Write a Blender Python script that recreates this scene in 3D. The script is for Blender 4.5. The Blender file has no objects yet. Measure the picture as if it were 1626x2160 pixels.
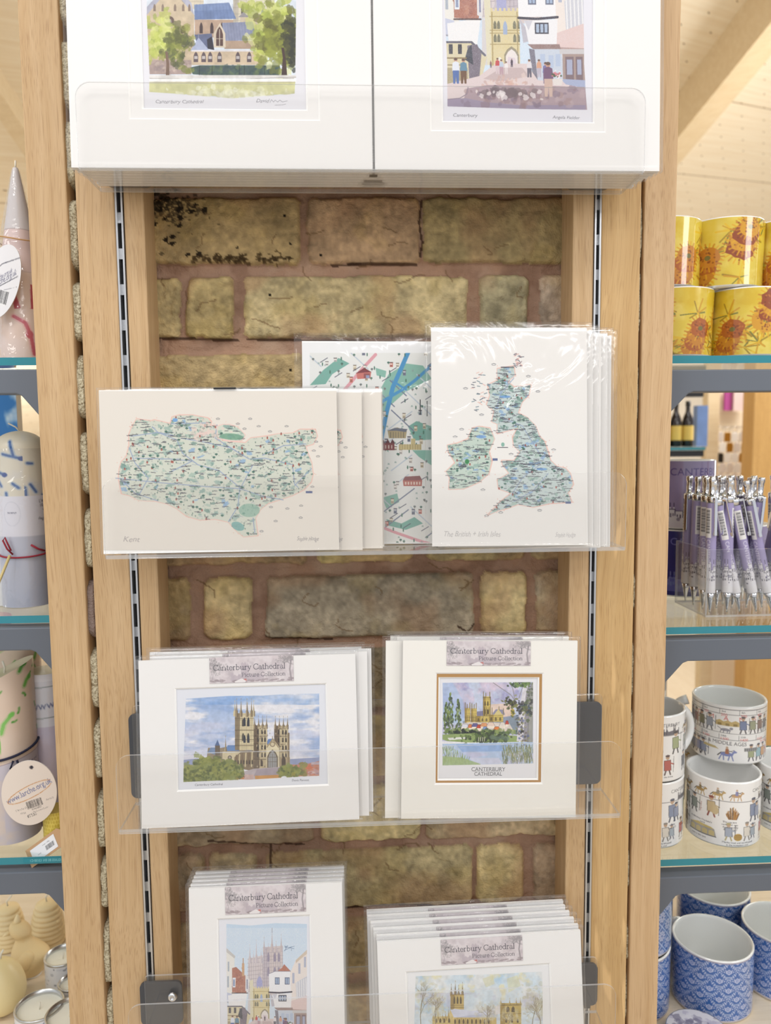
import bpy, bmesh, math, random
import numpy as np
from mathutils import Vector, Matrix

random.seed(7)
RNG = np.random.default_rng(7)
scene = bpy.context.scene
COL = scene.collection
PI = math.pi

# ------------------------------------------------------------------ camera
F = 1600.0
CAM = Vector((0, 0, 1.5))
_ps, _th, _ro = math.radians(-2.644), math.radians(5.209), math.radians(0.588)
_f = Vector((-math.sin(_ps)*math.cos(_th), math.cos(_ps)*math.cos(_th), -math.sin(_th)))
_r0 = Vector((math.cos(_ps), math.sin(_ps), 0)); _u0 = _r0.cross(_f)
CR = math.cos(_ro)*_r0 - math.sin(_ro)*_u0
CU = math.sin(_ro)*_r0 + math.cos(_ro)*_u0
CF = _f


def ray(px, py):
    return CF + CR*((px-813)/F) + CU*((1080-py)/F)


def U(px, py, Y):
    """point of the vertical plane y=Y seen at a photo position"""
    d = ray(px, py)
    return CAM + d*(Y/d.y)


def G(px, py, z):
    """point of the horizontal plane at height z"""
    d = ray(px, py)
    return CAM + d*((z-CAM.z)/d.z)


def HP(px, py, P, n):
    d = ray(px, py)
    return CAM + d*((P-CAM).dot(n)/d.dot(n))


cd = bpy.data.cameras.new('camera')
cam = bpy.data.objects.new('camera', cd); COL.objects.link(cam)
cam.matrix_world = Matrix(((CR.x, CU.x, -CF.x, CAM.x), (CR.y, CU.y, -CF.y, CAM.y), (CR.z, CU.z, -CF.z, CAM.z), (0, 0, 0, 1)))
cd.sensor_fit = 'VERTICAL'; cd.sensor_height = 36.0; cd.lens = F/2160*36
cd.clip_start = 0.02; cd.clip_end = 60
cd.dof.use_dof = True; cd.dof.focus_distance = 0.70; cd.dof.aperture_fstop = 6.3
scene.camera = cam

# ------------------------------------------------------------------ objects


def s2l(c):
    c = np.asarray(c, dtype=float)/255.0
    return np.where(c <= 0.04045, c/12.92, ((c+0.055)/1.055)**2.4)


def lin(*c):
    v = s2l(c)
    return (float(v[0]), float(v[1]), float(v[2]), 1.0)


def thing(name, label, cat, loc=(0, 0, 0), rot=None, group=None):
    o = bpy.data.objects.new(name, None); COL.objects.link(o)
    o.empty_display_size = 0.02
    o.location = loc
    if rot is not None:
        if isinstance(rot, (int, float)):
            o.rotation_euler = (0, 0, rot)
        else:
            o.rotation_euler = rot.to_euler()
    o['label'] = label; o['category'] = cat
    if group: o['group'] = group
    return o


def tag(o, label, cat, group=None, kind=None):
    o['label'] = label; o['category'] = cat
    if group: o['group'] = group
    if kind: o['kind'] = kind
    return o


def link(name, me, mats, parent=None, loc=None, rotz=None):
    o = bpy.data.objects.new(name, me); COL.objects.link(o)
    if not isinstance(mats, (list, tuple)): mats = [mats]
    if len(me.materials) == 0:
        for m in mats: me.materials.append(m)
    if parent is not None: o.parent = parent
    if loc is not None: o.location = loc
    if rotz is not None: o.rotation_euler = (0, 0, rotz)
    return o


def struct(name, me, mats, label=None):
    o = link(name, me, mats); o['kind'] = 'structure'
    if label: o['label'] = label; o['category'] = name.split('_')[0]
    return o


def kids(o):
    return [c for c in bpy.data.objects if c.parent == o]


CHILD = {}


def dup(root, loc=None, rot=None, label=None, group=None, skip=()):
    r = root.copy(); COL.objects.link(r)
    if loc is not None: r.location = loc
    if rot is not None:
        r.rotation_euler = (0, 0, rot) if isinstance(rot, (int, float)) else rot.to_euler()
    if label: r['label'] = label
    if group: r['group'] = group
    for ch in root.children:
        if ch.name.split('.')[0] in skip: continue
        c = ch.copy(); COL.objects.link(c); c.parent = r
        for g in ch.children:
            d = g.copy(); COL.objects.link(d); d.parent = c
    return r


class MB:
    """collects shapes into one mesh"""

    def __init__(s): s.v = []; s.f = []; s.m = []; s.sm = []

    def add(s, verts, faces, mi=0, smooth=False):
        b = len(s.v)
        s.v += [tuple(v) for v in verts]
        s.f += [tuple(b+i for i in f) for f in faces]
        s.m += [mi]*len(faces); s.sm += [smooth]*len(faces)
        return s

    def box(s, a, b, mi=0, M=None):
        x0, y0, z0 = a; x1, y1, z1 = b
        vs = [Vector(p) for p in ((x0, y0, z0), (x1, y0, z0), (x1, y1, z0), (x0, y1, z0), (x0, y0, z1), (x1, y0, z1), (x1, y1, z1), (x0, y1, z1))]
        if M is not None: vs = [M @ v for v in vs]
        return s.add(vs, [(0, 3, 2, 1), (4, 5, 6, 7), (0, 1, 5, 4), (1, 2, 6, 5), (2, 3, 7, 6), (3, 0, 4, 7)], mi)

    def prism(s, poly, axis, t0, t1, mi=0, mside=None):
        """poly: 2d outline in the other two axes, counter clockwise"""
        n = len(poly)
        def P(p, t):
            if axis == 'y': return (p[0], t, p[1])
            if axis == 'x': return (t, p[0], p[1])
            return (p[0], p[1], t)
        vs = [P(p, t0) for p in poly]+[P(p, t1) for p in poly]
        fs = [tuple(range(n)), tuple(range(2*n-1, n-1, -1))]
        s.add(vs, fs, mi)
        b = len(s.v)-2*n
        for i in range(n):
            j = (i+1) % n
            s.f.append((b+i, b+n+i, b+n+j, b+j)); s.m.append(mi if mside is None else mside); s.sm.append(False)
        return s

    def lathe(s, prof, n=48, mi=0, M=None, mis=None, smooth=True):
        vs = []; fs = []
        k = len(prof)
        for i in range(n):
            a = 2*PI*i/n
            for r, z in prof:
                v = Vector((r*math.cos(a), r*math.sin(a), z))
                vs.append(M @ v if M is not None else v)
        b = len(s.v)
        s.v += [tuple(v) for v in vs]
        for i in range(n):
            j = (i+1) % n
            for q in range(k-1):
                s.f.append((b+i*k+q, b+j*k+q, b+j*k+q+1, b+i*k+q+1))
                s.m.append(mi if mis is None else mis[q]); s.sm.append(smooth)
        return s

    def tube(s, pts, r, n=8, mi=0, closed=False):
        pts = [Vector(p) for p in pts]; k = len(pts)
        rs = r if isinstance(r, (list, tuple)) else [r]*k
        vs = []; up = Vector((0.123, 0.37, 0.92)).normalized()
        for i, p in enumerate(pts):
            if closed: t = pts[(i+1) % k]-pts[i-1]
            else: t = pts[min(i+1, k-1)]-pts[max(i-1, 0)]
            t.normalize()
            a = t.cross(up)
            if a.length < 1e-4: a = t.cross(Vector((1, 0, 0)))
            a.normalize(); b_ = t.cross(a)
            for q in range(n):
                an = 2*PI*q/n
                vs.append(p+(a*math.cos(an)+b_*math.sin(an))*rs[i])
        fs = []
        for i in range(k if closed else k-1):
            i2 = (i+1) % k
            for q in range(n):
                fs.append((i*n+q, i*n+(q+1) % n, i2*n+(q+1) % n, i2*n+q))
        if not closed:
            fs.append(tuple(range(n-1, -1, -1))); fs.append(tuple((k-1)*n+q for q in range(n)))
        return s.add(vs, fs, mi, True)

    def mesh(s, name='m', bevel=0.0, seg=2):
        me = bpy.data.meshes.new(name)
        me.from_pydata(s.v, [], s.f)
        me.polygons.foreach_set('material_index', s.m)
        me.polygons.foreach_set('use_smooth', s.sm)
        bm = bmesh.new(); bm.from_mesh(me)
        bmesh.ops.recalc_face_normals(bm, faces=bm.faces)
        if bevel > 0:
            ed = [e for e in bm.edges if len(e.link_faces) == 2 and e.calc_face_angle() > 0.6]
            bmesh.ops.bevel(bm, geom=ed, offset=bevel, segments=seg, affect='EDGES', profile=0.5)
        bm.to_mesh(me); bm.free()
        me.update()
        return me

    def build(s, name, mats, parent=None, bevel=0.0, seg=2, loc=None, rotz=None):
        return link(name, s.mesh(name, bevel, seg), mats, parent, loc, rotz)


def rrect(x0, z0, x1, z1, r, n=6, which=(1, 1, 1, 1)):
    """rounded rectangle outline, ccw from bottom left; which = bl, br, tr, tl"""
    out = []
    for (cx, cz, a0, w, px, pz) in ((x0+r, z0+r, PI, which[0], x0, z0), (x1-r, z0+r, 1.5*PI, which[1], x1, z0), (x1-r, z1-r, 0, which[2], x1, z1), (x0+r, z1-r, .5*PI, which[3], x0, z1)):
        if w:
            for i in range(n+1):
                a = a0+.5*PI*i/n
                out.append((cx+r*math.cos(a), cz+r*math.sin(a)))
        else: out.append((px, pz))
    return out


def grid_mesh(name, P, cols=None, smooth=True, flip=False, wrap=False):
    """P: array (H,W,3) of positions, cols: (H,W,3) linear colours"""
    H, W = P.shape[:2]
    me = bpy.data.meshes.new(name)
    me.vertices.add(H*W)
    me.vertices.foreach_set('co', np.ascontiguousarray(P, dtype=np.float32).ravel())
    idx = np.arange(H*W).reshape(H, W)
    if wrap: idx = np.concatenate([idx, idx[:, :1]], axis=1)
    a, b, c, d = idx[:-1, :-1], idx[:-1, 1:], idx[1:, 1:], idx[1:, :-1]
    q = np.stack([a, d, c, b] if not flip else [a, b, c, d], axis=-1).reshape(-1, 4)
    n = len(q)
    me.loops.add(n*4); me.loops.foreach_set('vertex_index', q.ravel().astype(np.int32))
    me.polygons.add(n)
    me.polygons.foreach_set('loop_start', np.arange(0, n*4, 4, dtype=np.int32))
    me.polygons.foreach_set('use_smooth', np.full(n, smooth))
    me.update(calc_edges=True)
    if cols is not None:
        at = me.color_attributes.new('Col', 'FLOAT_COLOR', 'POINT')
        cc = np.ones((H*W, 4), dtype=np.float32); cc[:, :3] = cols.reshape(-1, 3)
        at.data.foreach_set('color', cc.ravel())
    return me


# ------------------------------------------------------------------ noise + raster painter


def vnoise(h, w, cell, seed=0, ax=1.0):
    r = np.random.default_rng(seed)
    gy, gx = int(h/cell)+3, int(w/(cell*ax))+3
    g = r.random((gy, gx))
    y = np.arange(h)/cell; x = np.arange(w)/(cell*ax)
    iy, ix = y.astype(int), x.astype(int); fy, fx = y-iy, x-ix
    fy = fy*fy*(3-2*fy); fx = fx*fx*(3-2*fx)
    fy = fy[:, None]; fx = fx[None, :]
    A = g[np.ix_(iy, ix)]; B = g[np.ix_(iy, ix+1)]; C = g[np.ix_(iy+1, ix)]; D = g[np.ix_(iy+1, ix+1)]
    return (A*(1-fx)+B*fx)*(1-fy)+(C*(1-fx)+D*fx)*fy


def fbm(h, w, cell, seed=0, oct=4, ax=1.0):
    t = np.zeros((h, w)); a = 1.0; tot = 0
    for o in range(oct):
        t += a*vnoise(h, w, max(cell/2**o, 1.01), seed+o*17, ax); tot += a; a *= .55
    return t/tot


_tc = {}


def text_tris(s):
    if s in _tc: return _tc[s]
    cu = bpy.data.curves.new('t', 'FONT'); cu.body = s; cu.size = 1.0; cu.resolution_u = 4
    ob = bpy.data.objects.new('t', cu); COL.objects.link(ob)
    dg = bpy.context.evaluated_depsgraph_get(); dg.update()
    me = ob.evaluated_get(dg).to_mesh(); me.calc_loop_triangles()
    v = np.array([(p.co.x, p.co.y) for p in me.vertices]); t = np.array([list(l.vertices) for l in me.loop_triangles])
    ob.evaluated_get(dg).to_mesh_clear()
    bpy.data.objects.remove(ob); bpy.data.curves.remove(cu)
    _tc[s] = (v, t)
    return _tc[s]


# a small serif alphabet: strokes (points, width factor); x-height .45, cap .68
def _arc(cx, cy, rx, ry, a0, a1, n=14):
    return [(cx+rx*math.cos(math.radians(a0+(a1-a0)*i/n)), cy+ry*math.sin(math.radians(a0+(a1-a0)*i/n))) for i in range(n+1)]


T_, K_ = .035, .075
SERIF = {
    'C': (.66, [(_arc(.36, .34, .30, .34, 40, 320), K_*.85), ([(.60, .68), (.60, .50)], T_), ([(.61, .15), (.60, .06)], T_)]),
    'P': (.58, [([(.14, .01), (.14, .67)], K_), ([(.04, .01), (.26, .01)], T_), ([(.04, .67), (.30, .67)], T_), (_arc(.28, .49, .22, .18, 90, -90), K_*.8), ([(.14, .31), (.28, .31)], T_)]),
    'a': (.43, [([(.32, .32), (.32, .06), (.42, .02)], K_*.9), (_arc(.20, .33, .12, .11, 0, 170), T_*1.5), (_arc(.18, .13, .14, .12, 80, 360), K_*.7)]),
    'n': (.55, [([(.11, .01), (.11, .43)], K_), ([(.02, .01), (.21, .01)], T_), ([(.02, .42), (.11, .43)], T_), (_arc(.26, .31, .15, .13, 170, 0), K_*.6), ([(.41, .31), (.41, .01)], K_), ([(.32, .01), (.51, .01)], T_)]),
    't': (.34, [([(.14, .57), (.14, .10), (.20, .02), (.30, .04)], K_*.9), ([(.03, .42), (.30, .42)], T_)]),
    'e': (.44, [(_arc(.22, .22, .18, .22, 0, 325), K_*.8), ([(.05, .24), (.40, .24)], T_)]),
    'r': (.38, [([(.11, .01), (.11, .43)], K_), ([(.02, .01), (.23, .01)], T_), ([(.02, .42), (.11, .43)], T_), (_arc(.24, .30, .13, .13, 170, 50), K_*.8)]),
    'b': (.51, [([(.11, .02), (.11, .70)], K_), ([(.01, .69), (.11, .70)], T_), (_arc(.25, .22, .19, .21, 150, -150), K_*.8)]),
    'd': (.52, [([(.40, .02), (.40, .70)], K_), ([(.30, .69), (.40, .70)], T_), ([(.40, .02), (.50, .03)], T_), (_arc(.24, .22, .19, .21, 30, 330), K_*.8)]),
    'u': (.55, [([(.12, .43), (.12, .14)], K_), (_arc(.25, .14, .13, .12, 180, 330), K_*.6), ([(.41, .43), (.41, .02), (.52, .02)], K_), ([(.02, .42), (.12, .42)], T_), ([(.31, .42), (.41, .42)], T_)]),
    'y': (.48, [([(.08, .43), (.26, .05)], K_*.9), ([(.42, .43), (.22, -.08), (.12, -.20), (.04, -.18)], T_*1.4), ([(.01, .43), (.19, .43)], T_), ([(.33, .43), (.49, .43)], T_)]),
    'h': (.55, [([(.11, .01), (.11, .70)], K_), ([(.02, .01), (.21, .01)], T_), ([(.01, .69), (.11, .70)], T_), (_arc(.26, .31, .15, .13, 170, 0), K_*.6), ([(.41, .31), (.41, .01)], K_), ([(.32, .01), (.51, .01)], T_)]),
    'l': (.27, [([(.13, .01), (.13, .70)], K_), ([(.03, .01), (.23, .01)], T_), ([(.02, .69), (.13, .70)], T_)]),
    'i': (.27, [([(.13, .01), (.13, .43)], K_), ([(.03, .01), (.23, .01)], T_), ([(.03, .42), (.13, .43)], T_), ([(.12, .60), (.13, .60)], K_*1.2)]),
    'c': (.41, [(_arc(.22, .22, .18, .21, 50, 320), K_*.8), ([(.34, .38), (.35, .37)], K_*.9)]),
    'o': (.49, [(_arc(.24, .22, .20, .21, 0, 360, 20), K_*.75)]),
    ' ': (.24, []),
}


class Ras:
    def __init__(s, x0, y0, x1, y1, res, bg, ss=2):
        s.x0, s.y0, s.x1, s.y1 = x0, y0, x1, y1
        s.ss = ss; s.k = res*ss
        s.W = max(2, int(round((x1-x0)*res)))*ss; s.H = max(2, int(round((y1-y0)*res)))*ss
        s.kx = s.W/(x1-x0); s.ky = s.H/(y1-y0)
        s.a = np.empty((s.H, s.W, 3)); s.a[:] = bg
        s.tf = None      # optional transform of input points
        s.clip = None

    def T(s, p):
        p = np.asarray(p, dtype=float).reshape(-1, 2)
        if s.tf is not None: p = s.tf(p)
        return np.stack([(p[:, 0]-s.x0)*s.kx, (p[:, 1]-s.y0)*s.ky], axis=1)

    def _put(s, xa, ya, m, c, al):
        sub = s.a[ya:ya+m.shape[0], xa:xa+m.shape[1]]
        if s.clip is not None: m = m & s.clip[ya:ya+m.shape[0], xa:xa+m.shape[1]]
        c = np.asarray(c, dtype=float)
        if al >= 1: sub[m] = c
        else: sub[m] = sub[m]*(1-al)+c*al

    def _bb(s, q, pad=0):
        xa = max(0, int(math.floor(q[:, 0].min()-pad))); xb = min(s.W, int(math.ceil(q[:, 0].max()+pad))+1)
        ya = max(0, int(math.floor(q[:, 1].min()-pad))); yb = min(s.H, int(math.ceil(q[:, 1].max()+pad))+1)
        return xa, ya, xb, yb

    def pmask(s, q):
        xa, ya, xb, yb = s._bb(q)
        if xb <= xa or yb <= ya: return None
        X = (np.arange(xa, xb)+.5)[None, :]; Y = (np.arange(ya, yb)+.5)[:, None]
        m = np.zeros((yb-ya, xb-xa), bool)
        n = len(q)
        for i in range(n):
            ax, ay = q[i]; bx, by = q[(i+1) % n]
            if ay == by: continue
            c = (Y < ay) != (Y < by)
            xi = ax+(Y-ay)*(bx-ax)/(by-ay)
            m ^= c & (X < xi)
        return xa, ya, m

    def poly(s, pts, c, al=1.0, jit=0):
        q = s.T(pts)
        if jit: q = q+RNG.normal(0, jit*s.k, q.shape)
        r = s.pmask(q)
        if r: s._put(r[0], r[1], r[2], c, al)

    def rect(s, x0, y0, x1, y1, c, al=1.0):
        s.poly([(x0, y0), (x1, y0), (x1, y1), (x0, y1)], c, al)

    def set_clip(s, pts):
        if pts is None: s.clip = None; return
        r = s.pmask(s.T(pts)); m = np.zeros((s.H, s.W), bool)
        m[r[1]:r[1]+r[2].shape[0], r[0]:r[0]+r[2].shape[1]] = r[2]
        s.clip = m

    def line(s, pts, w, c, al=1.0):
        q = s.T(pts); hw = max(w*s.k/2, .5)
        if s.tf is not None and hasattr(s, 'tfs'): hw = max(w*s.tfs*s.k/2, .5)
        xa, ya, xb, yb = s._bb(q, hw+1)
        if xb <= xa or yb <= ya: return
        m = np.zeros((yb-ya, xb-xa), bool)
        for i in range(len(q)-1):
            x0, y0, x1, y1 = s._bb(q[i:i+2], hw+1)
            if x1 <= x0 or y1 <= y0: continue
            X = (np.arange(x0, x1)+.5)[None, :]; Y = (np.arange(y0, y1)+.5)[:, None]
            d = q[i+1]-q[i]; L = d.dot(d)+1e-9
            t = np.clip(((X-q[i][0])*d[0]+(Y-q[i][1])*d[1])/L, 0, 1)
            D = (X-q[i][0]-t*d[0])**2+(Y-q[i][1]-t*d[1])**2
            m[y0-ya:y1-ya, x0-xa:x1-xa] |= D <= hw*hw
        s._put(xa, ya, m, c, al)

    def disc(s, x, y, rx, ry, c, al=1.0, rot=0.0, wob=0.0, seed=None):
        n = 18; a = np.linspace(0, 2*PI, n, endpoint=False)
        rr = 1+(RNG.normal(0, wob, n) if wob else 0)
        px, py = rx*np.cos(a)*rr, ry*np.sin(a)*rr
        cr, sr = math.cos(rot), math.sin(rot)
        s.poly(np.stack([x+px*cr-py*sr, y+px*sr+py*cr], 1), c, al)

    def text(s, st, x, y, size, c, anchor='l', rot=0.0, slant=0.0, al=1.0, jit=0.0, sx=1.0, spacing=1.0, mirror=False):
        """baseline at (x, y); size = em in units"""
        v, t = text_tris(st)
        if len(t) == 0: return
        v = v.copy()*size
        v[:, 0] *= sx
        w = v[:, 0].max()
        if anchor == 'c': v[:, 0] -= w/2
        if anchor == 'r': v[:, 0] -= w
        if mirror: v[:, 0] *= -1
        v[:, 0] += v[:, 1]*slant
        if jit: v[:, 1] += np.sin(v[:, 0]/size*5)*jit*size
        cr, sr = math.cos(rot), math.sin(rot)
        p = np.stack([x+v[:, 0]*cr+v[:, 1]*sr, y+v[:, 0]*sr-v[:, 1]*cr], 1)
        for tri in t: s.poly(p[tri], c, al)

    def serif(s, st, x, y, size, c, anchor='l', al=1.0, rot=0.0):
        w = sum(SERIF[ch][0] for ch in st)*size
        if anchor == 'r': x0 = -w
        elif anchor == 'c': x0 = -w/2
        else: x0 = 0
        cr, sr = math.cos(rot), math.sin(rot)
        for ch in st:
            adv, strokes = SERIF[ch]
            for pts, wd in strokes:
                pp = [(x0+a*size, b*size) for a, b in pts]
                s.line([(x+a*cr+b*sr, y+a*sr-b*cr) for a, b in pp], wd*size, c, al)
            x0 += adv*size

    def grain(s, amp, cell, seed=1, oct=4, x=None, mono=True):
        n = fbm(s.H, s.W, cell*s.k, seed, oct)-.5
        m = (1+amp*2*n)[:, :, None]
        g = np.clip(s.a*m, 0, 255)
        s.a = g if s.clip is None else np.where(s.clip[:, :, None], g, s.a)

    def wash(s, c, cell, thr, soft, seed, al=1.0, yr=None, ax=1.0):
        """cloudy wash of a colour where noise exceeds a threshold"""
        n = fbm(s.H, s.W, cell*s.k, seed, 4, ax)
        m = np.clip((n-thr)/soft, 0, 1)*al
        if yr is not None:
            yy = (np.arange(s.H)/s.ky+s.y0)[:, None]
            m = m*((yy >= yr[0]) & (yy <= yr[1]))
        if s.clip is not None: m = m*s.clip
        m = m[:, :, None]
        s.a = s.a*(1-m)+np.asarray(c, float)*m

    def out(s, gain=1.0):
        q = s.ss
        a = s.a.reshape(s.H//q, q, s.W//q, q, 3).mean((1, 3))
        return s2l(np.clip(a, 0, 255))*gain
# ------------------------------------------------------------------ materials


def nt(name):
    m = bpy.data.materials.new(name); m.use_nodes = True
    t = m.node_tree; t.nodes.clear()
    o = t.nodes.new('ShaderNodeOutputMaterial')
    return m, t, o


def N(t, kind, **kw):
    n = t.nodes.new(kind)
    for k, v in kw.items():
        if k in n.inputs: n.inputs[k].default_value = v
        else: setattr(n, k, v)
    return n


def L(t, a, b): t.links.new(a, b)


def mat(name, col, rough=.5, metal=0.0, spec=.5, coat=0.0, bump=None, sss=0.0, vary=0.0):
    m, t, o = nt(name)
    b = N(t, 'ShaderNodeBsdfPrincipled')
    b.inputs['Base Color'].default_value = col; b.inputs['Roughness'].default_value = rough
    b.inputs['Metallic'].default_value = metal; b.inputs['Specular IOR Level'].default_value = spec
    b.inputs['Coat Weight'].default_value = coat; b.inputs['Coat Roughness'].default_value = .05
    if sss:
        b.inputs['Subsurface Weight'].default_value = sss; b.inputs['Subsurface Radius'].default_value = (.01, .006, .004); b.inputs['Subsurface Scale'].default_value = 1.0
    tc = N(t, 'ShaderNodeTexCoord')
    if vary:
        n = N(t, 'ShaderNodeTexNoise', Scale=14.0, Detail=4.0)
        L(t, tc.outputs['Object'], n.inputs['Vector'])
        mx = N(t, 'ShaderNodeMix', data_type='RGBA', blend_type='MULTIPLY'); mx.inputs[0].default_value = 1
        mr = N(t, 'ShaderNodeMapRange'); mr.inputs['To Min'].default_value = 1-vary; mr.inputs['To Max'].default_value = 1+vary
        L(t, n.outputs['Fac'], mr.inputs['Value'])
        mx.inputs[6].default_value = col; L(t, mr.outputs[0], mx.inputs[7]); L(t, mx.outputs[2], b.inputs['Base Color'])
    if bump:
        n = N(t, 'ShaderNodeTexNoise', Scale=bump[0], Detail=4.0)
        L(t, tc.outputs['Object'], n.inputs['Vector'])
        bp = N(t, 'ShaderNodeBump', Strength=bump[1], Distance=bump[2] if len(bump) > 2 else .001)
        L(t, n.outputs['Fac'], bp.inputs['Height']); L(t, bp.outputs[0], b.inputs['Normal'])
    L(t, b.outputs[0], o.inputs[0])
    return m


def mat_printed(name, rough=.55, spec=.4, coat=0.0, sss=0.0, bump=None):
    """surface whose print comes from its painted colour attribute"""
    m = mat(name, (1, 1, 1, 1), rough, 0, spec, coat, bump, sss)
    t = m.node_tree
    b = [n for n in t.nodes if n.type == 'BSDF_PRINCIPLED'][0]
    a = N(t, 'ShaderNodeAttribute', attribute_name='Col')
    L(t, a.outputs['Color'], b.inputs['Base Color'])
    return m


def mat_oak(name, c1, c2, pore, axis='z', scale=1.0, rough=.5, flecks=0.0):
    m, t, o = nt(name)
    tc = N(t, 'ShaderNodeTexCoord')
    oi = N(t, 'ShaderNodeObjectInfo')
    mp = N(t, 'ShaderNodeMapping')
    sc = {'z': (130, 130, 2.0), 'x': (2.0, 130, 130), 'y': (130, 2.0, 130)}[axis]
    mp.inputs['Scale'].default_value = [v*scale for v in sc]
    add = N(t, 'ShaderNodeVectorMath', operation='ADD')
    mul = N(t, 'ShaderNodeVectorMath', operation='SCALE'); mul.inputs['Scale'].default_value = 7.0
    cb = N(t, 'ShaderNodeCombineXYZ')
    for i in range(3): L(t, oi.outputs['Random'], cb.inputs[i])
    L(t, cb.outputs[0], mul.inputs[0])
    L(t, tc.outputs['Object'], add.inputs[0]); L(t, mul.outputs[0], add.inputs[1])
    # slow wander so that the grain is not ruler straight
    wn = N(t, 'ShaderNodeTexNoise', Scale=3.0, Detail=2.0)
    L(t, add.outputs[0], wn.inputs['Vector'])
    wsc = N(t, 'ShaderNodeVectorMath', operation='SCALE'); wsc.inputs['Scale'].default_value = .03
    L(t, wn.outputs['Color'], wsc.inputs[0])
    add2 = N(t, 'ShaderNodeVectorMath', operation='ADD')
    L(t, add.outputs[0], add2.inputs[0]); L(t, wsc.outputs[0], add2.inputs[1])
    L(t, add2.outputs[0], mp.inputs['Vector'])
    n1 = N(t, 'ShaderNodeTexNoise', Scale=1.0, Detail=5.0, Roughness=.6)
    L(t, mp.outputs[0], n1.inputs['Vector'])
    r1 = N(t, 'ShaderNodeValToRGB')
    r1.color_ramp.elements[0].position = .28; r1.color_ramp.elements[0].color = c2
    r1.color_ramp.elements[1].position = .72; r1.color_ramp.elements[1].color = c1
    L(t, n1.outputs['Fac'], r1.inputs['Fac'])
    # pores: short dark dashes along the grain
    mp2 = N(t, 'ShaderNodeMapping')
    mp2.inputs['Scale'].default_value = [v*(11 if v > 30 else 9)*scale for v in sc]
    L(t, add2.outputs[0], mp2.inputs['Vector'])
    n2 = N(t, 'ShaderNodeTexNoise', Scale=1.0, Detail=1.0)
    L(t, mp2.outputs[0], n2.inputs['Vector'])
    r2 = N(t, 'ShaderNodeMapRange'); r2.inputs['From Min'].default_value = .53; r2.inputs['From Max'].default_value = .72
    r2.inputs['To Max'].default_value = .45
    L(t, n2.outputs['Fac'], r2.inputs['Value'])
    mx = N(t, 'ShaderNodeMix', data_type='RGBA')
    L(t, r2.outputs[0], mx.inputs[0]); L(t, r1.outputs[0], mx.inputs[6]); mx.inputs[7].default_value = pore
    last = mx.outputs[2]
    if flecks:
        mp3 = N(t, 'ShaderNodeMapping'); mp3.inputs['Scale'].default_value = [100*scale if v > 30 else 13*scale for v in sc]
        mp3.inputs['Rotation'].default_value = (0, .12, 0)
        L(t, add2.outputs[0], mp3.inputs['Vector'])
        n3 = N(t, 'ShaderNodeTexNoise', Scale=1.0, Detail=0.0); L(t, mp3.outputs[0], n3.inputs['Vector'])
        r3 = N(t, 'ShaderNodeMapRange'); r3.inputs['From Min'].default_value = .70; r3.inputs['From Max'].default_value = .76; r3.inputs['To Max'].default_value = flecks
        L(t, n3.outputs['Fac'], r3.inputs['Value'])
        mx3 = N(t, 'ShaderNodeMix', data_type='RGBA'); L(t, r3.outputs[0], mx3.inputs[0]); L(t, last, mx3.inputs[6])
        mx3.inputs[7].default_value = tuple(min(1, v*1.35) for v in c1[:3])+(1,)
        last = mx3.outputs[2]
    b = N(t, 'ShaderNodeBsdfPrincipled', Roughness=rough); b.inputs['Specular IOR Level'].default_value = .35
    L(t, last, b.inputs['Base Color'])
    bp = N(t, 'ShaderNodeBump', Strength=.25, Distance=.0006)
    L(t, n2.outputs['Fac'], bp.inputs['Height']); L(t, bp.outputs[0], b.inputs['Normal'])
    L(t, b.outputs[0], o.inputs[0])
    return m


def mat_clear(name, tint=(.97, .97, .97, 1), ior=1.49, rough=.03, gloss=1.0, haze=0.0, bump=None, hcol=(.9, .9, .9, 1)):
    """thin clear plastic or glass sheet: see-through with a fresnel shine"""
    m, t, o = nt(name)
    tr = N(t, 'ShaderNodeBsdfTransparent', Color=tint)
    gl = N(t, 'ShaderNodeBsdfGlossy', Color=(1, 1, 1, 1), Roughness=rough)
    fr = N(t, 'ShaderNodeFresnel', IOR=ior)
    geo = N(t, 'ShaderNodeNewGeometry')
    if bump:
        tc = N(t, 'ShaderNodeTexCoord')
        n = N(t, 'ShaderNodeTexNoise', Scale=bump[0], Detail=3.0, Distortion=bump[2] if len(bump) > 2 else 1.0)
        L(t, tc.outputs['Object'], n.inputs['Vector'])
        bp = N(t, 'ShaderNodeBump', Strength=bump[1], Distance=.004)
        L(t, n.outputs['Fac'], bp.inputs['Height'])
        L(t, bp.outputs[0], gl.inputs['Normal']); L(t, bp.outputs[0], fr.inputs['Normal'])
    mu = N(t, 'ShaderNodeMath', operation='MULTIPLY'); mu.inputs[1].default_value = gloss
    L(t, fr.outputs[0], mu.inputs[0])
    # the fresnel node gives full reflection from the back of a sheet: limit it
    mn = N(t, 'ShaderNodeMath', operation='MINIMUM'); mn.inputs[1].default_value = .85
    L(t, mu.outputs[0], mn.inputs[0])
    bf = N(t, 'ShaderNodeMix', data_type='FLOAT')
    L(t, geo.outputs['Backfacing'], bf.inputs[0]); L(t, mn.outputs[0], bf.inputs[2]); bf.inputs[3].default_value = .02
    ms = N(t, 'ShaderNodeMixShader')
    L(t, bf.outputs[0], ms.inputs[0]); L(t, tr.outputs[0], ms.inputs[1]); L(t, gl.outputs[0], ms.inputs[2])
    last = ms
    if haze:
        df = N(t, 'ShaderNodeBsdfDiffuse', Color=hcol)
        m2 = N(t, 'ShaderNodeMixShader'); m2.inputs[0].default_value = haze
        L(t, ms.outputs[0], m2.inputs[1]); L(t, df.outputs[0], m2.inputs[2]); last = m2
    L(t, last.outputs[0], o.inputs[0])
    return m


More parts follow.
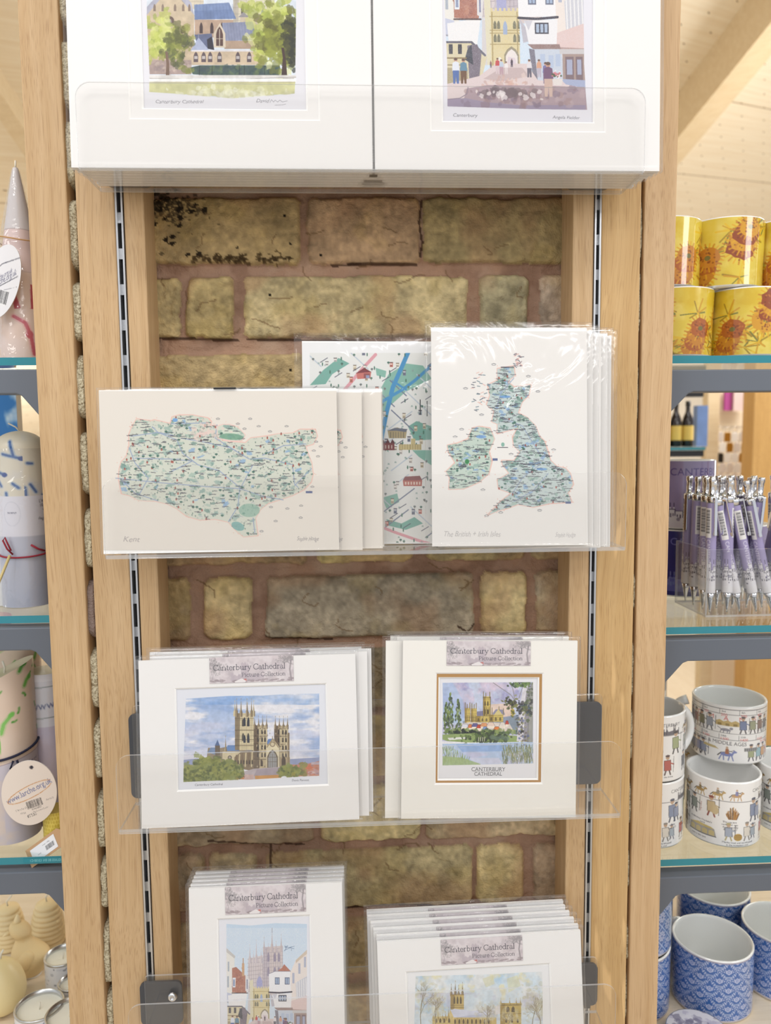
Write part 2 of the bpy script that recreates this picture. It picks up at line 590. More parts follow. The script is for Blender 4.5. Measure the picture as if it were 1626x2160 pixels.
M = {}
M['paper'] = mat_printed('printed_paper', .6, .3)
M['china'] = mat_printed('printed_china', .12, .5, coat=.6)
M['wax'] = mat_printed('coloured_wax', .35, .4)
M['satin'] = mat_printed('printed_satin_plastic', .3, .5)
M['canvas'] = mat_printed('printed_canvas', .7, .2)
M['board'] = mat('white_mount_board', lin(232, 230, 228), .65, spec=.2)
M['board_cream'] = mat('cream_mount_board', lin(236, 233, 226), .65, spec=.2)
M['board_core'] = mat('bevel_core', lin(246, 245, 243), .7, spec=.2)
M['gold_board'] = mat('gold_brown_mount', lin(176, 132, 74), .55, spec=.3)
M['card_back'] = mat('backing_card', lin(205, 196, 182), .7)
M['film'] = mat_clear('cellophane_sleeve', (.985, .985, .985, 1), 1.42, .08, 1.0, .010, (10.0, .8, 1.8))
M['film_flat'] = mat_clear('smooth_sleeve', (.99, .99, .99, 1), 1.35, .28, .5, .004)
M['film_stack'] = mat_clear('sleeve_edge', (.93, .93, .94, 1), 1.45, .12, 1.4, .10)
M['acrylic'] = mat_clear('clear_acrylic', (.985, .983, .98, 1), 1.49, .02, .8, .008)
M['acrylic_edge'] = mat_clear('acrylic_edge', (.80, .81, .82, 1), 1.5, .08, 1.6, .30, None, (.86, .88, .90, 1))
M['glass'] = mat_clear('shelf_glass', (.93, .965, .96, 1), 1.5, .02, 1.0, .0)
m_, t_, o_ = nt('glass_edge_teal')
b_ = N(t_, 'ShaderNodeBsdfPrincipled', Roughness=.08); b_.inputs['Base Color'].default_value = lin(38, 132, 146)
b_.inputs['Coat Weight'].default_value = .5
L(t_, b_.outputs[0], o_.inputs[0]); M['glass_edge'] = m_
M['oak'] = mat_oak('oak_board', lin(207, 176, 136), lin(190, 156, 113), lin(146, 108, 70), flecks=.0)
M['oak_fleck'] = mat_oak('oak_board_flecked', lin(208, 174, 124), lin(192, 155, 104), lin(150, 110, 66), flecks=.55)
M['oak_pale'] = mat_oak('pale_oak_board', lin(212, 180, 140), lin(192, 157, 115), lin(158, 120, 82))
M['floor_wood'] = mat_oak('pale_floor_wood', lin(234, 222, 202), lin(222, 207, 184), lin(200, 178, 148), axis='y', scale=.35)
M['ledge_wood'] = mat_oak('pale_ledge_wood', lin(234, 220, 198), lin(222, 206, 180), lin(200, 178, 150), axis='x', scale=.8)
M['beam'] = mat_oak('roof_timber', lin(230, 212, 178), lin(220, 198, 160), lin(200, 172, 132), axis='x', scale=.5)
M['steel'] = mat('grey_painted_steel', lin(98, 104, 114), .42, spec=.5, vary=.04)
M['plate'] = mat('dark_steel_plate', lin(74, 76, 82), .38, .3, vary=.08)
M['alu'] = mat('anodised_aluminium', lin(205, 206, 208), .32, .85)
M['slot'] = mat('slot_shadow_black', lin(12, 12, 13), .7)
M['chrome'] = mat('chrome', lin(225, 226, 230), .12, 1.0)
M['brass'] = mat('brass', lin(205, 168, 92), .3, .9)
M['black'] = mat('black_plastic', lin(24, 24, 26), .4)
M['white_china'] = mat('white_glaze', lin(240, 240, 238), .12, coat=.6)
M['cream_wax'] = mat('cream_beeswax', lin(240, 218, 172), .42, spec=.4, bump=(160, .35, .0006), vary=.05)
M['fuzzy_wax'] = mat('hen_beeswax', lin(234, 208, 158), .55, spec=.3, bump=(700, .8, .0006), vary=.08)
M['egg_wax'] = mat('egg_beeswax', lin(236, 216, 162), .38, spec=.5, vary=.06)
M['soy_wax'] = mat('white_candle_wax', lin(246, 243, 228), .5)
M['tin'] = mat('brushed_tin', lin(206, 207, 206), .28, .9)
M['wick'] = mat('cotton_wick', lin(236, 230, 214), .8)
M['cord_navy'] = mat('navy_cord', lin(34, 36, 62), .8, bump=(900, .8))
M['cord_red'] = mat('red_raffia', lin(150, 34, 52), .7)
M['cord_jute'] = mat('jute_string', lin(198, 154, 104), .85, bump=(900, .8))
M['kraft'] = mat('kraft_card', lin(190, 152, 112), .75, vary=.06)
M['straw'] = mat('straw_stick', lin(206, 186, 128), .6)
M['cello'] = mat_clear('cellophane_wrap', (.95, .955, .965, 1), 1.45, .06, 1.6, .05, (26.0, .8, 1.5))
M['wall_paint'] = mat('shop_wall_paint', lin(232, 224, 210), .75, vary=.03)
M['grey_box'] = mat('grey_equipment', lin(108, 110, 114), .5)
M['foot'] = mat('rubber_clear_foot', lin(206, 210, 210), .25)
# ------------------------------------------------------------------ leaning prints


class Rect:
    """a rectangle standing in the place: bottom centre, axes, size; maps photo positions to itself"""

    def __init__(s, TL, TR, BR, BL, z, lean, Y=None, roll=True):
        bm = ((BL[0]+BR[0])/2, (BL[1]+BR[1])/2)
        B = G(bm[0], bm[1], z) if Y is None else U(bm[0], bm[1], Y)
        n = Vector((0, -math.cos(lean), math.sin(lean)))     # faces the viewer, leans back
        p = [HP(q[0], q[1], B, n) for q in (TL, TR, BR, BL)]
        x = ((p[1]-p[0])+(p[2]-p[3])).normalized()
        zz = ((p[0]+p[1])-(p[2]+p[3]))
        zz = (zz-x*zz.dot(x)).normalized()
        y = zz.cross(x)
        s.w = ((p[1]-p[0]).length+(p[2]-p[3]).length)/2
        s.h = ((p[0]+p[1])/2-(p[2]+p[3])/2).dot(zz)
        s.B = (p[2]+p[3])/2
        s.M = Matrix((x, y, zz)).transposed()
        s.x, s.y, s.z, s.n = x, y, zz, -y

    def loc(s, px, py):
        d = HP(px, py, s.B, s.n)-s.B
        return d.dot(s.x), d.dot(s.z)

    def box(s, x0, y0, x1, y1):
        a = [s.loc(x0, y0), s.loc(x1, y0), s.loc(x1, y1), s.loc(x0, y1)]
        return ((a[0][0]+a[3][0])/2, (a[2][1]+a[3][1])/2, (a[1][0]+a[2][0])/2, (a[0][1]+a[1][1])/2)

    def at(s, dx, dy, dz=0.0):
        return s.B+s.x*dx+s.y*dy+s.z*dz


def art_mesh(name, ras, R, cx, cy, sc, depth, gain=.86, rect=None):
    """a sheet carrying the picture; ras is in crop coordinates: photo = crop/sc + (cx, cy)"""
    cols = ras.out(gain)
    H, W = cols.shape[:2]
    def ph(x, y): return (x/sc+cx, y/sc+cy)
    c = [R.loc(*ph(*q)) for q in ((ras.x0, ras.y0), (ras.x1, ras.y0), (ras.x1, ras.y1), (ras.x0, ras.y1))]
    u = np.linspace(0, 1, W)[None, :, None]; v = np.linspace(0, 1, H)[:, None, None]
    a = [np.array(q) for q in c]
    p = (a[0]*(1-u)+a[1]*u)*(1-v)+(a[3]*(1-u)+a[2]*u)*v
    if rect is not None:      # clamp onto the sheet
        p[..., 0] = np.clip(p[..., 0], rect[0], rect[2]); p[..., 1] = np.clip(p[..., 1], rect[1], rect[3])
    P = np.zeros((H, W, 3)); P[..., 0] = p[..., 0]; P[..., 2] = p[..., 1]; P[..., 1] = depth
    return grid_mesh(name, P, cols, smooth=False)


def window_board(w, h, win, t, y0, bev=.0014, mi=0, mcore=1, mb=None):
    """mount board with a bevelled opening; win=(x0,z0,x1,z1); front at y0, back at y0+t"""
    b = mb or MB()
    X0, X1 = -w/2, w/2
    o = [(X0, 0), (X1, 0), (X1, h), (X0, h)]
    i = [(win[0], win[1]), (win[2], win[1]), (win[2], win[3]), (win[0], win[3])]
    j = [(win[0]+bev, win[1]+bev), (win[2]-bev, win[1]+bev), (win[2]-bev, win[3]-bev), (win[0]+bev, win[3]-bev)]
    vs = [(p[0], y0, p[1]) for p in o]+[(p[0], y0, p[1]) for p in i]+[(p[0], y0+t, p[1]) for p in j]+[(p[0], y0+t, p[1]) for p in o]
    f = []; m = []
    for k in range(4):
        l = (k+1) % 4
        f.append((k, l, 4+l, 4+k)); m.append(mi)
        f.append((4+k, 4+l, 8+l, 8+k)); m.append(mcore)
        f.append((8+k, 8+l, 12+l, 12+k)); m.append(mi)
        f.append((k, 12+k, 12+l, l)); m.append(mcore)
    base = len(b.v)
    b.v += vs; b.f += [tuple(base+q for q in ff) for ff in f]; b.m += m; b.sm += [False]*len(f)
    return b


def sleeve_mesh(w, h, t, over=.003, amp=.0006, seed=0, top=.004):
    """a clear pouch: wrinkled front film, flat back film, closed rim"""
    nx, nz = 44, 44
    r = np.random.default_rng(seed)
    u = np.linspace(-w/2-over, w/2+over, nx); v = np.linspace(-.0002, h+top, nz)
    n = fbm(nz, nx, 11, seed, 3)-.5
    edge = np.minimum(np.minimum((u[None, :]-u[0])/.012, (u[-1]-u[None, :])/.012), np.minimum((v[:, None]-v[0])/.012, (v[-1]-v[:, None])/.012))
    edge = np.clip(edge, 0, 1)
    P = np.zeros((nz, nx, 3)); P[..., 0] = u[None, :]; P[..., 2] = v[:, None]
    P[..., 1] = -.0006-np.clip(n+.25, 0, 1)*amp*2.2*edge+(1-edge)*.0005
    me = grid_mesh('sleeve', P, None, True, flip=True)
    bm = bmesh.new(); bm.from_mesh(me)
    # back film
    q = [bm.verts.new((x, t+.0006, z)) for x, z in ((u[0], v[0]), (u[-1], v[0]), (u[-1], v[-1]), (u[0], v[-1]))]
    bm.faces.new((q[0], q[3], q[2], q[1]))
    # rim strips
    bm.verts.ensure_lookup_table()
    def strip(ids, a, b):
        vs = [bm.verts[i] for i in ids]
        k = len(vs)
        prev = a
        f = bm.faces.new(vs+[b, a]); f.material_index = 1
    strip(range(nx), q[0], q[1]); strip(range((nz-1)*nx, nz*nx), q[3], q[2])
    strip(range(0, nz*nx, nx), q[0], q[3]); strip(range(nx-1, nz*nx, nx), q[1], q[2])
    bm.to_mesh(me); bm.free(); me.update()
    return me


PAPER = (247, 247, 248)


def header_ras():
    """the printed header sticker with trees, towers and two lines of lettering"""
    x0, y0, x1, y1 = 598, 118, 1082, 270
    r = Ras(x0, y0, x1, y1, .95, (219, 208, 211))
    r.wash((190, 180, 186), 40, .45, .3, 3, .6)
    r.wash((236, 228, 230), 50, .5, .2, 9, .7)
    g = (150, 142, 146)
    for i in range(170):            # leafy corners
        a, b = RNG.normal(628, 26), RNG.normal(165, 26)
        r.disc(a, b, 6, 3.5, (170, 164, 166), .45, RNG.random()*3)
        a, b = RNG.normal(1050, 26), RNG.normal(140, 14)
        r.disc(a, b, 6, 3.5, (166, 160, 162), .45, RNG.random()*3)
    r.line([(1068, 150), (1060, 200), (1068, 262)], 9, g, .7); r.line([(612, 250), (622, 205), (640, 165)], 4, g, .4)
    for x, t, w in ((795, 150, 16), (812, 158, 12), (770, 215, 8), (728, 205, 8), (755, 222, 26), (850, 220, 60)):
        r.poly([(x-w, 262), (x-w, t+10), (x-w/2, t), (x, t+10), (x+w/2, t), (x+w, t+10), (x+w, 262)], (196, 184, 192), .75)
    for i in range(40):
        r.disc(RNG.uniform(600, 1080), RNG.normal(262, 5), 12, 5, (165, 152, 156), .6)
    r.poly([(740, 262), (780, 245), (812, 256), (800, 268), (745, 268)], (242, 236, 236)); r.poly([(790, 250), (808, 246), (812, 262)], (205, 130, 125))
    ink = (66, 66, 78)
    r.serif('Canterbury Cathedral', 1036, 195, 46.5, ink, 'r'); r.serif('Picture Collection', 1036, 236, 34.5, ink, 'r')
    return r


HEAD = header_ras().out(.86)


def header_mesh(name, rect, y):
    H, W = HEAD.shape[:2]
    P = np.zeros((H, W, 3))
    P[..., 0] = np.linspace(rect[0], rect[2], W)[None, :]; P[..., 2] = np.linspace(rect[3], rect[1], H)[:, None]; P[..., 1] = y
    return grid_mesh(name, P, HEAD, False)


def mounted_print(label, R, ras, crop, windows, mats, header=None, group=None, seed=0, depth_art=None, t=.0030, film='film'):
    """windows: photo-space boxes, outermost first; each one is a board layer"""
    root = thing('mounted_print', label, 'print', R.B, R.M, group)
    y = 0.0; b = MB()
    wins = [R.box(*w) for w in windows]
    for k, wn in enumerate(wins):
        window_board(R.w, R.h, wn, .0013, y, mi=(0 if k == 0 else 2), mcore=1, mb=b); y += .00135
    me = b.mesh('mount')
    link('mount', me, mats, root)
    wn = wins[-1]; e = .004
    cx, cy, sc = crop
    art = art_mesh('artwork', ras, R, cx, cy, sc, y+.0002, rect=(wn[0]-e, wn[1]-e, wn[2]+e, wn[3]+e))
    link('artwork', art, M['paper'], root)
    bb = MB().box((-R.w/2, y+.0004, 0), (R.w/2, t, R.h)); bb.build('backing_board', M['board_core'], root)
    if header is not None:
        link('header_sticker', header_mesh('header_sticker', R.box(*header), -.0004), M['paper'], root)
    link('clear_sleeve', sleeve_mesh(R.w, R.h, t, seed=seed, amp=(.0006 if film == 'film' else .0002)), [M[film], M['film_stack']], root)
    return root


def sheet_print(label, R, ras, crop, group=None, seed=0, t=.0014, over=.003, edge=(242, 240, 235)):
    """an unmounted print: stiff sheet with the picture on its face, in a clear sleeve"""
    root = thing('art_print', label, 'print', R.B, R.M, group)
    cx, cy, sc = crop
    e = .0002
    link('artwork', art_mesh('artwork', ras, R, cx, cy, sc, -.0002, rect=(-R.w/2, 0, R.w/2, R.h)), M['paper'], root)
    MB().box((-R.w/2, 0, 0), (R.w/2, t, R.h)).build('backing_board', M['board_core'], root)
    link('clear_sleeve', sleeve_mesh(R.w, R.h, t, over=over, seed=seed, top=over, amp=.0008), [M['film'], M['film_stack']], root)
    return root
# ------------------------------------------------------------------ pictures (drawn as coloured shapes)
CR1 = (100, 0, 2.3229); CR2 = (780, 0, 2.3912); CR3 = (180, 700, 2.5015); CR4 = (600, 680, 2.1973)
CR5 = (220, 1340, 2.71); CR6 = (780, 1320, 2.8526); CR7 = (280, 1800, 3.252); CR8 = (700, 1860, 2.71)


def blobs(r, cx, cy, sx, sy, n, sz, cols, al=.6, clip=None):
    for i in range(n):
        a, b = RNG.normal(cx, sx), RNG.normal(cy, sy)
        if clip and not (clip[0] < a < clip[2] and clip[1] < b < clip[3]): continue
        q = sz*RNG.uniform(.5, 1.4)
        r.disc(a, b, q, q*RNG.uniform(.5, 1), cols[RNG.integers(len(cols))], al, RNG.random()*3, .15)


def arch(r, x, y, w, h, c, al=1):
    """pointed window, base at y"""
    r.poly([(x-w/2, y), (x-w/2, y-h*.6), (x-w*.3, y-h*.85), (x, y-h), (x+w*.3, y-h*.85), (x+w/2, y-h*.6), (x+w/2, y)], c, al)


def pinnacle(r, x, base, top, w, c, c2=None):
    r.poly([(x-w/2, base), (x-w/2, base-(base-top)*.35), (x-w*.28, base-(base-top)*.4), (x, top), (x+w*.28, base-(base-top)*.4), (x+w/2, base-(base-top)*.35), (x+w/2, base)], c)
    if c2: r.poly([(x, base), (x, top), (x+w*.28, base-(base-top)*.4), (x+w/2, base-(base-top)*.35), (x+w/2, base)], c2, .6)
    r.line([(x, top-w*.6), (x, top)], w*.16, c)


def tower(r, x0, x1, ytop, ybot, light, dark, line, pin_h, n=4, wins=2):
    r.rect(x0, ytop, x1, ybot, light)
    r.poly([(x0, ytop), (x0+(x1-x0)*.28, ytop), (x0+(x1-x0)*.24, ybot), (x0, ybot)], dark, .75)
    for k in range(n):
        x = x0+(x1-x0)*(k+.5)/n if n > 2 else (x0 if k == 0 else x1)
        x = x0+(x1-x0)*k/(n-1)
        h = pin_h*(1 if k in (0, n-1) else .8)
        pinnacle(r, x, ytop+pin_h*.3, ytop-h, (x1-x0)*.16, light, dark)
    for k in range(7):
        y = ytop+(ybot-ytop)*(k+.3)/7
        r.line([(x0, y), (x1, y)], 1.6, line, .5)
    for k in range(wins+2):
        x = x0+(x1-x0)*(k+.5)/(wins+2)
        r.line([(x, ytop), (x, ybot)], 1.2, line, .35)
    for lv in (.36, .75):
        for k in range(wins):
            x = x0+(x1-x0)*(.30+.55*(k+.5)/wins)
            arch(r, x, ytop+(ybot-ytop)*lv, (x1-x0)*.13, (ybot-ytop)*.22, (70, 66, 62), .85)


def art_green():
    """cathedral behind trees and a lawn"""
    r = Ras(430, -520, 1290, 560, .62, (234, 233, 239))
    r.set_clip([(484, -480), (700, -484), (1210, -478), (1216, 0), (1212, 350), (1218, 375), (1208, 450), (900, 472), (494, 440), (496, 350), (482, 60)])
    r.rect(480, -500, 1220, 470, (222, 230, 240)); r.wash((190, 208, 232), 120, .5, .2, 4, .7, (-500, -40)); r.wash((245, 244, 240), 90, .55, .15, 8, .8, (-500, 0))
    tower(r, 640, 760, -330, 30, (214, 203, 182), (172, 160, 150), (120, 108, 100), 60)
    tower(r, 905, 1010, -120, 110, (219, 211, 190), (180, 172, 160), (130, 122, 112), 40)
    r.rect(1005, -90, 1110, 120, (222, 216, 196))
    stone = (208, 190, 163)
    r.poly([(482, 90), (482, 20), (590, -80), (715, 60), (712, 300), (484, 300)], stone)
    r.poly([(482, 20), (600, -110), (700, 0), (714, 60), (600, -80), (482, 60)], (180, 180, 196))
    r.rect(488, 90, 712, 300, (198, 178, 152), .6)
    for x in (520, 560, 620, 660, 690): arch(r, x, 40, 12, 36, (140, 122, 110))
    r.disc(590, 86, 26, 22, (110, 92, 84)); r.disc(590, 90, 14, 14, (150, 140, 140)); arch(r, 660, 150, 24, 40, (86, 66, 62))
    r.poly([(714, 8), (885, -2), (920, 78), (716, 82)], (126, 146, 186)); r.poly([(714, 40), (900, 30), (920, 78), (716, 82)], (104, 124, 168), .5)
    for k in range(12): r.line([(725+k*16, 6), (728+k*17, 80)], 1.5, (92, 108, 150), .6)
    r.rect(716, 82, 905, 170, (186, 160, 140))
    for x in (748, 800, 850): arch(r, x, 150, 16, 56, (74, 58, 60))
    r.poly([(930, 70), (1000, 0), (1008, 70)], (150, 146, 150)); r.poly([(985, 20), (1000, 0), (1010, 90), (985, 90)], (226, 220, 200))
    r.rect(940, 70, 1120, 130, (205, 190, 168))
    for x in (1050, 1080): arch(r, x, 80, 16, 50, (120, 132, 170))
    # low building with gable
    r.poly([(850, 98), (1000, 92), (1030, 182), (862, 188)], (140, 146, 172))
    for k in range(12): r.line([(862+k*14, 98), (872+k*14, 186)], 1.6, (104, 110, 142), .6)
    r.rect(862, 186, 1040, 226, (176, 152, 132))
    r.poly([(808, 220), (808, 150), (840, 98), (866, 150), (868, 220)], (214, 200, 180)); arch(r, 838, 212, 34, 96, (92, 66, 62)); r.line([(838, 130), (838, 212)], 3, (200, 188, 172)); r.line([(822, 176), (854, 176)], 3, (200, 188, 172))
    r.poly([(715, 156), (800, 150), (812, 230), (730, 215)], (100, 108, 140)); r.poly([(776, 180), (800, 165), (812, 232), (780, 226)], (48, 46, 60))
    r.poly([(695, 236), (735, 170), (790, 236)], (172, 180, 206)); r.line([(735, 150), (735, 172)], 3, (150, 150, 170))
    r.rect(700, 234, 1060, 306, (206, 186, 160)); r.rect(700, 232, 1050, 239, (226, 222, 226))
    for x in (722, 760, 792, 838, 928, 984): arch(r, x, 292, 22, 52, (96, 82, 88)); r.rect(x-8, 262, x+8, 276, (230, 226, 222), .7)
    r.rect(486, 282, 700, 352, (172, 152, 146)); blobs(r, 600, 320, 60, 18, 50, 10, [(150, 134, 136), (190, 170, 160), (206, 190, 176)], .5)
    # hedge
    r.poly([(694, 318), (740, 308), (1135, 308), (1140, 360), (900, 366), (706, 352)], (72, 92, 88)); blobs(r, 915, 335, 130, 14, 120, 12, [(58, 78, 78), (86, 106, 92), (66, 80, 92), (110, 128, 84)], .5, (700, 308, 1138, 362))
    for x in (740, 802, 936, 960, 1060, 1090): r.line([(x, 310), (x, 366)], 3, (40, 48, 52), .8)
    # trees
    blobs(r, 545, 175, 42, 48, 110, 22, [(205, 212, 112), (186, 196, 96), (214, 218, 140), (160, 174, 84)], .65)
    blobs(r, 630, 205, 34, 52, 100, 18, [(120, 128, 62), (146, 152, 74), (96, 100, 58), (84, 90, 62)], .6)
    r.poly([(574, 372), (578, 300), (572, 240), (584, 240), (592, 300), (592, 370)], (122, 98, 84))
    blobs(r, 1110, 130, 56, 90, 170, 26, [(206, 212, 126), (186, 196, 92), (222, 222, 160), (160, 172, 80)], .65)
    blobs(r, 1130, 190, 56, 62, 110, 22, [(126, 130, 58), (150, 156, 66), (98, 96, 48)], .6)
    blobs(r, 1188, 200, 22, 62, 70, 18, [(64, 66, 44), (84, 84, 50), (52, 54, 46)], .7)
    r.poly([(1142, 362), (1150, 270), (1142, 220), (1156, 220), (1166, 290), (1172, 364)], (72, 54, 50))
    r.poly([(1130, 362), (1205, 362), (1205, 378), (1160, 378)], (90, 78, 76), .8)
    r.rect(484, 356, 1216, 372, (222, 218, 214)); r.line([(484, 372), (900, 377), (1216, 366)], 2.5, (150, 142, 138)); r.rect(484, 374, 1216, 392, (246, 245, 242))
    r.poly([(490, 392), (1212, 390), (1208, 448), (900, 466), (494, 440)], (205, 204, 150)); blobs(r, 850, 450, 200, 14, 120, 16, [(226, 226, 190), (232, 232, 210), (206, 204, 160)], .6); r.rect(490, 388, 1212, 394, (180, 172, 140), .6)
    r.grain(.10, 26, 3); r.set_clip(None)
    r.text('Canterbury Cathedral', 522, 496, 25, (134, 132, 140), slant=.35, jit=.06, sx=1.05); r.text('David', 1016, 492, 26, (134, 132, 140), slant=.4, sx=1.05, jit=.05); r.line([(1086, 492), (1094, 478), (1104, 490), (1112, 480), (1124, 490), (1136, 480), (1148, 490), (1172, 484)], 2, (134, 132, 140)); r.line([(1110, 506), (1150, 504), (1164, 500)], 2, (140, 138, 146))
    return r


def street(r):
    """painter of the old street with the yellow gate, unit coordinates 1 x 1.53"""
    R_ = r.rect; P = r.poly
    edge = [(0, .01), (.3, .03), (.6, .0), (1, .01), (1.0, .7), (.995, 1.2), (1.01, 1.525), (.6, 1.52), (.01, 1.50), (.015, 1.2), (0, .6)]
    r.set_clip(edge)
    R_(0, 0, 1, 1.53, (204, 222, 240)); r.wash((240, 242, 246), .25, .42, .2, 5, .85); r.wash((164, 200, 232), .22, .54, .18, 9, .7); R_(0, 0, 1, .06, (186, 212, 236), .5)
    st, dk, ln = (216, 204, 204), (182, 172, 186), (140, 128, 138)
    P([(.26, .86), (.27, .44), (.45, .40), (.46, .9)], st)
    for k in range(9): r.line([(.26, .45+k*.05), (.46, .43+k*.05)], .006, ln, .5)
    for k in range(7): r.line([(.28+k*.028, .44), (.28+k*.028, .84)], .005, ln, .45)
    P([(.45, .9), (.455, .30), (.70, .28), (.70, .9)], (212, 198, 196)); P([(.45, .9), (.455, .30), (.53, .30), (.54, .9)], dk, .55)
    for k in range(12): r.line([(.455, .33+k*.045), (.70, .31+k*.045)], .005, ln, .5)
    for k in range(9): r.line([(.47+k*.028, .31), (.47+k*.028, .86)], .005, ln, .45)
    for x in (.52, .60, .65): arch(r, x, .48, .03, .12, (150, 140, 160)); arch(r, x, .66, .03, .12, (150, 140, 160))
    for x, t in ((.29, .28), (.37, .22), (.335, .36), (.43, .33)): pinnacle(r, x, .50, t, .028, st, dk)
    for x, t in ((.467, .19), (.565, .09), (.68, .155), (.615, .24), (.52, .27)): pinnacle(r, x, .36, t, .03, (206, 190, 186), dk)
    r.line([(.565, .06), (.565, .12)], .006, (150, 136, 140))
    P([(.35, .80), (.41, .60), (.46, .80)], (196, 186, 192)); arch(r, .41, .82, .07, .16, (166, 166, 206))
    for i in range(7): r.line([(.70+RNG.uniform(0, .13), .24+RNG.uniform(0, .12)), (.715+RNG.uniform(0, .13), .25+RNG.uniform(0, .12))], .006, (120, 140, 170))
    # right pink building
    P([(1, .33), (.86, .46), (.79, .62), (.79, 1.34), (1, 1.34)], (238, 226, 218)); P([(1, .33), (.86, .46), (.86, .50), (1, .38)], (214, 196, 176))
    for x, y in ((.905, .50), (.975, .42), (.83, .62)): R_(x-.012, y, x+.014, y+.13, (176, 180, 200))
    P([(.86, .74), (1, .66), (1, .93), (.87, .95)], (206, 206, 214))
    for k in range(5): r.line([(.875+k*.028, .73-k*.01), (.88+k*.028, .94)], .009, (240, 238, 238))
    P([(.80, .97), (1, .90), (1, 1.09), (.80, 1.08)], (226, 200, 196)); r.line([(.8, 1.08), (1, 1.09)], .02, (170, 140, 134), .8)
    # left buildings
    P([(0, .33), (.10, .43), (.105, .9), (0, .9)], (236, 232, 224)); P([(0, .31), (.11, .41), (.10, .44), (0, .36)], (200, 196, 192)); R_(.015, .48, .035, .60, (170, 178, 190)); R_(.01, .66, .03, .80, (170, 178, 190))
    P([(.07, .86), (.07, .56), (.12, .545), (.22, .64), (.27, .70), (.245, .87)], (176, 118, 100)); blobs(r, .17, .73, .05, .08, 60, .014, [(150, 96, 84), (196, 140, 116), (166, 108, 94)], .6, (.07, .56, .25, .86))
    R_(.193, .50, .222, .66, (206, 160, 120)); r.line([(.207, .44), (.207, .5)], .012, (190, 150, 120)); P([(.075, .68), (.115, .68), (.11, .80), (.075, .80)], (232, 236, 242)); R_(.083, .70, .103, .785, (140, 150, 180))
    P([(.235, .62), (.285, .70), (.27, .86), (.235, .84)], (226, 222, 222)); R_(.25, .70, .262, .82, (130, 134, 160))
    P([(.0, .86), (.07, .88), (.07, .99), (0, .98)], (198, 202, 222)); r.line([(0, .985), (.07, .99)], .012, (150, 150, 166))
    P([(.02, .90), (.26, .86), (.23, 1.06), (.03, 1.08)], (242, 240, 240)); r.line([(.07, .87), (.26, .87)], .012, (92, 70, 68)); P([(.27, .86), (.32, .90), (.32, 1.2), (.26, 1.2)], (214, 208, 208))
    P([(0, 1.03), (.20, 1.04), (.30, 1.14), (.25, 1.33), (0, 1.36)], (218, 206, 170)); r.line([(0, 1.035), (.19, 1.035), (.285, 1.13)], .016, (100, 98, 110)); P([(.16, 1.06), (.23, 1.05), (.26, 1.12), (.24, 1.31), (.17, 1.33)], (120, 110, 122))
    for x in (.04, .105): R_(x-.012, 1.05, x+.016, 1.12, (66, 64, 72)); 
    P([(.14, 1.16), (.16, 1.09), (.19, 1.05), (.20, 1.2)], (64, 66, 76)); r.line([(.01, 1.15), (.15, 1.15)], .01, (140, 120, 84)); r.line([(.01, 1.2), (.15, 1.2)], .008, (150, 132, 96)); R_(.012, 1.22, .16, 1.34, (152, 136, 104), .7)
    # yellow gate
    gate = (222, 206, 158)
    R_(.325, .81, .535, 1.21, gate); P([(.285, .72), (.33, .70), (.33, 1.2), (.30, 1.2)], (224, 216, 186))
    for k in range(7): R_(.33+k*.031, .79, .346+k*.031, .815, gate)
    for y in (.85, .95, .97, 1.05): r.line([(.325, y), (.535, y)], .008, (172, 152, 104), .8)
    for x in (.36, .50):
        for y in (.94, 1.035): arch(r, x, y, .022, .06, (120, 116, 92)); arch(r, x+.026, y, .022, .06, (120, 116, 92))
    arch(r, .433, .98, .03, .10, (160, 176, 206)); r.line([(.34, .82), (.34, 1.2)], .008, (172, 152, 104)); r.line([(.52, .82), (.52, 1.2)], .008, (172, 152, 104))
    arch(r, .475, 1.215, .105, .15, (150, 140, 116)); arch(r, .475, 1.215, .085, .13, (236, 226, 222)); P([(.44, 1.215), (.45, 1.14), (.50, 1.15), (.51, 1.215)], (222, 206, 214)); arch(r, .39, 1.21, .035, .07, (236, 232, 220))
    # right white houses
    P([(.62, .605), (.69, .555), (.715, .51), (.80, .60)], (182, 116, 96)); P([(.525, .63), (.60, .60), (.79, .60), (.80, .85), (.53, .855)], (243, 241, 243)); r.line([(.525, .63), (.60, .60), (.79, .60)], .008, (150, 146, 160))
    for x in (.60, .725): R_(x, .675, x+.058, .765, (96, 100, 122)); R_(x+.008, .684, x+.026, .755, (160, 178, 206)); R_(x+.032, .684, x+.05, .755, (160, 178, 206))
    r.line([(.53, .86), (.66, .868), (.81, .855)], .018, (66, 62, 74)); P([(.54, .87), (.58, .93), (.60, 1.03), (.56, 1.04)], (190, 186, 196)); P([(.57, .88), (.81, .87), (.80, 1.05), (.60, 1.05)], (240, 238, 240)); P([(.57, .88), (.63, .88), (.60, .95)], (190, 188, 200), .7)
    R_(.645, .895, .745, .975, (62, 60, 72)); 
    for k in range(3): R_(.655+k*.03, .905, .676+k*.03, .965, (170, 186, 210))
    P([(.59, 1.05), (.82, 1.05), (.83, 1.085), (.63, 1.085)], (150, 124, 120)); P([(.62, 1.085), (.83, 1.085), (.86, 1.3), (.66, 1.32)], (200, 208, 222)); P([(.60, 1.08), (.64, 1.09), (.66, 1.33), (.63, 1.33)], (120, 116, 130)); r.wash((226, 230, 240), .07, .5, .2, 33, .5)
    for x, y in ((.68, 1.12), (.74, 1.13), (.79, 1.12)): R_(x, y, x+.035, y+.09, (182, 196, 222), .8)
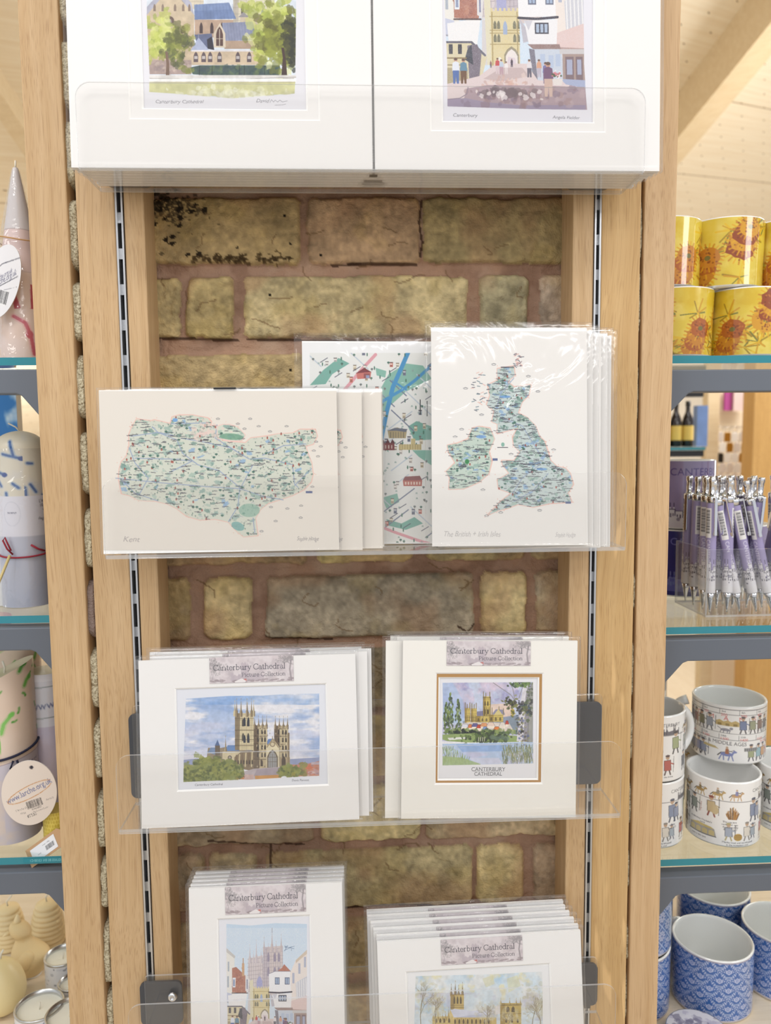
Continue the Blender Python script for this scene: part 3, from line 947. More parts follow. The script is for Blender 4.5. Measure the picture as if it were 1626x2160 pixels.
    R_(.84, 1.12, 1.0, 1.32, (172, 152, 146)); R_(.86, 1.14, .92, 1.31, (134, 116, 122)); R_(.935, 1.14, .985, 1.31, (134, 116, 122)); R_(.87, 1.16, .91, 1.27, (172, 176, 200)); R_(.945, 1.16, .975, 1.27, (172, 176, 200)); R_(.82, 1.085, 1.0, 1.12, (206, 202, 204))
    # street
    P([(0, 1.34), (.24, 1.28), (.36, 1.19), (.58, 1.19), (.66, 1.31), (1, 1.33), (1, 1.53), (0, 1.53)], (222, 206, 206)); P([(.27, 1.3), (.40, 1.22), (.55, 1.22), (.60, 1.28), (.40, 1.32)], (192, 172, 172), .7); blobs(r, .42, 1.33, .09, .02, 60, .014, [(214, 178, 166), (228, 208, 200), (200, 168, 160)], .6)
    P([(.82, 1.30), (1, 1.31), (1, 1.37), (.86, 1.34)], (170, 178, 206))
    P([(.15, 1.37), (.3, 1.345), (.7, 1.35), (1, 1.36), (1.01, 1.53), (0, 1.51), (.0, 1.45), (.13, 1.44)], (172, 150, 158)); P([(0, 1.45), (.14, 1.44), (.30, 1.47), (.5, 1.49), (1, 1.49), (1, 1.53), (0, 1.51)], (150, 138, 166), .8)
    blobs(r, .5, 1.42, .2, .04, 110, .024, [(140, 112, 118), (160, 130, 128), (190, 168, 172), (128, 110, 130)], .5, (.1, 1.36, 1, 1.53)); blobs(r, .45, 1.40, .12, .012, 14, .03, [(98, 80, 88), (110, 92, 96)], .6); blobs(r, .45, 1.41, .2, .02, 14, .02, [(240, 232, 232)], .7)
    r.line([(.16, 1.36), (.15, 1.41), (.10, 1.44), (0, 1.45)], .006, (140, 124, 140))
    def man(x, y, h, top, leg, skin=(206, 162, 140)):
        r.disc(x, y-h*.93, h*.07, h*.085, skin); r.disc(x, y-h*.96, h*.07, h*.05, (110, 90, 84))
        P([(x-h*.14, y-h*.5), (x-h*.12, y-h*.82), (x, y-h*.88), (x+h*.12, y-h*.82), (x+h*.15, y-h*.5)], top); P([(x-h*.12, y-h*.52), (x+h*.12, y-h*.52), (x+h*.11, y), (x+h*.03, y), (x, y-h*.3), (x-h*.03, y), (x-h*.11, y)], leg)
    man(.075, 1.335, .185, (226, 230, 240), (96, 120, 176)); man(.13, 1.335, .18, (110, 146, 170), (120, 92, 74))
    man(.373, 1.265, .115, (200, 92, 96), (214, 196, 200)); man(.40, 1.27, .11, (196, 206, 222), (190, 160, 170)); man(.435, 1.265, .09, (236, 230, 230), (220, 206, 206)); man(.475, 1.215, .06, (90, 80, 90), (90, 80, 96))
    man(.325, 1.22, .05, (150, 110, 110), (120, 110, 120)); man(.60, 1.29, .13, (226, 220, 224), (110, 106, 120)); man(.67, 1.29, .13, (216, 166, 140), (190, 182, 196)); man(.717, 1.335, .155, (130, 124, 170), (140, 124, 150)); man(.735, 1.43, .25, (124, 96, 124), (206, 178, 166))
    blobs(r, .80, 1.27, .02, .014, 26, .01, [(70, 84, 66), (210, 130, 140), (240, 236, 236), (90, 110, 84)], .9); P([(.765, 1.30), (.84, 1.30), (.83, 1.345), (.775, 1.345)], (226, 218, 214))
    r.grain(.09, .06, 6); r.set_clip(None)


def art_street_big():
    x0, x1, yb = 378, 1084, 547
    r = Ras(330, -640, 1160, 640, .62, (232, 231, 239))
    s = x1-x0
    r.tf = lambda p: np.stack([x0+p[:, 0]*s+(p[:, 1]-.9)*14, yb+(p[:, 1]-1.53)*s], 1); r.tfs = s
    street(r)
    r.tf = None; del r.tfs
    c = (112, 112, 122)
    r.text('Canterbury', 420, 578, 24, c, slant=.15, sx=1.1, rot=.02); r.text('Angela Fielder', 924, 588, 22, c, slant=.15, sx=1.08, rot=.03)
    return r


def art_street_small():
    x0, x1, yt = 641, 1193, 486
    r = Ras(590, 440, 1240, 1500, .62, (236, 237, 244))
    s = x1-x0
    r.tf = lambda p: np.stack([x0+p[:, 0]*s, yt+p[:, 1]*s], 1); r.tfs = s
    street(r)
    r.tf = None; del r.tfs
    r.text('Canterbury', 680, 1362, 24, (112, 112, 122), slant=.15); r.text('Angela Fielder', 1010, 1362, 22, (112, 112, 122), slant=.15)
    return r


def art_cathedral():
    """the cathedral over roofs and trees under a striped sky (framed landscape)"""
    r = Ras(400, 285, 1295, 895, .72, (234, 236, 244))
    r.set_clip([(464, 366), (700, 350), (900, 348), (1050, 338), (1226, 336), (1229, 600), (1227, 806), (1000, 818), (830, 828), (640, 834), (540, 838), (450, 842), (452, 700), (460, 500)])
    for k in range(30):
        t = k/29; r.rect(440, 335+t*390, 1240, 352+t*390, tuple(np.array((160, 186, 226))*(1-t)+np.array((222, 220, 232))*t))
    r.wash((238, 236, 240), 60, .43, .14, 21, .95, (330, 740), ax=4.0); r.wash((150, 174, 216), 46, .60, .14, 12, .7, (330, 700), ax=4.5); r.wash((206, 208, 228), 40, .55, .16, 15, .6, (500, 740), ax=4.0)
    r.wash((118, 160, 218), 70, .42, .25, 77, .6, (330, 400), ax=3.0)
    r.poly([(448, 716), (520, 708), (600, 712), (700, 716), (1050, 712), (1230, 700), (1230, 770), (448, 770)], (150, 160, 196))
    lt, dk, ln = (214, 200, 166), (108, 92, 74), (90, 76, 64)
    # nave and roofs
    r.poly([(582, 710), (590, 646), (640, 650), (760, 632), (900, 616), (950, 600), (960, 760), (582, 760)], (150, 136, 116)); r.poly([(588, 672), (606, 645), (638, 645), (642, 690)], (126, 146, 178)); r.poly([(686, 665), (702, 632), (762, 632), (768, 664)], (110, 140, 186)); r.poly([(786, 660), (802, 622), (846, 616), (850, 664)], (96, 132, 190)); r.poly([(920, 626), (934, 596), (956, 594), (940, 626)], (104, 134, 186))
    r.poly([(628, 636), (644, 600), (658, 636)], (92, 112, 152)); r.rect(630, 634, 658, 690, (112, 100, 88)); pinnacle(r, 690, 690, 586, 16, (180, 164, 134), dk)
    r.rect(672, 668, 780, 760, lt); r.disc(714, 702, 12, 12, (96, 86, 76)); r.disc(714, 702, 7, 7, (170, 160, 150))
    r.poly([(736, 760), (740, 700), (780, 668), (850, 660), (852, 780), (740, 760)], (134, 116, 92))
    for k in range(6): r.line([(748+k*18, 752), (752+k*18, 690-k*4)], 8, (206, 190, 152) if k % 2 else (120, 100, 78))
    for k in range(7): arch(r, 746+k*16, 740, 9, 26, (72, 60, 50))
    # tall tower
    tower(r, 743, 850, 448, 660, (212, 198, 162), (118, 102, 82), ln, 62, 4, 2)
    for x in (753, 778, 812, 838): pinnacle(r, x, 470, 372, 14, (170, 152, 122), (96, 82, 66))
    for y in (478, 545, 600, 632): r.line([(743, y), (850, y)], 3, (96, 82, 66), .8)
    for x in (798, 820):
        arch(r, x, 522, 13, 52, (58, 60, 70)); arch(r, x, 618, 13, 46, (58, 60, 70))
    # west towers
    for a, b, t in ((850, 928, 518), (968, 1048, 520)):
        r.rect(a, t, b, 768, (190, 174, 140)); r.rect(a, t, a+(b-a)*.42, 768, (96, 80, 66), .85)
        for k in range(5):
            y = t+18+k*44; r.line([(a, y), (b, y)], 3, (84, 70, 58), .85)
        for x in np.linspace(a+6, b-4, 4): pinnacle(r, x, t+20, t-48, 13, (164, 146, 116), (84, 70, 58))
        for k in range(4):
            for x in (a+(b-a)*.32, a+(b-a)*.62, a+(b-a)*.84): arch(r, x, t+50+k*44, 9, 28, (66, 58, 54)); r.line([(x+7, t+8+k*44), (x+7, t+48+k*44)], 3, (224, 212, 180), .8)
    for k in range(90): r.disc(RNG.uniform(850, 1050), RNG.uniform(530, 760), 3, 5, [(226, 214, 182), (76, 64, 56), (150, 134, 108)][k % 3], .55)
    # gable front
    r.poly([(922, 760), (924, 640), (960, 590), (996, 640), (998, 760)], (222, 210, 178)); r.disc(958, 626, 16, 16, (150, 134, 110)); r.disc(958, 626, 10, 10, (214, 200, 168)); arch(r, 958, 760, 62, 104, (108, 94, 78)); arch(r, 958, 758, 50, 92, (160, 162, 164))
    for k in range(5): r.line([(938+k*10, 758), (938+k*10, 680)], 2.4, (96, 84, 70))
    for y in (700, 726): r.line([(934, y), (982, y)], 2.4, (96, 84, 70))
    r.poly([(922, 644), (960, 590), (996, 644), (990, 646), (960, 604), (928, 646)], (166, 148, 116)); r.line([(958, 580), (958, 594)], 3, (120, 104, 84))
    r.rect(1000, 700, 1058, 758, (170, 152, 120)); arch(r, 1022, 752, 24, 60, (76, 62, 52)); arch(r, 896, 752, 14, 40, (76, 62, 52)); r.rect(1044, 560, 1056, 756, (140, 122, 96))
    # roofs and trees in front
    r.rect(450, 752, 520, 790, (206, 196, 150)); r.rect(450, 745, 500, 760, (170, 160, 140)); r.rect(476, 764, 490, 780, (150, 156, 170))
    r.poly([(1060, 742), (1140, 742), (1226, 722), (1226, 806), (1060, 812)], (196, 132, 110)); r.poly([(1136, 770), (1170, 740), (1200, 768)], (206, 116, 84)); r.poly([(1160, 784), (1190, 762), (1228, 778), (1228, 800), (1165, 800)], (196, 156, 156)); r.poly([(1100, 740), (1130, 726), (1150, 740)], (168, 108, 96)); r.rect(1180, 728, 1226, 742, (190, 172, 180))
    for k in range(26): r.disc(RNG.uniform(1070, 1225), RNG.uniform(735, 804), 9, 4, [(176, 116, 100), (150, 128, 140), (214, 196, 186), (206, 130, 96)][k % 4], .7)
    r.poly([(740, 826), (760, 792), (850, 766), (1000, 756), (1030, 776), (1000, 815), (860, 828)], (190, 178, 184)); r.poly([(850, 808), (870, 768), (1004, 758), (1030, 790), (1010, 802)], (168, 156, 166)); r.poly([(856, 806), (1010, 800), (1008, 818), (860, 826)], (206, 150, 84)); r.poly([(748, 826), (778, 792), (806, 826)], (206, 134, 84)); r.rect(796, 800, 850, 828, (206, 176, 170)); r.poly([(742, 812), (776, 786), (800, 812), (796, 818), (776, 798), (750, 822)], (150, 104, 96))
    g = [(126, 134, 62), (104, 116, 54), (150, 154, 76), (86, 98, 50), (136, 146, 84)]
    blobs(r, 620, 755, 54, 24, 240, 15, g, .7); blobs(r, 560, 795, 60, 22, 260, 16, g, .7); blobs(r, 690, 800, 40, 18, 130, 14, g, .7); blobs(r, 490, 822, 30, 12, 90, 12, g, .7); blobs(r, 760, 762, 20, 10, 40, 9, g, .7); blobs(r, 1060, 782, 36, 17, 170, 12, g, .7); r.rect(1068, 786, 1090, 806, (176, 160, 60), .6)
    blobs(r, 600, 790, 70, 28, 90, 8, [(70, 82, 44), (166, 168, 96)], .5)
    r.grain(.07, 18, 4); r.set_clip(None)
    c = (96, 96, 108)
    r.text('Canterbury Cathedral', 514, 864, 17.5, c, slant=.15, sx=1.02, rot=-.03); r.text('Denis Pannett', 1068, 838, 17.5, c, slant=.15, sx=1.0, rot=-.02)
    return r


def art_river():
    """square picture: cathedral above the river with a birch on the right"""
    r = Ras(398, 300, 1030, 945, .74, (240, 239, 243))
    r.set_clip([(440, 348), (700, 346), (985, 344), (986, 600), (986, 834), (800, 838), (640, 842), (440, 846), (437, 660), (442, 500)])
    r.rect(430, 340, 990, 700, (198, 198, 222)); r.wash((158, 156, 198), 60, .48, .2, 2, .8, (340, 560)); r.wash((226, 206, 222), 70, .52, .18, 7, .8, (340, 600)); r.wash((206, 220, 240), 60, .55, .15, 12, .7, (340, 600)); r.poly([(700, 480), (860, 470), (880, 560), (720, 570)], (240, 206, 176), .7); r.poly([(440, 348), (500, 346), (560, 450), (580, 580), (440, 600)], (176, 202, 236), .6)
    r.poly([(560, 580), (640, 560), (800, 556), (900, 540), (960, 600), (900, 660), (560, 640)], (150, 160, 180))
    y_, yd, ink = (214, 190, 104), (150, 124, 60), (70, 62, 62)
    # cathedral
    r.poly([(600, 545), (640, 522), (690, 516), (710, 520), (720, 560), (600, 566)], (134, 130, 158)); r.poly([(742, 530), (760, 508), (806, 510), (816, 540), (744, 552)], (150, 146, 172))
    for x, w, t, b in ((590, 34, 500, 588), (628, 36, 502, 590), (706, 44, 430, 560), (760, 90, 540, 584), (680, 80, 548, 588)):
        r.rect(x-w/2, t, x+w/2, b, y_); r.rect(x-w/2, t, x-w*.15, b, yd, .7)
        for k in range(4): r.line([(x-w/2, t+(b-t)*(k+.5)/4), (x+w/2, t+(b-t)*(k+.5)/4)], 2, ink, .5)
        for k in range(3): arch(r, x-w*.3+k*w*.3, b-8, w*.14, (b-t)*.5, (90, 76, 50), .7)
    for x, t, b in ((576, 470, 506), (588, 480, 506), (604, 470, 506), (616, 474, 506), (630, 480, 506), (642, 472, 506), (686, 404, 440), (700, 412, 436), (724, 406, 440), (780, 494, 520), (738, 500, 540), (806, 506, 540)):
        r.line([(x, b), (x, t)], 5, (190, 170, 110)); r.line([(x, b), (x, t-4)], 2, ink)
    r.line([(684, 432), (684, 560)], 2.4, ink); r.line([(728, 432), (728, 540)], 2.4, ink); r.line([(684, 438), (728, 438)], 3, ink)
    for x in (696, 712): arch(r, x, 486, 8, 30, (96, 80, 50)); arch(r, x, 536, 8, 30, (96, 80, 50))
    for k in range(70): r.line([(RNG.uniform(575, 815), RNG.uniform(520, 590))]*2, 3, [ink, (232, 214, 140), yd][k % 3], .6)
    r.poly([(750, 540), (776, 506), (800, 540)], (222, 204, 140)); r.poly([(840, 560), (862, 540), (900, 560), (900, 640), (840, 640)], (136, 150, 160), .7); r.disc(862, 520, 12, 14, (206, 180, 70)); blobs(r, 862, 528, 8, 16, 30, 6, [(110, 110, 60), (206, 184, 80)], .7)
    # houses
    r.poly([(550, 596), (600, 585), (840, 590), (870, 640), (540, 650)], (226, 214, 204))
    for x, y, w, c in ((575, 610, 26, (222, 222, 232)), (606, 612, 16, (222, 130, 80)), (636, 606, 24, (106, 98, 150)), (660, 614, 18, (196, 74, 56)), (690, 604, 26, (226, 160, 110)), (730, 600, 26, (232, 206, 190)), (766, 626, 22, (226, 130, 66)), (800, 600, 20, (236, 226, 214)), (828, 590, 12, (190, 74, 60)), (696, 626, 18, (136, 160, 206))):
        r.poly([(x-w, y+8), (x-w*.5, y-14), (x+w*.5, y-14), (x+w, y+8)], c); r.rect(x-w*.8, y+8, x+w*.8, y+22, (246, 232, 214)); r.line([(x-w, y+8), (x-w*.5, y-14), (x+w*.5, y-14), (x+w, y+8)], 1.8, ink, .7)
    g = [(116, 138, 72), (92, 112, 60), (146, 162, 96), (74, 92, 58)]
    for x, t, w in ((462, 470, 16), (488, 412, 17), (533, 450, 17)):
        for i in range(90):
            y = RNG.uniform(t, 650); ww = w*min(1, (y-t)/90+.12)
            r.disc(x+RNG.uniform(-ww, ww), y, 5, 9, g[RNG.integers(4)] if RNG.random() < .7 else (62, 72, 62), .7)
    blobs(r, 640, 650, 110, 12, 150, 12, g, .7, (440, 630, 900, 668)); blobs(r, 560, 645, 50, 6, 40, 8, [(54, 62, 52), (40, 46, 44)], .8)
    r.poly([(440, 660), (640, 652), (890, 668), (900, 704), (600, 708), (470, 700), (440, 690)], (150, 170, 108)); r.poly([(470, 680), (580, 674), (600, 684), (480, 694)], (232, 232, 226))
    blobs(r, 710, 682, 70, 13, 150, 11, [(96, 116, 64), (120, 140, 80), (70, 84, 56), (54, 62, 52)], .75)
    for k in range(4): r.line([(655+k*12, 700), (658+k*12, 676)], 3, (222, 214, 200)); r.disc(740+k*28, 676+k % 2*8, 18, 14, (110, 128, 120), .6)
    # river
    r.poly([(440, 716), (986, 704), (986, 846), (440, 846)], (186, 206, 236)); r.poly([(520, 720), (840, 716), (820, 760), (560, 766)], (142, 176, 226), .8); r.wash((206, 200, 226), 40, .5, .2, 30, .7, (735, 850), ax=3); r.poly([(600, 800), (780, 800), (800, 846), (640, 846)], (222, 218, 234), .6)
    for i in range(200):
        x, y = RNG.uniform(440, 600), RNG.uniform(735, 840)
        if (x-440)/190 < (y-700)/130: r.line([(x, y+12), (x+RNG.uniform(-8, 8), y-12)], 3, [(132, 156, 96), (166, 184, 124), (110, 132, 84), (188, 204, 160)][i % 4], .7)
    r.poly([(440, 846), (440, 790), (560, 800), (670, 838), (660, 846)], (160, 182, 120), .8)
    for i in range(260):
        x, y = RNG.uniform(800, 986), RNG.uniform(730, 830)
        r.line([(x, y+16), (x+RNG.uniform(-10, 10), y-18)], 3, [(110, 122, 80), (140, 146, 96), (84, 96, 70), (166, 166, 112)][i % 4], .65)
    # birch
    r.poly([(886, 700), (900, 560), (912, 450), (930, 346), (960, 346), (958, 500), (952, 600), (958, 706)], (222, 218, 224)); r.poly([(946, 706), (956, 560), (962, 400), (978, 346), (986, 346), (984, 706)], (150, 150, 140), .85)
    r.poly([(925, 700), (935, 560), (940, 430), (958, 346), (966, 346), (958, 706)], (128, 124, 132), .7)
    for p in ([(880, 460), (850, 420), (780, 372), (745, 348)], [(880, 470), (862, 380), (840, 346)], [(900, 440), (920, 380), (935, 346)], [(885, 480), (850, 450), (820, 440)]): r.line(p, 5, (150, 146, 150), .9)
    blobs(r, 905, 356, 34, 10, 60, 8, [(92, 120, 66), (120, 146, 84), (60, 76, 56)], .8); blobs(r, 850, 470, 24, 18, 60, 7, [(84, 96, 56), (120, 120, 66), (60, 58, 50)], .8); blobs(r, 930, 500, 30, 26, 90, 9, [(66, 80, 96), (90, 104, 70), (60, 58, 60), (120, 124, 84)], .7); blobs(r, 915, 620, 24, 60, 90, 7, [(60, 58, 56), (110, 96, 84), (150, 150, 90), (92, 104, 150)], .6); blobs(r, 965, 420, 12, 60, 50, 6, [(120, 130, 100), (88, 96, 80)], .6)
    r.grain(.08, 22, 8); r.set_clip(None)
    c = (92, 94, 100)
    for k, (st, y) in enumerate((('CANTERBURY', 880), ('CATHEDRAL', 907))):
        r.text(st, 714-k*1, y, 33 if k == 0 else 30, c, 'c', sx=.98, slant=.05); r.text(st, 714.8-k, y+.8, 33 if k == 0 else 30, c, 'c', sx=.98, al=.6)
        w = 94 if k == 0 else 84
        r.line([(714-w, y-22), (714+w, y-22)], 1.4, (170, 170, 176)); r.line([(714-w, y+1), (714+w, y+1)], 1.4, (170, 170, 176))
    return r


def art_winter():
    """cathedral among bare winter trees"""
    r = Ras(435, 485, 1260, 1090, .74, (243, 243, 244))
    r.set_clip([(480, 546), (700, 540), (950, 534), (1100, 524), (1203, 520), (1206, 700), (1206, 1040), (474, 1044), (472, 800)])
    r.rect(470, 515, 1210, 1050, (214, 228, 238)); r.wash((236, 236, 234), 90, .46, .2, 4, .8); r.wash((176, 208, 232), 80, .56, .16, 8, .7, (500, 760)); r.wash((232, 226, 190), 60, .60, .12, 19, .8, (500, 700)); r.wash((190, 190, 212), 70, .5, .2, 23, .6, (640, 800)); r.poly([(1000, 560), (1060, 540), (1080, 600), (1010, 640)], (222, 222, 184), .6); r.poly([(860, 560), (920, 540), (930, 590), (880, 610)], (222, 220, 184), .6)
    y_, yd = (200, 176, 112), (140, 116, 72)
    for x, t in ((682, 598), (705, 580), (724, 604), (746, 588)): pinnacle(r, x, 662, t, 14, (166, 146, 108), (110, 104, 110))
    r.rect(678, 650, 754, 736, y_); r.rect(678, 650, 700, 736, yd, .6)
    for x in (700, 718, 736): arch(r, x, 704, 10, 44, (92, 80, 62))
    for y in (652, 712, 724): r.line([(678, y), (754, y)], 3, (120, 98, 60), .8)
    r.poly([(676, 742), (700, 732), (800, 745), (930, 732), (930, 776), (690, 790)], (216, 220, 238)); r.poly([(690, 786), (800, 768), (930, 760), (930, 780)], (180, 186, 214), .6)
    r.rect(690, 782, 940, 860, (206, 182, 116)); r.poly([(662, 790), (676, 736), (700, 790)], (222, 200, 140))
    for k in range(9): arch(r, 704+k*24, 818, 11, 28, (96, 80, 56)); r.line([(716+k*24, 786), (716+k*24, 850)], 3, (160, 136, 84))
    r.rect(575, 776, 690, 860, (206, 184, 120)); 
    for x, t in ((580, 762), (606, 740), (632, 762), (650, 756), (666, 730)): pinnacle(r, x, 800, t, 13, (196, 172, 110), yd)
    for x in (598, 620, 642, 670): arch(r, x, 812, 11, 26, (96, 80, 56))
    r.rect(962, 700, 1082, 860, (196, 172, 100)); r.rect(962, 700, 990, 860, (150, 126, 70), .6)
    for x in (966, 1016, 1054, 1078): pinnacle(r, x, 712, 678, 12, (206, 184, 116), yd)
    for x in (1006, 1036): arch(r, x, 752, 18, 34, (90, 76, 54))
    for x in (996, 1030, 1062): arch(r, x, 812, 10, 24, (90, 76, 54))
    r.line([(962, 712), (1082, 710)], 4, (120, 98, 60)); r.line([(962, 762), (1082, 760)], 3, (120, 98, 60), .8); r.poly([(930, 720), (962, 706), (962, 760), (930, 770)], (226, 222, 222))
    r.rect(470, 850, 1210, 1050, (226, 226, 226)); r.wash((196, 202, 190), 40, .5, .2, 40, .7, (850, 1050))
    def tree(x, base, h, w, n, c, cl):
        def br(x, y, a, l, wd, d):
            x2, y2 = x+l*math.sin(a), y-l*math.cos(a)
            r.line([(x, y), (x2, y2)], wd, c, .8)
            if d == 0: return
            for k in range(3): br(x2, y2, a+RNG.normal(0, .5), l*RNG.uniform(.6, .82), wd*.62, d-1)
        blobs(r, x+w*.05, base-h*.62, w*.34, h*.2, n, 11, cl, .3)
        br(x, base, RNG.normal(0, .08), h*.30, 5, 4)
    br_ = (146, 134, 110)
    tree(510, 860, 310, 120, 70, br_, [(206, 204, 176), (222, 220, 206)]); tree(598, 860, 230, 70, 70, br_, [(206, 200, 166), (220, 214, 180)])
    tree(1140, 870, 270, 150, 120, br_, [(206, 202, 174), (190, 184, 150), (222, 220, 206)]); tree(880, 870, 180, 90, 60, br_, [(212, 208, 186)]); tree(1000, 880, 150, 80, 40, br_, [(216, 212, 196)]); tree(1190, 860, 200, 60, 40, br_, [(200, 196, 170)])
    r.grain(.07, 22, 12); r.set_clip(None)
    return r


ISL = [(985, 215), (1060, 203), (1066, 245), (1030, 275), (1062, 300), (1140, 290), (1128, 340), (1098, 370), (1080, 420), (1120, 440), (1160, 480), (1180, 530), (1202, 550), (1220, 600), (1230, 640), (1260, 668), (1300, 676), (1322, 700), (1337, 750), (1312, 790), (1330, 832), (1230, 838), (1150, 855), (1080, 842), (1030, 862), (985, 872), (940, 892), (1000, 830), (1050, 790), (990, 770), (985, 730), (1040, 700), (1010, 660), (1005, 640), (1062, 640), (1090, 600), (1060, 570), (1055, 530), (1080, 490), (1040, 500), (985, 515), (985, 470), (960, 460), (970, 410), (935, 380), (950, 340), (940, 290), (985, 270)]
IRE = [(870, 490), (900, 483), (950, 490), (970, 540), (945, 600), (960, 640), (945, 700), (900, 740), (830, 770), (762, 772), (765, 720), (750, 690), (790, 650), (760, 600), (755, 570), (800, 560), (850, 540)]
KENT = [(255, 485), (270, 460), (300, 465), (345, 470), (360, 465), (445, 485), (455, 450), (490, 440), (560, 440), (640, 455), (660, 475), (650, 495), (690, 495), (705, 560), (720, 575), (760, 580), (840, 585), (870, 560), (950, 550), (1010, 540), (1090, 535), (1130, 515), (1210, 515), (1220, 550), (1200, 590), (1158, 602), (1170, 640), (1190, 690), (1198, 750), (1188, 790), (1150, 830), (1090, 860), (1030, 880), (960, 902), (920, 932), (892, 980), (905, 1072), (830, 1078), (795, 1050), (750, 1000), (680, 985), (600, 990), (530, 970), (480, 930), (430, 905), (370, 890), (280, 885), (230, 860), (190, 850), (175, 770), (180, 720), (190, 685), (215, 660), (230, 600), (230, 540), (245, 500)]
SHEPPEY = [(690, 500), (720, 490), (760, 490), (800, 505), (838, 545), (820, 572), (760, 572), (700, 560)]


def inside(poly, x, y):
    c = False; n = len(poly)
    for i in range(n):
        ax, ay = poly[i]; bx, by = poly[(i+1) % n]
        if (y < ay) != (y < by) and x < ax+(y-ay)*(bx-ax)/(by-ay): c = not c
    return c


def rnd_in(poly):
    xs = [p[0] for p in poly]; ys = [p[1] for p in poly]
    while True:
        x, y = RNG.uniform(min(xs), max(xs)), RNG.uniform(min(ys), max(ys))
        if inside(poly, x, y): return x, y


GREENS = [(152, 182, 172), (134, 168, 160), (166, 192, 178), (118, 152, 142), (176, 198, 186)]


def land(r, poly, base, n_patch, n_mark, n_lab, roads, sz=1.0, blue=.12, rim=(244, 208, 200)):
    r.line(poly+[poly[0]], 10*sz, rim, .9)
    r.poly(poly, base, jit=1.0)
    r.set_clip(poly)
    for i in range(n_patch):
        x, y = rnd_in(poly)
        r.disc(x, y, RNG.uniform(8, 22)*sz, RNG.uniform(5, 12)*sz, GREENS[RNG.integers(5)] if RNG.random() > blue else (140, 176, 214), .75, RNG.normal(0, .5), .2)
    r.set_clip(None)
    for rd in roads:
        r.line(rd, 5*sz, (156, 172, 200), .95)
    for i in range(n_mark):
        x, y = rnd_in(poly); k = RNG.random()
        if k < .55:
            r.line([(x-4*sz, y+3*sz), (x, y-3*sz), (x+4*sz, y+3*sz)], 1.3*sz, (120, 130, 130), .7)
        elif k < .8:
            r.disc(x, y, 3*sz, 3.6*sz, (86, 128, 118), .9); r.line([(x, y), (x, y+6*sz)], 1.3*sz, (110, 96, 84))
        elif k < .88:
            r.disc(x, y-2*sz, 8*sz, 5*sz, (74, 122, 108)); r.line([(x, y), (x, y+6*sz)], 2.2*sz, (80, 76, 70))
        elif k < .93:
            r.rect(x-4*sz, y-5*sz, x+4*sz, y+4*sz, (178, 96, 84)); r.poly([(x-5*sz, y-5*sz), (x, y-11*sz), (x+5*sz, y-5*sz)], (130, 74, 70))
        else:
            r.line([(x-9*sz, y), (x, y-2*sz), (x+9*sz, y+2*sz)], 1.6*sz, (140, 158, 186))
    for i in range(n_lab):
        x, y = rnd_in(poly); w = RNG.uniform(10, 24)*sz
        for q in range(int(w/3.4)): r.line([(x+q*6.6-w, y+RNG.normal(0, .8)), (x+q*6.6-w+4.6, y+RNG.normal(0, .8))], 3.6*sz*.9, (74, 72, 84), .9)
    n = len(poly)
    for i in range(int(n*1.6)):
        p = poly[RNG.integers(n)]
        r.line([(p[0]+RNG.normal(0, 14), p[1]+RNG.normal(0, 8))]*2, 4, (232, 160, 140), .7)


def sea_marks(r, pts):
    for x, y in pts:
        r.line([(x-10, y), (x, y-4), (x+10, y)], 2.4, (96, 98, 108)); r.line([(x-8, y+4), (x+8, y+4)], 1.6, (96, 98, 108))


def art_kent():
    x0, y0, x1, y1 = 44, 312, 1340, 1152
    r = Ras(x0, y0, x1, y1, .50, (238, 231, 221))
    rd = [[(160, 770), (400, 795), (640, 815), (810, 825), (930, 865), (1040, 885)], [(350, 500), (380, 530), (480, 570), (510, 640), (590, 700), (700, 730), (810, 820), (800, 920), (750, 1000)], [(500, 560), (620, 580), (760, 610), (860, 670), (940, 665), (1010, 680), (1090, 700), (1100, 800), (1120, 820)], [(260, 665), (450, 670), (560, 680), (440, 740)], [(230, 610), (260, 690), (330, 770), (280, 860)], [(690, 490), (680, 560), (860, 670)], [(880, 700), (820, 810)], [(930, 650), (1040, 600), (1160, 590)], [(450, 485), (640, 480)], [(240, 550), (380, 530), (460, 545)], [(1190, 720), (1100, 810)], [(880, 980), (890, 1060)], [(190, 780), (260, 850), (380, 890)]]
    land(r, KENT, (216, 220, 206), 210, 1100, 270, rd, 1.0, .10, (240, 196, 184))
    land(r, SHEPPEY, (214, 224, 208), 14, 20, 8, [], 1.0)
    r.disc(765, 552, 62, 17, (118, 166, 140), .85, .06); r.disc(800, 1024, 36, 22, (128, 178, 174), .9, .4); r.disc(860, 940, 56, 36, (140, 182, 164), .7); r.disc(470, 465, 14, 10, (120, 170, 220)); blobs(r, 620, 525, 44, 22, 40, 10, [(240, 206, 198), (236, 214, 204)], .6)
    sea_marks(r, [(865, 458), (910, 497), (835, 510), (1058, 497), (970, 524), (695, 458), (800, 484), (1203, 625), (1225, 655), (1240, 603), (1215, 578), (1062, 930), (1135, 915), (1133, 978), (1000, 996), (1195, 815), (925, 1050), (975, 922)])
    r.rect(1160, 838, 1195, 850, (96, 108, 150))
    c = (176, 168, 166)
    r.text('Kent', 196, 1106, 40, c, slant=.3, sx=1.1, jit=.04); r.text('Sophie Hodge', 1112, 1100, 30, (150, 144, 146), slant=.25, sx=.68, jit=.08)
    return r


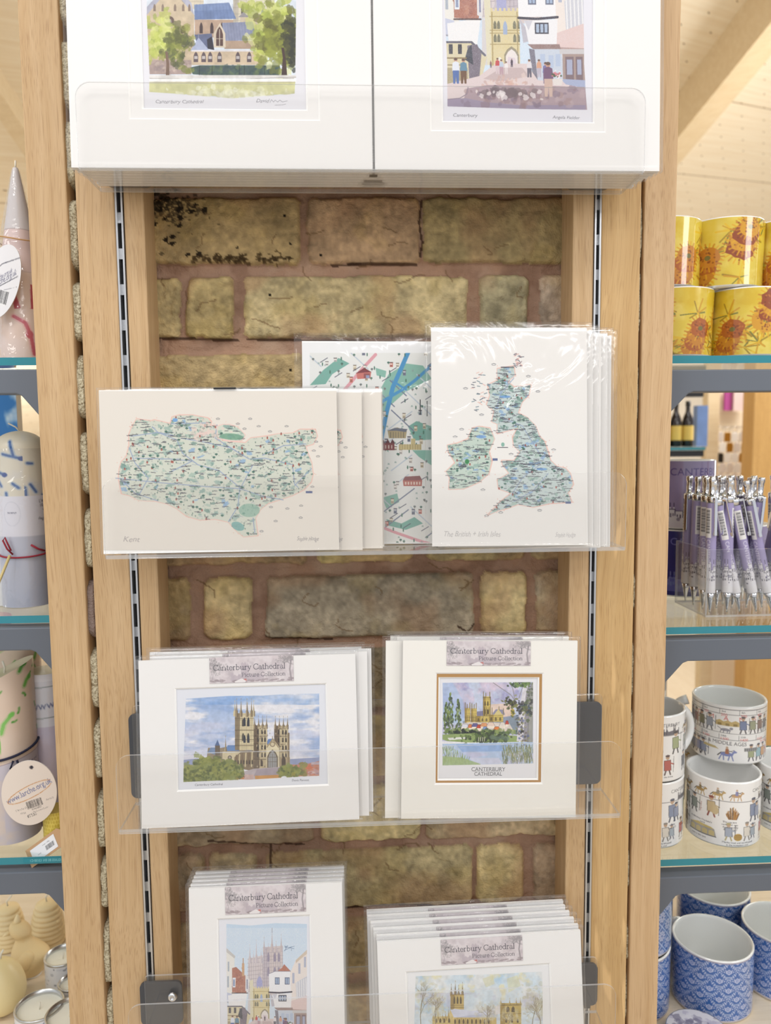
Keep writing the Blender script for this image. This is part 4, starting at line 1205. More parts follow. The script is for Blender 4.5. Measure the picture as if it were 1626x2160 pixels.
def art_isles():
    x0, y0, x1, y1 = 666, 42, 1402, 1056
    r = Ras(x0, y0, x1, y1, .55, (243, 240, 236))
    rd = [[(1060, 260), (1000, 330), (980, 400)], [(1000, 440), (1100, 480), (1150, 560), (1200, 640)], [(1180, 660), (1100, 720), (1050, 800)], [(880, 530), (850, 620), (820, 720)], [(1220, 700), (1150, 780), (1060, 830)]]
    land(r, ISL, (200, 214, 212), 160, 420, 380, rd, .8, .22, (240, 196, 184))
    land(r, IRE, (200, 216, 204), 50, 130, 105, [], .8, .15, (240, 196, 184))
    for i in range(34):
        x, y = RNG.normal(908, 18), RNG.uniform(225, 410)
        r.line([(x-6, y), (x+6, y+RNG.normal(0, 5))], 4, [(130, 150, 158), (110, 116, 128), (236, 200, 190)][i % 3])
    for i in range(30):
        x, y = RNG.uniform(1062, 1102), RNG.uniform(145, 205)
        r.line([(x-4, y), (x+5, y+RNG.normal(0, 5))], 3.6, [(150, 130, 136), (110, 116, 128), (236, 190, 180)][i % 3])
    r.rect(1000, 206, 1062, 212, (74, 72, 84), .6); r.disc(1010, 566, 8, 10, (140, 186, 170)); r.line([(986, 580), (1032, 580)], 4, (74, 72, 84)); r.rect(962, 630, 986, 641, (96, 108, 150)); r.rect(1300, 830, 1326, 840, (96, 108, 150))
    r.disc(845, 645, 10, 12, (60, 140, 84)); r.disc(1020, 345, 26, 6, (110, 160, 222), .8); r.disc(910, 530, 24, 8, (120, 166, 224), .8); r.disc(1190, 680, 26, 6, (110, 160, 222), .7); r.disc(1062, 722, 16, 6, (110, 160, 222), .7)
    sea_marks(r, [(838, 306), (968, 195), (1172, 320), (820, 495), (790, 530), (1128, 250), (1245, 590), (1048, 610), (918, 775), (1000, 880), (1180, 870), (935, 895), (912, 428)])
    c = (190, 186, 186)
    r.text('The British + Irish Isles', 735, 992, 36, c, slant=.25, sx=.78, jit=.04); r.text('Sophie Hodge', 1252, 994, 30, c, slant=.25, sx=.55, jit=.06)
    return r


def art_city():
    x0, y0, x1, y1 = 84, 94, 826, 1058
    r = Ras(x0, y0, x1, y1, .55, (246, 246, 246))
    bx = (118, 142, 796, 1020)
    r.set_clip([(bx[0], bx[1]), (bx[2], bx[1]), (bx[2], bx[3]), (bx[0], bx[3])])
    r.rect(*bx, (236, 236, 232))
    tl = [(126, 178, 164), (140, 188, 172)]
    for p in ([(118, 290), (180, 220), (250, 165), (300, 190), (220, 240), (190, 285)], [(420, 210), (470, 225), (465, 255), (425, 245)], [(480, 240), (560, 190), (640, 200), (680, 260), (560, 320), (470, 400), (440, 440), (430, 330)], [(570, 480), (610, 455), (680, 480), (680, 540), (600, 545)], [(590, 590), (680, 590), (680, 660), (620, 620)], [(450, 810), (520, 790), (530, 830), (470, 860)], [(470, 910), (540, 930), (600, 900), (640, 930), (560, 960), (480, 940)], [(440, 560), (480, 540), (480, 600)], [(700, 300), (780, 280), (790, 420), (720, 400)], [(140, 420), (260, 400), (300, 520), (180, 560)], [(150, 720), (300, 700), (280, 800), (170, 830)]):
        r.poly(p, tl[RNG.integers(2)], 1)
    for k in range(34):
        x, y = RNG.uniform(bx[0], bx[2]), RNG.uniform(bx[1], bx[3]); a = .75 if k % 2 else -.65; l = RNG.uniform(30, 90)
        r.line([(x-l*math.cos(a), y-l*math.sin(a)), (x+l*math.cos(a), y+l*math.sin(a))], 5.5, (196, 206, 216) if k % 3 else (120, 128, 150), .95)
    r.line([(570, 142), (540, 210), (500, 300), (470, 420), (450, 520), (430, 640)], 20, (74, 150, 200)); r.line([(680, 200), (600, 270), (545, 310), (450, 365), (430, 420)], 14, (74, 150, 200)); r.line([(500, 270), (560, 310)], 10, (74, 150, 200))
    r.line([(420, 150), (350, 225), (300, 285), (180, 420)], 15, (226, 164, 172)); r.line([(430, 940), (520, 975), (620, 1010), (796, 1060)], 13, (226, 164, 172))
    ty = [(94, 132, 116), (72, 118, 104), (120, 130, 130)]
    for i in range(420):
        x, y = RNG.uniform(bx[0], bx[2]), RNG.uniform(bx[1], bx[3]); k = RNG.random()
        if k < .3: r.line([(x-4, y+3), (x-2, y-4), (x, y+3), (x+2, y-4), (x+4, y+3)], 1.6, (140, 166, 160))
        elif k < .6: r.disc(x, y, 6, 5, ty[RNG.integers(3)]); r.line([(x, y), (x, y+8)], 2, (110, 96, 84))
        elif k < .75: r.disc(x, y, 3, 9, (74, 118, 100))
        elif k < .93:
            w, h = 7, RNG.uniform(9, 15); c = [(206, 190, 160), (206, 116, 96), (120, 126, 146), (214, 206, 196)][RNG.integers(4)]
            r.rect(x-w, y-h, x+w, y+h*.6, c)
            for a in (-3.5, 2): r.rect(x+a-1.5, y-h+3, x+a+2, y-h+8, (250, 248, 244)); r.rect(x+a-1.5, y, x+a+2, y+4, (90, 90, 104))
            r.rect(x-w-1, y-h-3, x+w+1, y-h, (96, 86, 90))
        else: r.line([(x-16, y+10), (x+16, y-10)], 3.4, (84, 84, 104))
    r.poly([(332, 236), (368, 212), (400, 232), (396, 258), (336, 262)], (206, 120, 110)); r.poly([(328, 236), (368, 210), (402, 230), (366, 232)], (130, 58, 64)); r.rect(366, 236, 394, 258, (150, 84, 86)); r.rect(376, 244, 392, 258, (150, 160, 190))
    r.poly([(476, 500), (520, 484), (565, 500), (560, 534), (482, 534)], (176, 160, 122)); r.poly([(472, 500), (510, 486), (568, 492), (560, 506), (520, 500)], (110, 114, 128)); [r.line([(490+k*12, 506), (490+k*12, 532)], 2, (96, 90, 84)) for k in range(6)]
    r.rect(444, 556, 508, 590, (130, 66, 66)); [r.poly([(444+k*22, 558), (454+k*22, 538), (466+k*22, 558)], (96, 48, 54)) for k in range(3)]; [r.rect(450+k*14, 566, 456+k*14, 582, (206, 186, 176)) for k in range(4)]
    r.rect(528, 562, 632, 588, (206, 190, 140)); r.rect(584, 536, 604, 588, (206, 190, 140)); [r.line([(532+k*12, 562), (532+k*12, 586)], 2, (150, 134, 96)) for k in range(9)]
    r.poly([(546, 730), (560, 712), (620, 710), (636, 730), (634, 756), (550, 756)], (186, 104, 90)); r.poly([(546, 730), (556, 712), (625, 708), (636, 728)], (140, 76, 74)); [r.rect(556+k*13, 736, 563+k*13, 750, (232, 206, 190)) for k in range(6)]
    r.set_clip(None)
    r.text('Sophie Hodge', 560, 1042, 26, (150, 146, 150), slant=.25, sx=.6)
    return r
# ------------------------------------------------------------------ brick pillar, oak boards, room
YW = .750      # face of the bricks
YF, YB = .714, .735   # oak boards


def vx(Y, *pts):
    """mean X of photo points lying on one upright line"""
    return sum(U(p[0], p[1], Y).x for p in pts)/len(pts)


XO0 = vx(YF, (32, 0), (150, 2160)); XO1 = vx(YF, (119, 0), (207, 1780))
XM0 = vx(YF, (137, 190), (160, 550), (243, 1900)); XM1 = vx(YF, (242, 420), (297, 1800))
XI0 = vx(YF, (260, 420), (315, 1800)); XI1 = vx(YF, (303, 420), (355, 1800))
XJ0 = vx(YF, (1209, 420), (1193, 1790)); XJ1 = vx(YF, (1253, 420), (1234, 1850))
XN0 = vx(YF, (1271, 420), (1246, 1850)); XN1 = vx(YF, (1354, 420), (1324, 1850))
XP0 = vx(YF, (1361, 420), (1330, 1850)); XP1 = vx(YF, (1435, 0), (1388, 2160))
ZT = 2.15


def board(name, x0, x1, y0=YF, y1=YB, m='oak'):
    o = MB().box((x0, y0, 0), (x1, y1, ZT)).build(name, M[m], None, bevel=.0012)
    return o


for nm, a, b, m in (('trim_1', XM0, XM1, 'oak'), ('trim_2', XI0, XI1, 'oak'), ('trim_3', XJ0, XJ1, 'oak'), ('trim_4', XN0, XN1, 'oak_fleck')):
    o = board(nm, a, b, YF, YB if nm in ('trim_1', 'trim_4') else YW+.004, m); o['kind'] = 'structure'
    o['label'] = {'trim_1': 'wide oak board on the brick pillar left of the slotted upright', 'trim_2': 'narrow oak jamb at the left side of the brick recess', 'trim_3': 'narrow oak jamb at the right side of the brick recess', 'trim_4': 'wide flecked oak board right of the right slotted upright'}[nm]
    o['category'] = 'trim'

# ---- the brick face between the jambs: one displaced surface
X0, X1 = U(300, 1000, YW).x-.05, U(1210, 1000, YW).x+.05
Z0, Z1 = .62, 2.0
res = 1/.0013
wall = Ras(X0, -Z1, X1, -Z0, res, (158, 128, 108), ss=1)
hmask = Ras(X0, -Z1, X1, -Z0, res, (0, 0, 0), ss=1)


def ph2w(p):
    return np.array([(lambda w: (w.x, -w.z))(U(a, b, YW)) for a, b in p])


wall.tf = ph2w; hmask.tf = ph2w
wall.wash((166, 132, 108), .04, .45, .2, 41, .8); wall.wash((128, 98, 80), .03, .58, .15, 42, .6); wall.wash((176, 150, 128), .05, .6, .15, 43, .7)
ROWS = [
    (415, 556, [(200, 634, (150, 124, 78)), (648, 886, (157, 124, 88)), (893, 1400, (147, 126, 80))]),
    (582, 712, [(200, 380, (165, 142, 92)), (392, 492, (156, 134, 84)), (514, 986, (170, 150, 103)), (1014, 1114, (146, 134, 98)), (1141, 1400, (150, 130, 108))]),
    (746, 872, [(200, 640, (151, 128, 84)), (655, 890, (160, 138, 90)), (902, 1400, (150, 130, 90))]),
    (903, 1030, [(200, 384, (150, 128, 84)), (400, 500, (168, 146, 96)), (522, 985, (158, 134, 92)), (1005, 1110, (150, 134, 96)), (1130, 1400, (156, 132, 92))]),
    (1062, 1190, [(200, 646, (150, 122, 84)), (666, 870, (184, 162, 100)), (900, 1108, (160, 140, 92)), (1122, 1400, (158, 138, 96))]),
    (1217, 1349, [(200, 400, (134, 112, 76)), (430, 530, (176, 152, 102)), (560, 1000, (140, 126, 102)), (1015, 1112, (188, 166, 112)), (1131, 1400, (158, 142, 114))]),
    (1372, 1500, [(200, 660, (134, 122, 88)), (676, 880, (128, 112, 84)), (900, 1400, (150, 130, 92))]),
    (1518, 1645, [(200, 420, (150, 128, 88)), (436, 545, (160, 140, 92)), (566, 985, (168, 146, 92)), (1008, 1108, (160, 138, 96)), (1128, 1400, (150, 130, 92))]),
    (1664, 1783, [(200, 660, (148, 128, 98)), (674, 886, (176, 156, 104)), (900, 1400, (170, 146, 108))]),
    (1800, 1922, [(200, 430, (140, 120, 92)), (442, 540, (146, 128, 96)), (560, 996, (160, 142, 98)), (1006, 1106, (178, 156, 104)), (1126, 1400, (146, 122, 94))]),
    (1944, 2062, [(200, 690, (146, 126, 92)), (706, 900, (150, 130, 92)), (916, 1400, (150, 130, 96))]),
    (2082, 2200, [(200, 440, (150, 128, 92)), (456, 560, (150, 130, 92)), (576, 990, (150, 130, 92)), (1004, 1400, (150, 130, 92))]),
    (2216, 2330, [(200, 690, (146, 126, 92)), (706, 900, (150, 130, 92)), (916, 1400, (150, 130, 96))]),
    (256, 390, [(200, 500, (150, 128, 84)), (520, 985, (160, 138, 90)), (1000, 1400, (150, 130, 90))]),
    (96, 232, [(200, 640, (150, 128, 84)), (655, 890, (160, 138, 90)), (902, 1400, (150, 130, 90))]),
    (-64, 72, [(200, 500, (150, 128, 84)), (520, 985, (160, 138, 90)), (1000, 1400, (150, 130, 90))]),
]


def wob(x0, y0, x1, y1, j):
    """brick outline with worn corners and wandering edges; the courses rise with the row's slope"""
    def sl(x, y): return y-(x-600)*.0205*(y-350)/1000
    pts = []
    w, h = x1-x0, y1-y0
    nx, ny = max(4, int(w/24)), 5
    c = min(9, h*.1)
    for i in range(nx+1): pts.append((x0+c+(w-2*c)*i/nx, y0))
    for i in range(ny+1): pts.append((x1, y0+c+(h-2*c)*i/ny))
    for i in range(nx+1): pts.append((x1-c-(w-2*c)*i/nx, y1))
    for i in range(ny+1): pts.append((x0, y1-c-(h-2*c)*i/ny))
    return [(a+RNG.normal(0, j), sl(a, b+RNG.normal(0, j))) for a, b in pts]


k = 0
for y0, y1, bs in ROWS:
    for x0, x1, c in bs:
        k += 1
        pts = wob(x0, y0, x1, y1, 1.7)
        q = wall.T(pts)
        r_ = wall.pmask(q)
        if r_ is None: continue
        xa, ya, m = r_
        n1 = fbm(*m.shape, 34, 100+k, 5); n2 = fbm(*m.shape, 12, 300+k, 4); n3 = fbm(*m.shape, 3.2, 500+k, 2)
        c = tuple(np.array(c)*.80+sum(c)/3*.20+6)
        cc = np.array(c)[None, None, :]*1.07*(1+.34*(n1-.5)+.40*(n2-.5)+.30*(n3-.5))[:, :, None]
        wv = np.clip((fbm(*m.shape, 26, 700+k, 4)-.53)*6, 0, 1)[:, :, None]*.3
        cc = cc*(1-wv)+np.array((196, 164, 82))[None, None, :]*wv*.5+cc*wv*.5
        pk = np.clip((fbm(*m.shape, 40, 900+k, 3)-.55)*6, 0, 1)[:, :, None]*.4
        cc = cc*(1-pk)+np.array((160, 122, 92))*pk
        sub = wall.a[ya:ya+m.shape[0], xa:xa+m.shape[1]]; sub[m] = cc[m]
        lv = RNG.uniform(.82, 1.0)
        hs = hmask.a[ya:ya+m.shape[0], xa:xa+m.shape[1], 0]; hs[m] = lv
# black weathering on the top-left brick
for i in range(190):
    a, b = RNG.normal(350, 38), RNG.normal(438, 26); s_ = RNG.uniform(1.5, 6)
    if RNG.random() < .55: a, b = RNG.normal(345, 22), RNG.normal(432, 16)
    wall.disc(a, b, s_, s_*.8, (44, 36, 26), .55, 0, .25)
for i in range(14):
    a, b = RNG.uniform(326, 440), RNG.uniform(430, 540); s_ = RNG.uniform(4, 7); wall.disc(a, b, s_, s_, (30, 24, 18), .9, 0, .3)
for i in range(150):
    a = RNG.choice([RNG.uniform(405, 525), RNG.uniform(455, 522), RNG.uniform(540, 622)]); wall.disc(a, RNG.normal(546, 4.5), RNG.uniform(2, 5), RNG.uniform(2, 4), (56, 42, 24), .6, 0, .2)
for a, b in ((570, 623), (600, 456), (676, 538), (502, 524), (613, 780), (612, 515)): wall.disc(a, b, 3, 3, (26, 20, 16))
for p in ([(890, 420), (884, 470), (892, 510), (886, 540)], [(735, 555), (880, 556)], [(560, 1345), (700, 1352)], [(440, 1775), (640, 1790)], [(570, 1788), (575, 1920)], [(728, 1922), (820, 1916), (900, 1918), (985, 1910)], [(966, 1322), (985, 1334), (1000, 1318)], [(760, 555), (700, 558)], [(330, 712), (500, 716)], [(520, 714), (980, 722)], [(720, 1920), (790, 1918)]):
    q = wall.T(p); s_ = wall.tf; wall.tf = None
    wall.line([(a/wall.kx+wall.x0, b/wall.ky+wall.y0) for a, b in q], .0022, (62, 44, 34), .75); wall.tf = s_
# fine cracks
for i in range(120):
    a, b = RNG.uniform(330, 1180), RNG.uniform(420, 2100); pts = [(a, b)]; an = RNG.uniform(0, 6.28)
    for q in range(RNG.integers(3, 8)): an += RNG.normal(0, .6); a += 11*math.cos(an); b += 7*math.sin(an); pts.append((a, b))
    q = wall.T(pts); s_ = wall.tf; wall.tf = None
    wall.line([(c_/wall.kx+wall.x0, d_/wall.ky+wall.y0) for c_, d_ in q], .0012, (104, 80, 54), .55); wall.tf = s_
H_, W_ = wall.H, wall.W
h = hmask.a[:, :, 0].copy()
for it in range(3):        # soften the arrises
    h = (h+np.roll(h, 1, 0)+np.roll(h, -1, 0)+np.roll(h, 1, 1)+np.roll(h, -1, 1))/5
dep = .0078*(1-np.clip(h, 0, 1)**1.4)
crk = fbm(H_, W_, 22, 77, 4); rid = 1-np.abs(crk-.5)*12
dep = dep-.0036*(fbm(H_, W_, 34, 5, 5)-.5)-.0022*(fbm(H_, W_, 5, 6, 3)-.5)+.0011*np.clip(rid, 0, 1)
P = np.zeros((H_, W_, 3))
P[..., 0] = np.linspace(X0, X1, W_)[None, :]; P[..., 2] = np.linspace(Z1, Z0, H_)[:, None]; P[..., 1] = YW+dep
me = grid_mesh('wall_back', P, wall.out(1.14), True)
M['brick'] = mat_printed('weathered_brick', .85, .15, bump=(520, .8, .0016))
wb = struct('wall_back', me, M['brick'], 'brick face of the pillar seen in the recess between the oak jambs')

# ---- brick corners that peek out beside the boards
M['brick_side'] = mat('pale_gritty_brick', lin(190, 176, 138), .9, spec=.1, bump=(480, 1.0, .003), vary=.2)
t_ = M['brick_side'].node_tree
bn = [n for n in t_.nodes if n.type == 'BSDF_PRINCIPLED'][0]
tc_ = N(t_, 'ShaderNodeTexCoord'); n_ = N(t_, 'ShaderNodeTexNoise', Scale=520.0, Detail=3.0); L(t_, tc_.outputs['Object'], n_.inputs['Vector'])
rp = N(t_, 'ShaderNodeValToRGB'); rp.color_ramp.elements[0].position = .32; rp.color_ramp.elements[0].color = lin(150, 136, 108); rp.color_ramp.elements[1].position = .56; rp.color_ramp.elements[1].color = lin(222, 213, 184)
L(t_, n_.outputs['Fac'], rp.inputs['Fac']); L(t_, rp.outputs[0], bn.inputs['Base Color'])
M['brick_grey'] = mat('mauve_grey_brick', lin(150, 132, 124), .9, spec=.1, bump=(480, 1.0, .003), vary=.25)
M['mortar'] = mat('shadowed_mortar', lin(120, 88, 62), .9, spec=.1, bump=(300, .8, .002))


def lump(mb, x0, x1, y0, y1, z0, z1, seed, mi=0, amp=.0013):
    """a worn brick end: rounded block, rough all over"""
    nz, ny = 22, 8
    hx, hy, hz = (x1-x0)/2, (y1-y0)/2, (z1-z0)/2
    c = Vector(((x0+x1)/2, (y0+y1)/2, (z0+z1)/2))
    from mathutils import noise as mn
    bm = bmesh.new(); bmesh.ops.create_cube(bm, size=2)
    bmesh.ops.subdivide_edges(bm, edges=bm.edges[:], cuts=11, use_grid_fill=True)
    vs = []
    for v in bm.verts:
        p = v.co.copy()
        q = Vector((math.copysign(abs(p.x)**1, p.x), p.y, p.z))
        n = (abs(p.x)**6+abs(p.y)**6+abs(p.z)**8)**(1/6)
        q = p/max(n, 1e-3)
        w = c+Vector((q.x*hx, q.y*hy, q.z*hz))
        d = mn.fractal(w*120+Vector((seed, 0, 0)), 1.0, 2.0, 4)
        w = w+Vector((q.x*amp*d*1.2, q.y*amp*d, q.z*amp*d))
        vs.append(w)
    mb.add(vs, [tuple(v.index for v in f.verts) for f in bm.faces], mi, True); bm.free()


LR = [(-90, 47, 113, 0), (72, 226, 122, 0), (247, 390, 129, 0), (414, 566, 135, 0), (590, 720, 146, 0), (746, 884, 155, 0), (910, 1046, 162, 0), (1073, 1203, 173, 0), (1227, 1350, 179, 1), (1374, 1500, 186, 0), (1525, 1650, 193, 0), (1678, 1800, 200, 0), (1818, 1926, 208, 0), (1952, 2086, 214, 0), (2098, 2230, 220, 0)]
mb = MB()
yb0 = .718
for i, (a, b, x, g) in enumerate(LR):
    p0, p1 = U(x, a, yb0), U(x, b, yb0)
    lump(mb, p0.x-.0004, XM0-.0004, YF+.004, .80, p1.z, p0.z, i*3.1, g)
mb.box((XM0+.004, .745, 0), (XI0, .92, ZT), 2)
wl = mb.build('wall_left', [M['brick_side'], M['brick_grey'], M['mortar']]); wl['kind'] = 'structure'; wl['label'] = 'worn brick ends of the pillar peeking out left of the oak board'; wl['category'] = 'wall'
RR = [(40, 180, 4), (200, 345, 4), (410, 555, 5), (565, 712, 4), (752, 905, 3), (920, 1060, 2), (1205, 1290, 6), (1350, 1480, 6), (1490, 1610, 7), (1645, 1745, 6), (1785, 1880, 5), (1950, 2030, 7), (2050, 2160, 5)]
mb = MB()
for i, (a, b, w) in enumerate(RR):
    p0, p1 = U(1340, a, yb0), U(1340, b, yb0)
    lump(mb, XN1+.0003, XN1+w*.00045+.0006, YF+.004, .80, p1.z, p0.z, 50+i*2.7, 0, .0008)
mb.box((XJ1, .755, 0), (XN1-.003, .92, ZT), 2)
wr = mb.build('wall_right', [M['brick_side'], M['brick_grey'], M['mortar']]); wr['kind'] = 'structure'; wr['label'] = 'thin line of worn brick ends beside the right oak board'; wr['category'] = 'wall'

# ---- slotted aluminium uprights


def upright(x0, x1, label, ytop):
    w = x1-x0; root = thing('slotted_upright', label, 'shelf upright', ((x0+x1)/2, YF, 0))
    mb = MB()
    fl = .0016
    mb.box((-w/2, -.001, 0), (-w/2+fl, .016, ZT)); mb.box((w/2-fl, -.001, 0), (w/2, .016, ZT))
    pit = .0318; n = int(ZT/pit)+1
    z0 = ytop % pit
    for i in range(n):
        z = z0+i*pit-pit
        a, b = max(0, z), min(ZT, z+.0095)
        if b > a: mb.box((-w/2+fl, .004, a), (w/2-fl, .0055, b))
    mb.build('channel', M['alu'], root)
    MB().box((-w/2+fl, .0125, 0), (w/2-fl, .016, ZT)).build('slot_backing', M['slot'], root)
    return root


upright(XM1+.0006, XI0-.0006, 'slotted aluminium upright between the two oak boards left of the recess', U(250, 468, YF).z)
upright(XJ1+.0004, XN0-.0004, 'slotted aluminium upright between the two oak boards right of the recess', U(1262, 440, YF).z)

# ---- floor, far wall, sloping ceiling
fl = MB().box((-5, -3, -.05), (7, 9, 0)).mesh('floor'); struct('floor', fl, M['floor_wood'], 'pale wooden shop floor far behind the shelving')
# ------------------------------------------------------------------ acrylic print shelves
YBP = .7035   # front of the back panel
YLP = .6490   # front of the lip


def acrylic_shelf(label, zf, xl, xr, lip_top, back_top, r=.012, lipx=None, cut=0.0):
    """zf: top of the tray; back panel, tray and upstand in one clear bend"""
    xc = (xl+xr)/2; w = xr-xl
    root = thing('acrylic_shelf', label, 'shelf', (xc, YBP, zf))
    t = .003
    b = back_top-zf
    MB().prism(rrect(-w/2, -t, w/2, b, .004, 4, (0, 0, 1, 1)), 'y', 0, t, 0, 1).build('back_panel', [M['acrylic'], M['acrylic_edge']], root, bevel=.0005)
    yl = YLP-YBP
    MB().prism([(-w/2, yl+t), (w/2, yl+t), (w/2, 0), (-w/2, 0)], 'z', -t, 0, 0, 1).build('tray', [M['acrylic'], M['acrylic_edge']], root)
    l = lip_top-zf
    MB().prism(rrect(-w/2, -t, w/2, l, r, 8, (0, 0, 1, 1)), 'y', yl, yl+t, 0, 1).build('front_lip', [M['acrylic'], M['acrylic_edge']], root, bevel=.0006)
    for s in (-1, 1):
        xb = ((XM1+XI0)/2 if s < 0 else (XJ1+XN0)/2)-xc
        xa, xe = (xb-.009, xb+.032) if s < 0 else (xb-.032, xb+.009)
        zt = b-.009
        pl = MB().prism(rrect(xa, .002, xe, zt, .006, 6), 'y', t+.0006, t+.0036).build('bracket', M['plate'], root, bevel=.0004)
        pl['label'] = 'dark grey steel bracket plate'
        MB().box((xb-.003, t+.0036, zt-.05), (xb+.003, YF-YBP+.012, zt-.01)).build('hook', M['plate'], pl)
        sc = MB(); Mx = Matrix.Translation(((xa+xe)/2+s*-.012, -.0002, zt-.013)) @ Matrix.Rotation(PI/2, 4, 'X')
        sc.lathe([(0, .0012), (.0016, .0012), (.0018, .0022), (.0036, .0018), (.0046, .0002), (.0046, -.0002)], 20, 0, Mx)
        sc.build('screw', M['chrome'], pl)
    return root


def mid(*a): return sum(a)/len(a)


# tray heights from the bottoms of the lips
ZS1 = mid(U(400, 349, YLP).z, U(1200, 357, YLP).z)
ZS2 = mid(U(230, 1178, YLP).z, U(1310, 1164, YLP).z)+.003
ZS3 = mid(U(260, 1758, YLP).z, U(1300, 1728, YLP).z)+.003
XS1 = (U(162, 300, YLP).x, U(1361, 300, YLP).x)
XS2 = (U(218, 1100, YLP).x, U(1321, 1100, YLP).x)
XS3 = (U(246, 1680, YLP).x, U(1310, 1680, YLP).x)
ZS4 = ZS3-(ZS2-ZS3)+.012
LT1 = mid(U(200, 174, YLP).z, U(1300, 182, YLP).z)
LT2 = mid(U(300, 1008, YLP).z, U(1200, 996, YLP).z)
LT3 = mid(U(300, 1592, YLP).z, U(1200, 1569, YLP).z)
BT3 = mid(U(290, 1489, YBP).z, U(1255, 1465, YBP).z)
BT4 = mid(U(310, 2063, YBP).z, U(1245, 2018, YBP).z)
acrylic_shelf('topmost clear acrylic print shelf above the recess, seen from below', ZS1, XS1[0], XS1[1], LT1, ZS1+.118)
acrylic_shelf('clear acrylic shelf holding the illustrated map prints', ZS2, XS2[0], XS2[1], LT2, ZS2+.118)
acrylic_shelf('clear acrylic shelf with a dark bracket showing beside the square river print', ZS3, XS3[0], XS3[1], LT3, BT3)
acrylic_shelf('lowest clear acrylic shelf with a screwed bracket plate at its left end', ZS4, XS3[0]+.001, XS3[1]-.001, ZS4+(LT3-ZS3), BT4)


def copies(root, R, n, step, jit, labels, group, first=1, parts_skip=()):
    """further prints standing behind the front one"""
    out = []
    for k in range(n):
        dx, dy, dz, rl = jit(k)
        m = R.M @ Matrix.Rotation(rl, 3, 'Y')
        o = dup(root, R.at(dx, step*(k+1)+dy, dz), m, labels(k), group)
        out.append(o)
    return out


ORD = ['front', 'second', 'third', 'fourth', 'fifth', 'sixth', 'seventh', 'eighth']

LEAN = math.radians(5)
# ---------------- top shelf
mats_w = [M['board'], M['board_core'], M['board']]
R = Rect((150, -300), (779, -300), (787, 345), (150, 345), ZS1+.0004, math.radians(1.5), roll=True)
R.M = Matrix.Rotation(math.radians(-1.5), 3, 'X'); 
def refit(R, lean):
    """stand the print square on its tray"""
    R.M = Matrix.Rotation(-lean, 3, 'X'); R.x = Vector((1, 0, 0)); R.z = R.M @ Vector((0, 0, 1)); R.y = R.M @ Vector((0, 1, 0)); R.n = -R.y
def at_shelf(px0, px1, pytop, pybot, z, Y, lean):
    """a print standing square on the tray at depth Y"""
    R = Rect.__new__(Rect)
    refit(R, lean)
    a, b = U(px0, pybot, Y).x, U(px1, pybot, Y).x
    R.B = Vector(((a+b)/2, Y, z)); R.w = b-a
    R.h = (HP((px0+px1)/2, pytop, R.B, R.n)-R.B).dot(R.z)
    return R
g = 'mounted prints on the top shelf'
YT = .6545
RA = at_shelf(150, 786, -330, 345, ZS1+.0003, YT, math.radians(2.2))
pa = mounted_print('large white mounted print of a cathedral behind trees, front of the top-left stack', RA, art_green(), CR1,
                   [(265, -250, 671, 253), (292, -225, 645, 230)], mats_w, None, g, 11, t=.0052, film='film_flat')
RB = at_shelf(791, 1391, -330, 352, ZS1+.0003, YT, math.radians(2.2))
pb = mounted_print('large white mounted print of an old street and gate, front of the top-right stack', RB, art_street_big(), CR2,
                   [(905, -260, 1279, 278), (930, -235, 1256, 257)], mats_w, None, g, 12, t=.0052, film='film_flat')
for rt, R, side, sg in ((pa, RA, 'left', 1), (pb, RB, 'right', -1)):
    copies(rt, R, 6, .0058, lambda k: (sg*.0022*(k+1) if k < 5 else sg*.009, 0, 0, 0), lambda k: 'large white mounted print on the top shelf, %s from the front of the %s stack' % (ORD[k+1], side), g)

# ---------------- map prints
g = 'map prints on the middle shelf'
z2 = ZS2+.0004
RK = Rect((200, 824), (708, 820), (712, 1160), (222, 1170), z2, math.radians(3.0), .6560)
RK.B.z = z2+.0006
pk = sheet_print('landscape map print of Kent with a tag of black tape, front of the left stack', RK, art_kent(), CR3, g, 21, over=.0022)
MB().box((.0085-.0125, -.0016, RK.h+.0006-.0009), (.0085+.0065, -.0012, RK.h+.0012)).build('black_tape', M['black'], pk)
off = [(.0205, 0, 0, .010), (.0385, 0, .0, .004), (.040, 0, .0012, .002), (.013, 0, .0018, .004)]
copies(pk, RK, 4, .0050, lambda k: off[k], lambda k: 'landscape map print of Kent, %s from the front of its stack' % ORD[k+1], g)
RB_ = Rect((905, 701), (1232, 700), (1240, 1160), (911, 1160), z2, math.radians(5.0), .6640)
RB_.B.z = z2+.0006
pi_ = sheet_print('portrait map print of two islands, frontmost of the right stack of maps', RB_, art_isles(), CR4, g, 31, over=.0055)
MB().box((-RB_.w/2-.0105, -.0014, RB_.h*.60), (-RB_.w/2-.0097, -.0008, RB_.h*.67)).build('black_tape', M['black'], pi_)
off2 = [(.006, 0, -.001, .004), (.014, 0, -.002, .010), (.022, 0, -.0012, .006), (.026, 0, -.0018, .012)]
copies(pi_, RB_, 4, .0042, lambda k: off2[k], lambda k: 'portrait map print of two islands, %s from the front of its stack' % ORD[k+1], g)
RC = Rect((640, 726), (978, 724), (978, 1152), (640, 1152), z2, math.radians(2.6), .6905)
RC.B.z = z2+.0006
pc = sheet_print('colourful city map print half hidden between the Kent and island maps', RC, art_city(), CR4, g, 41, over=.0072)

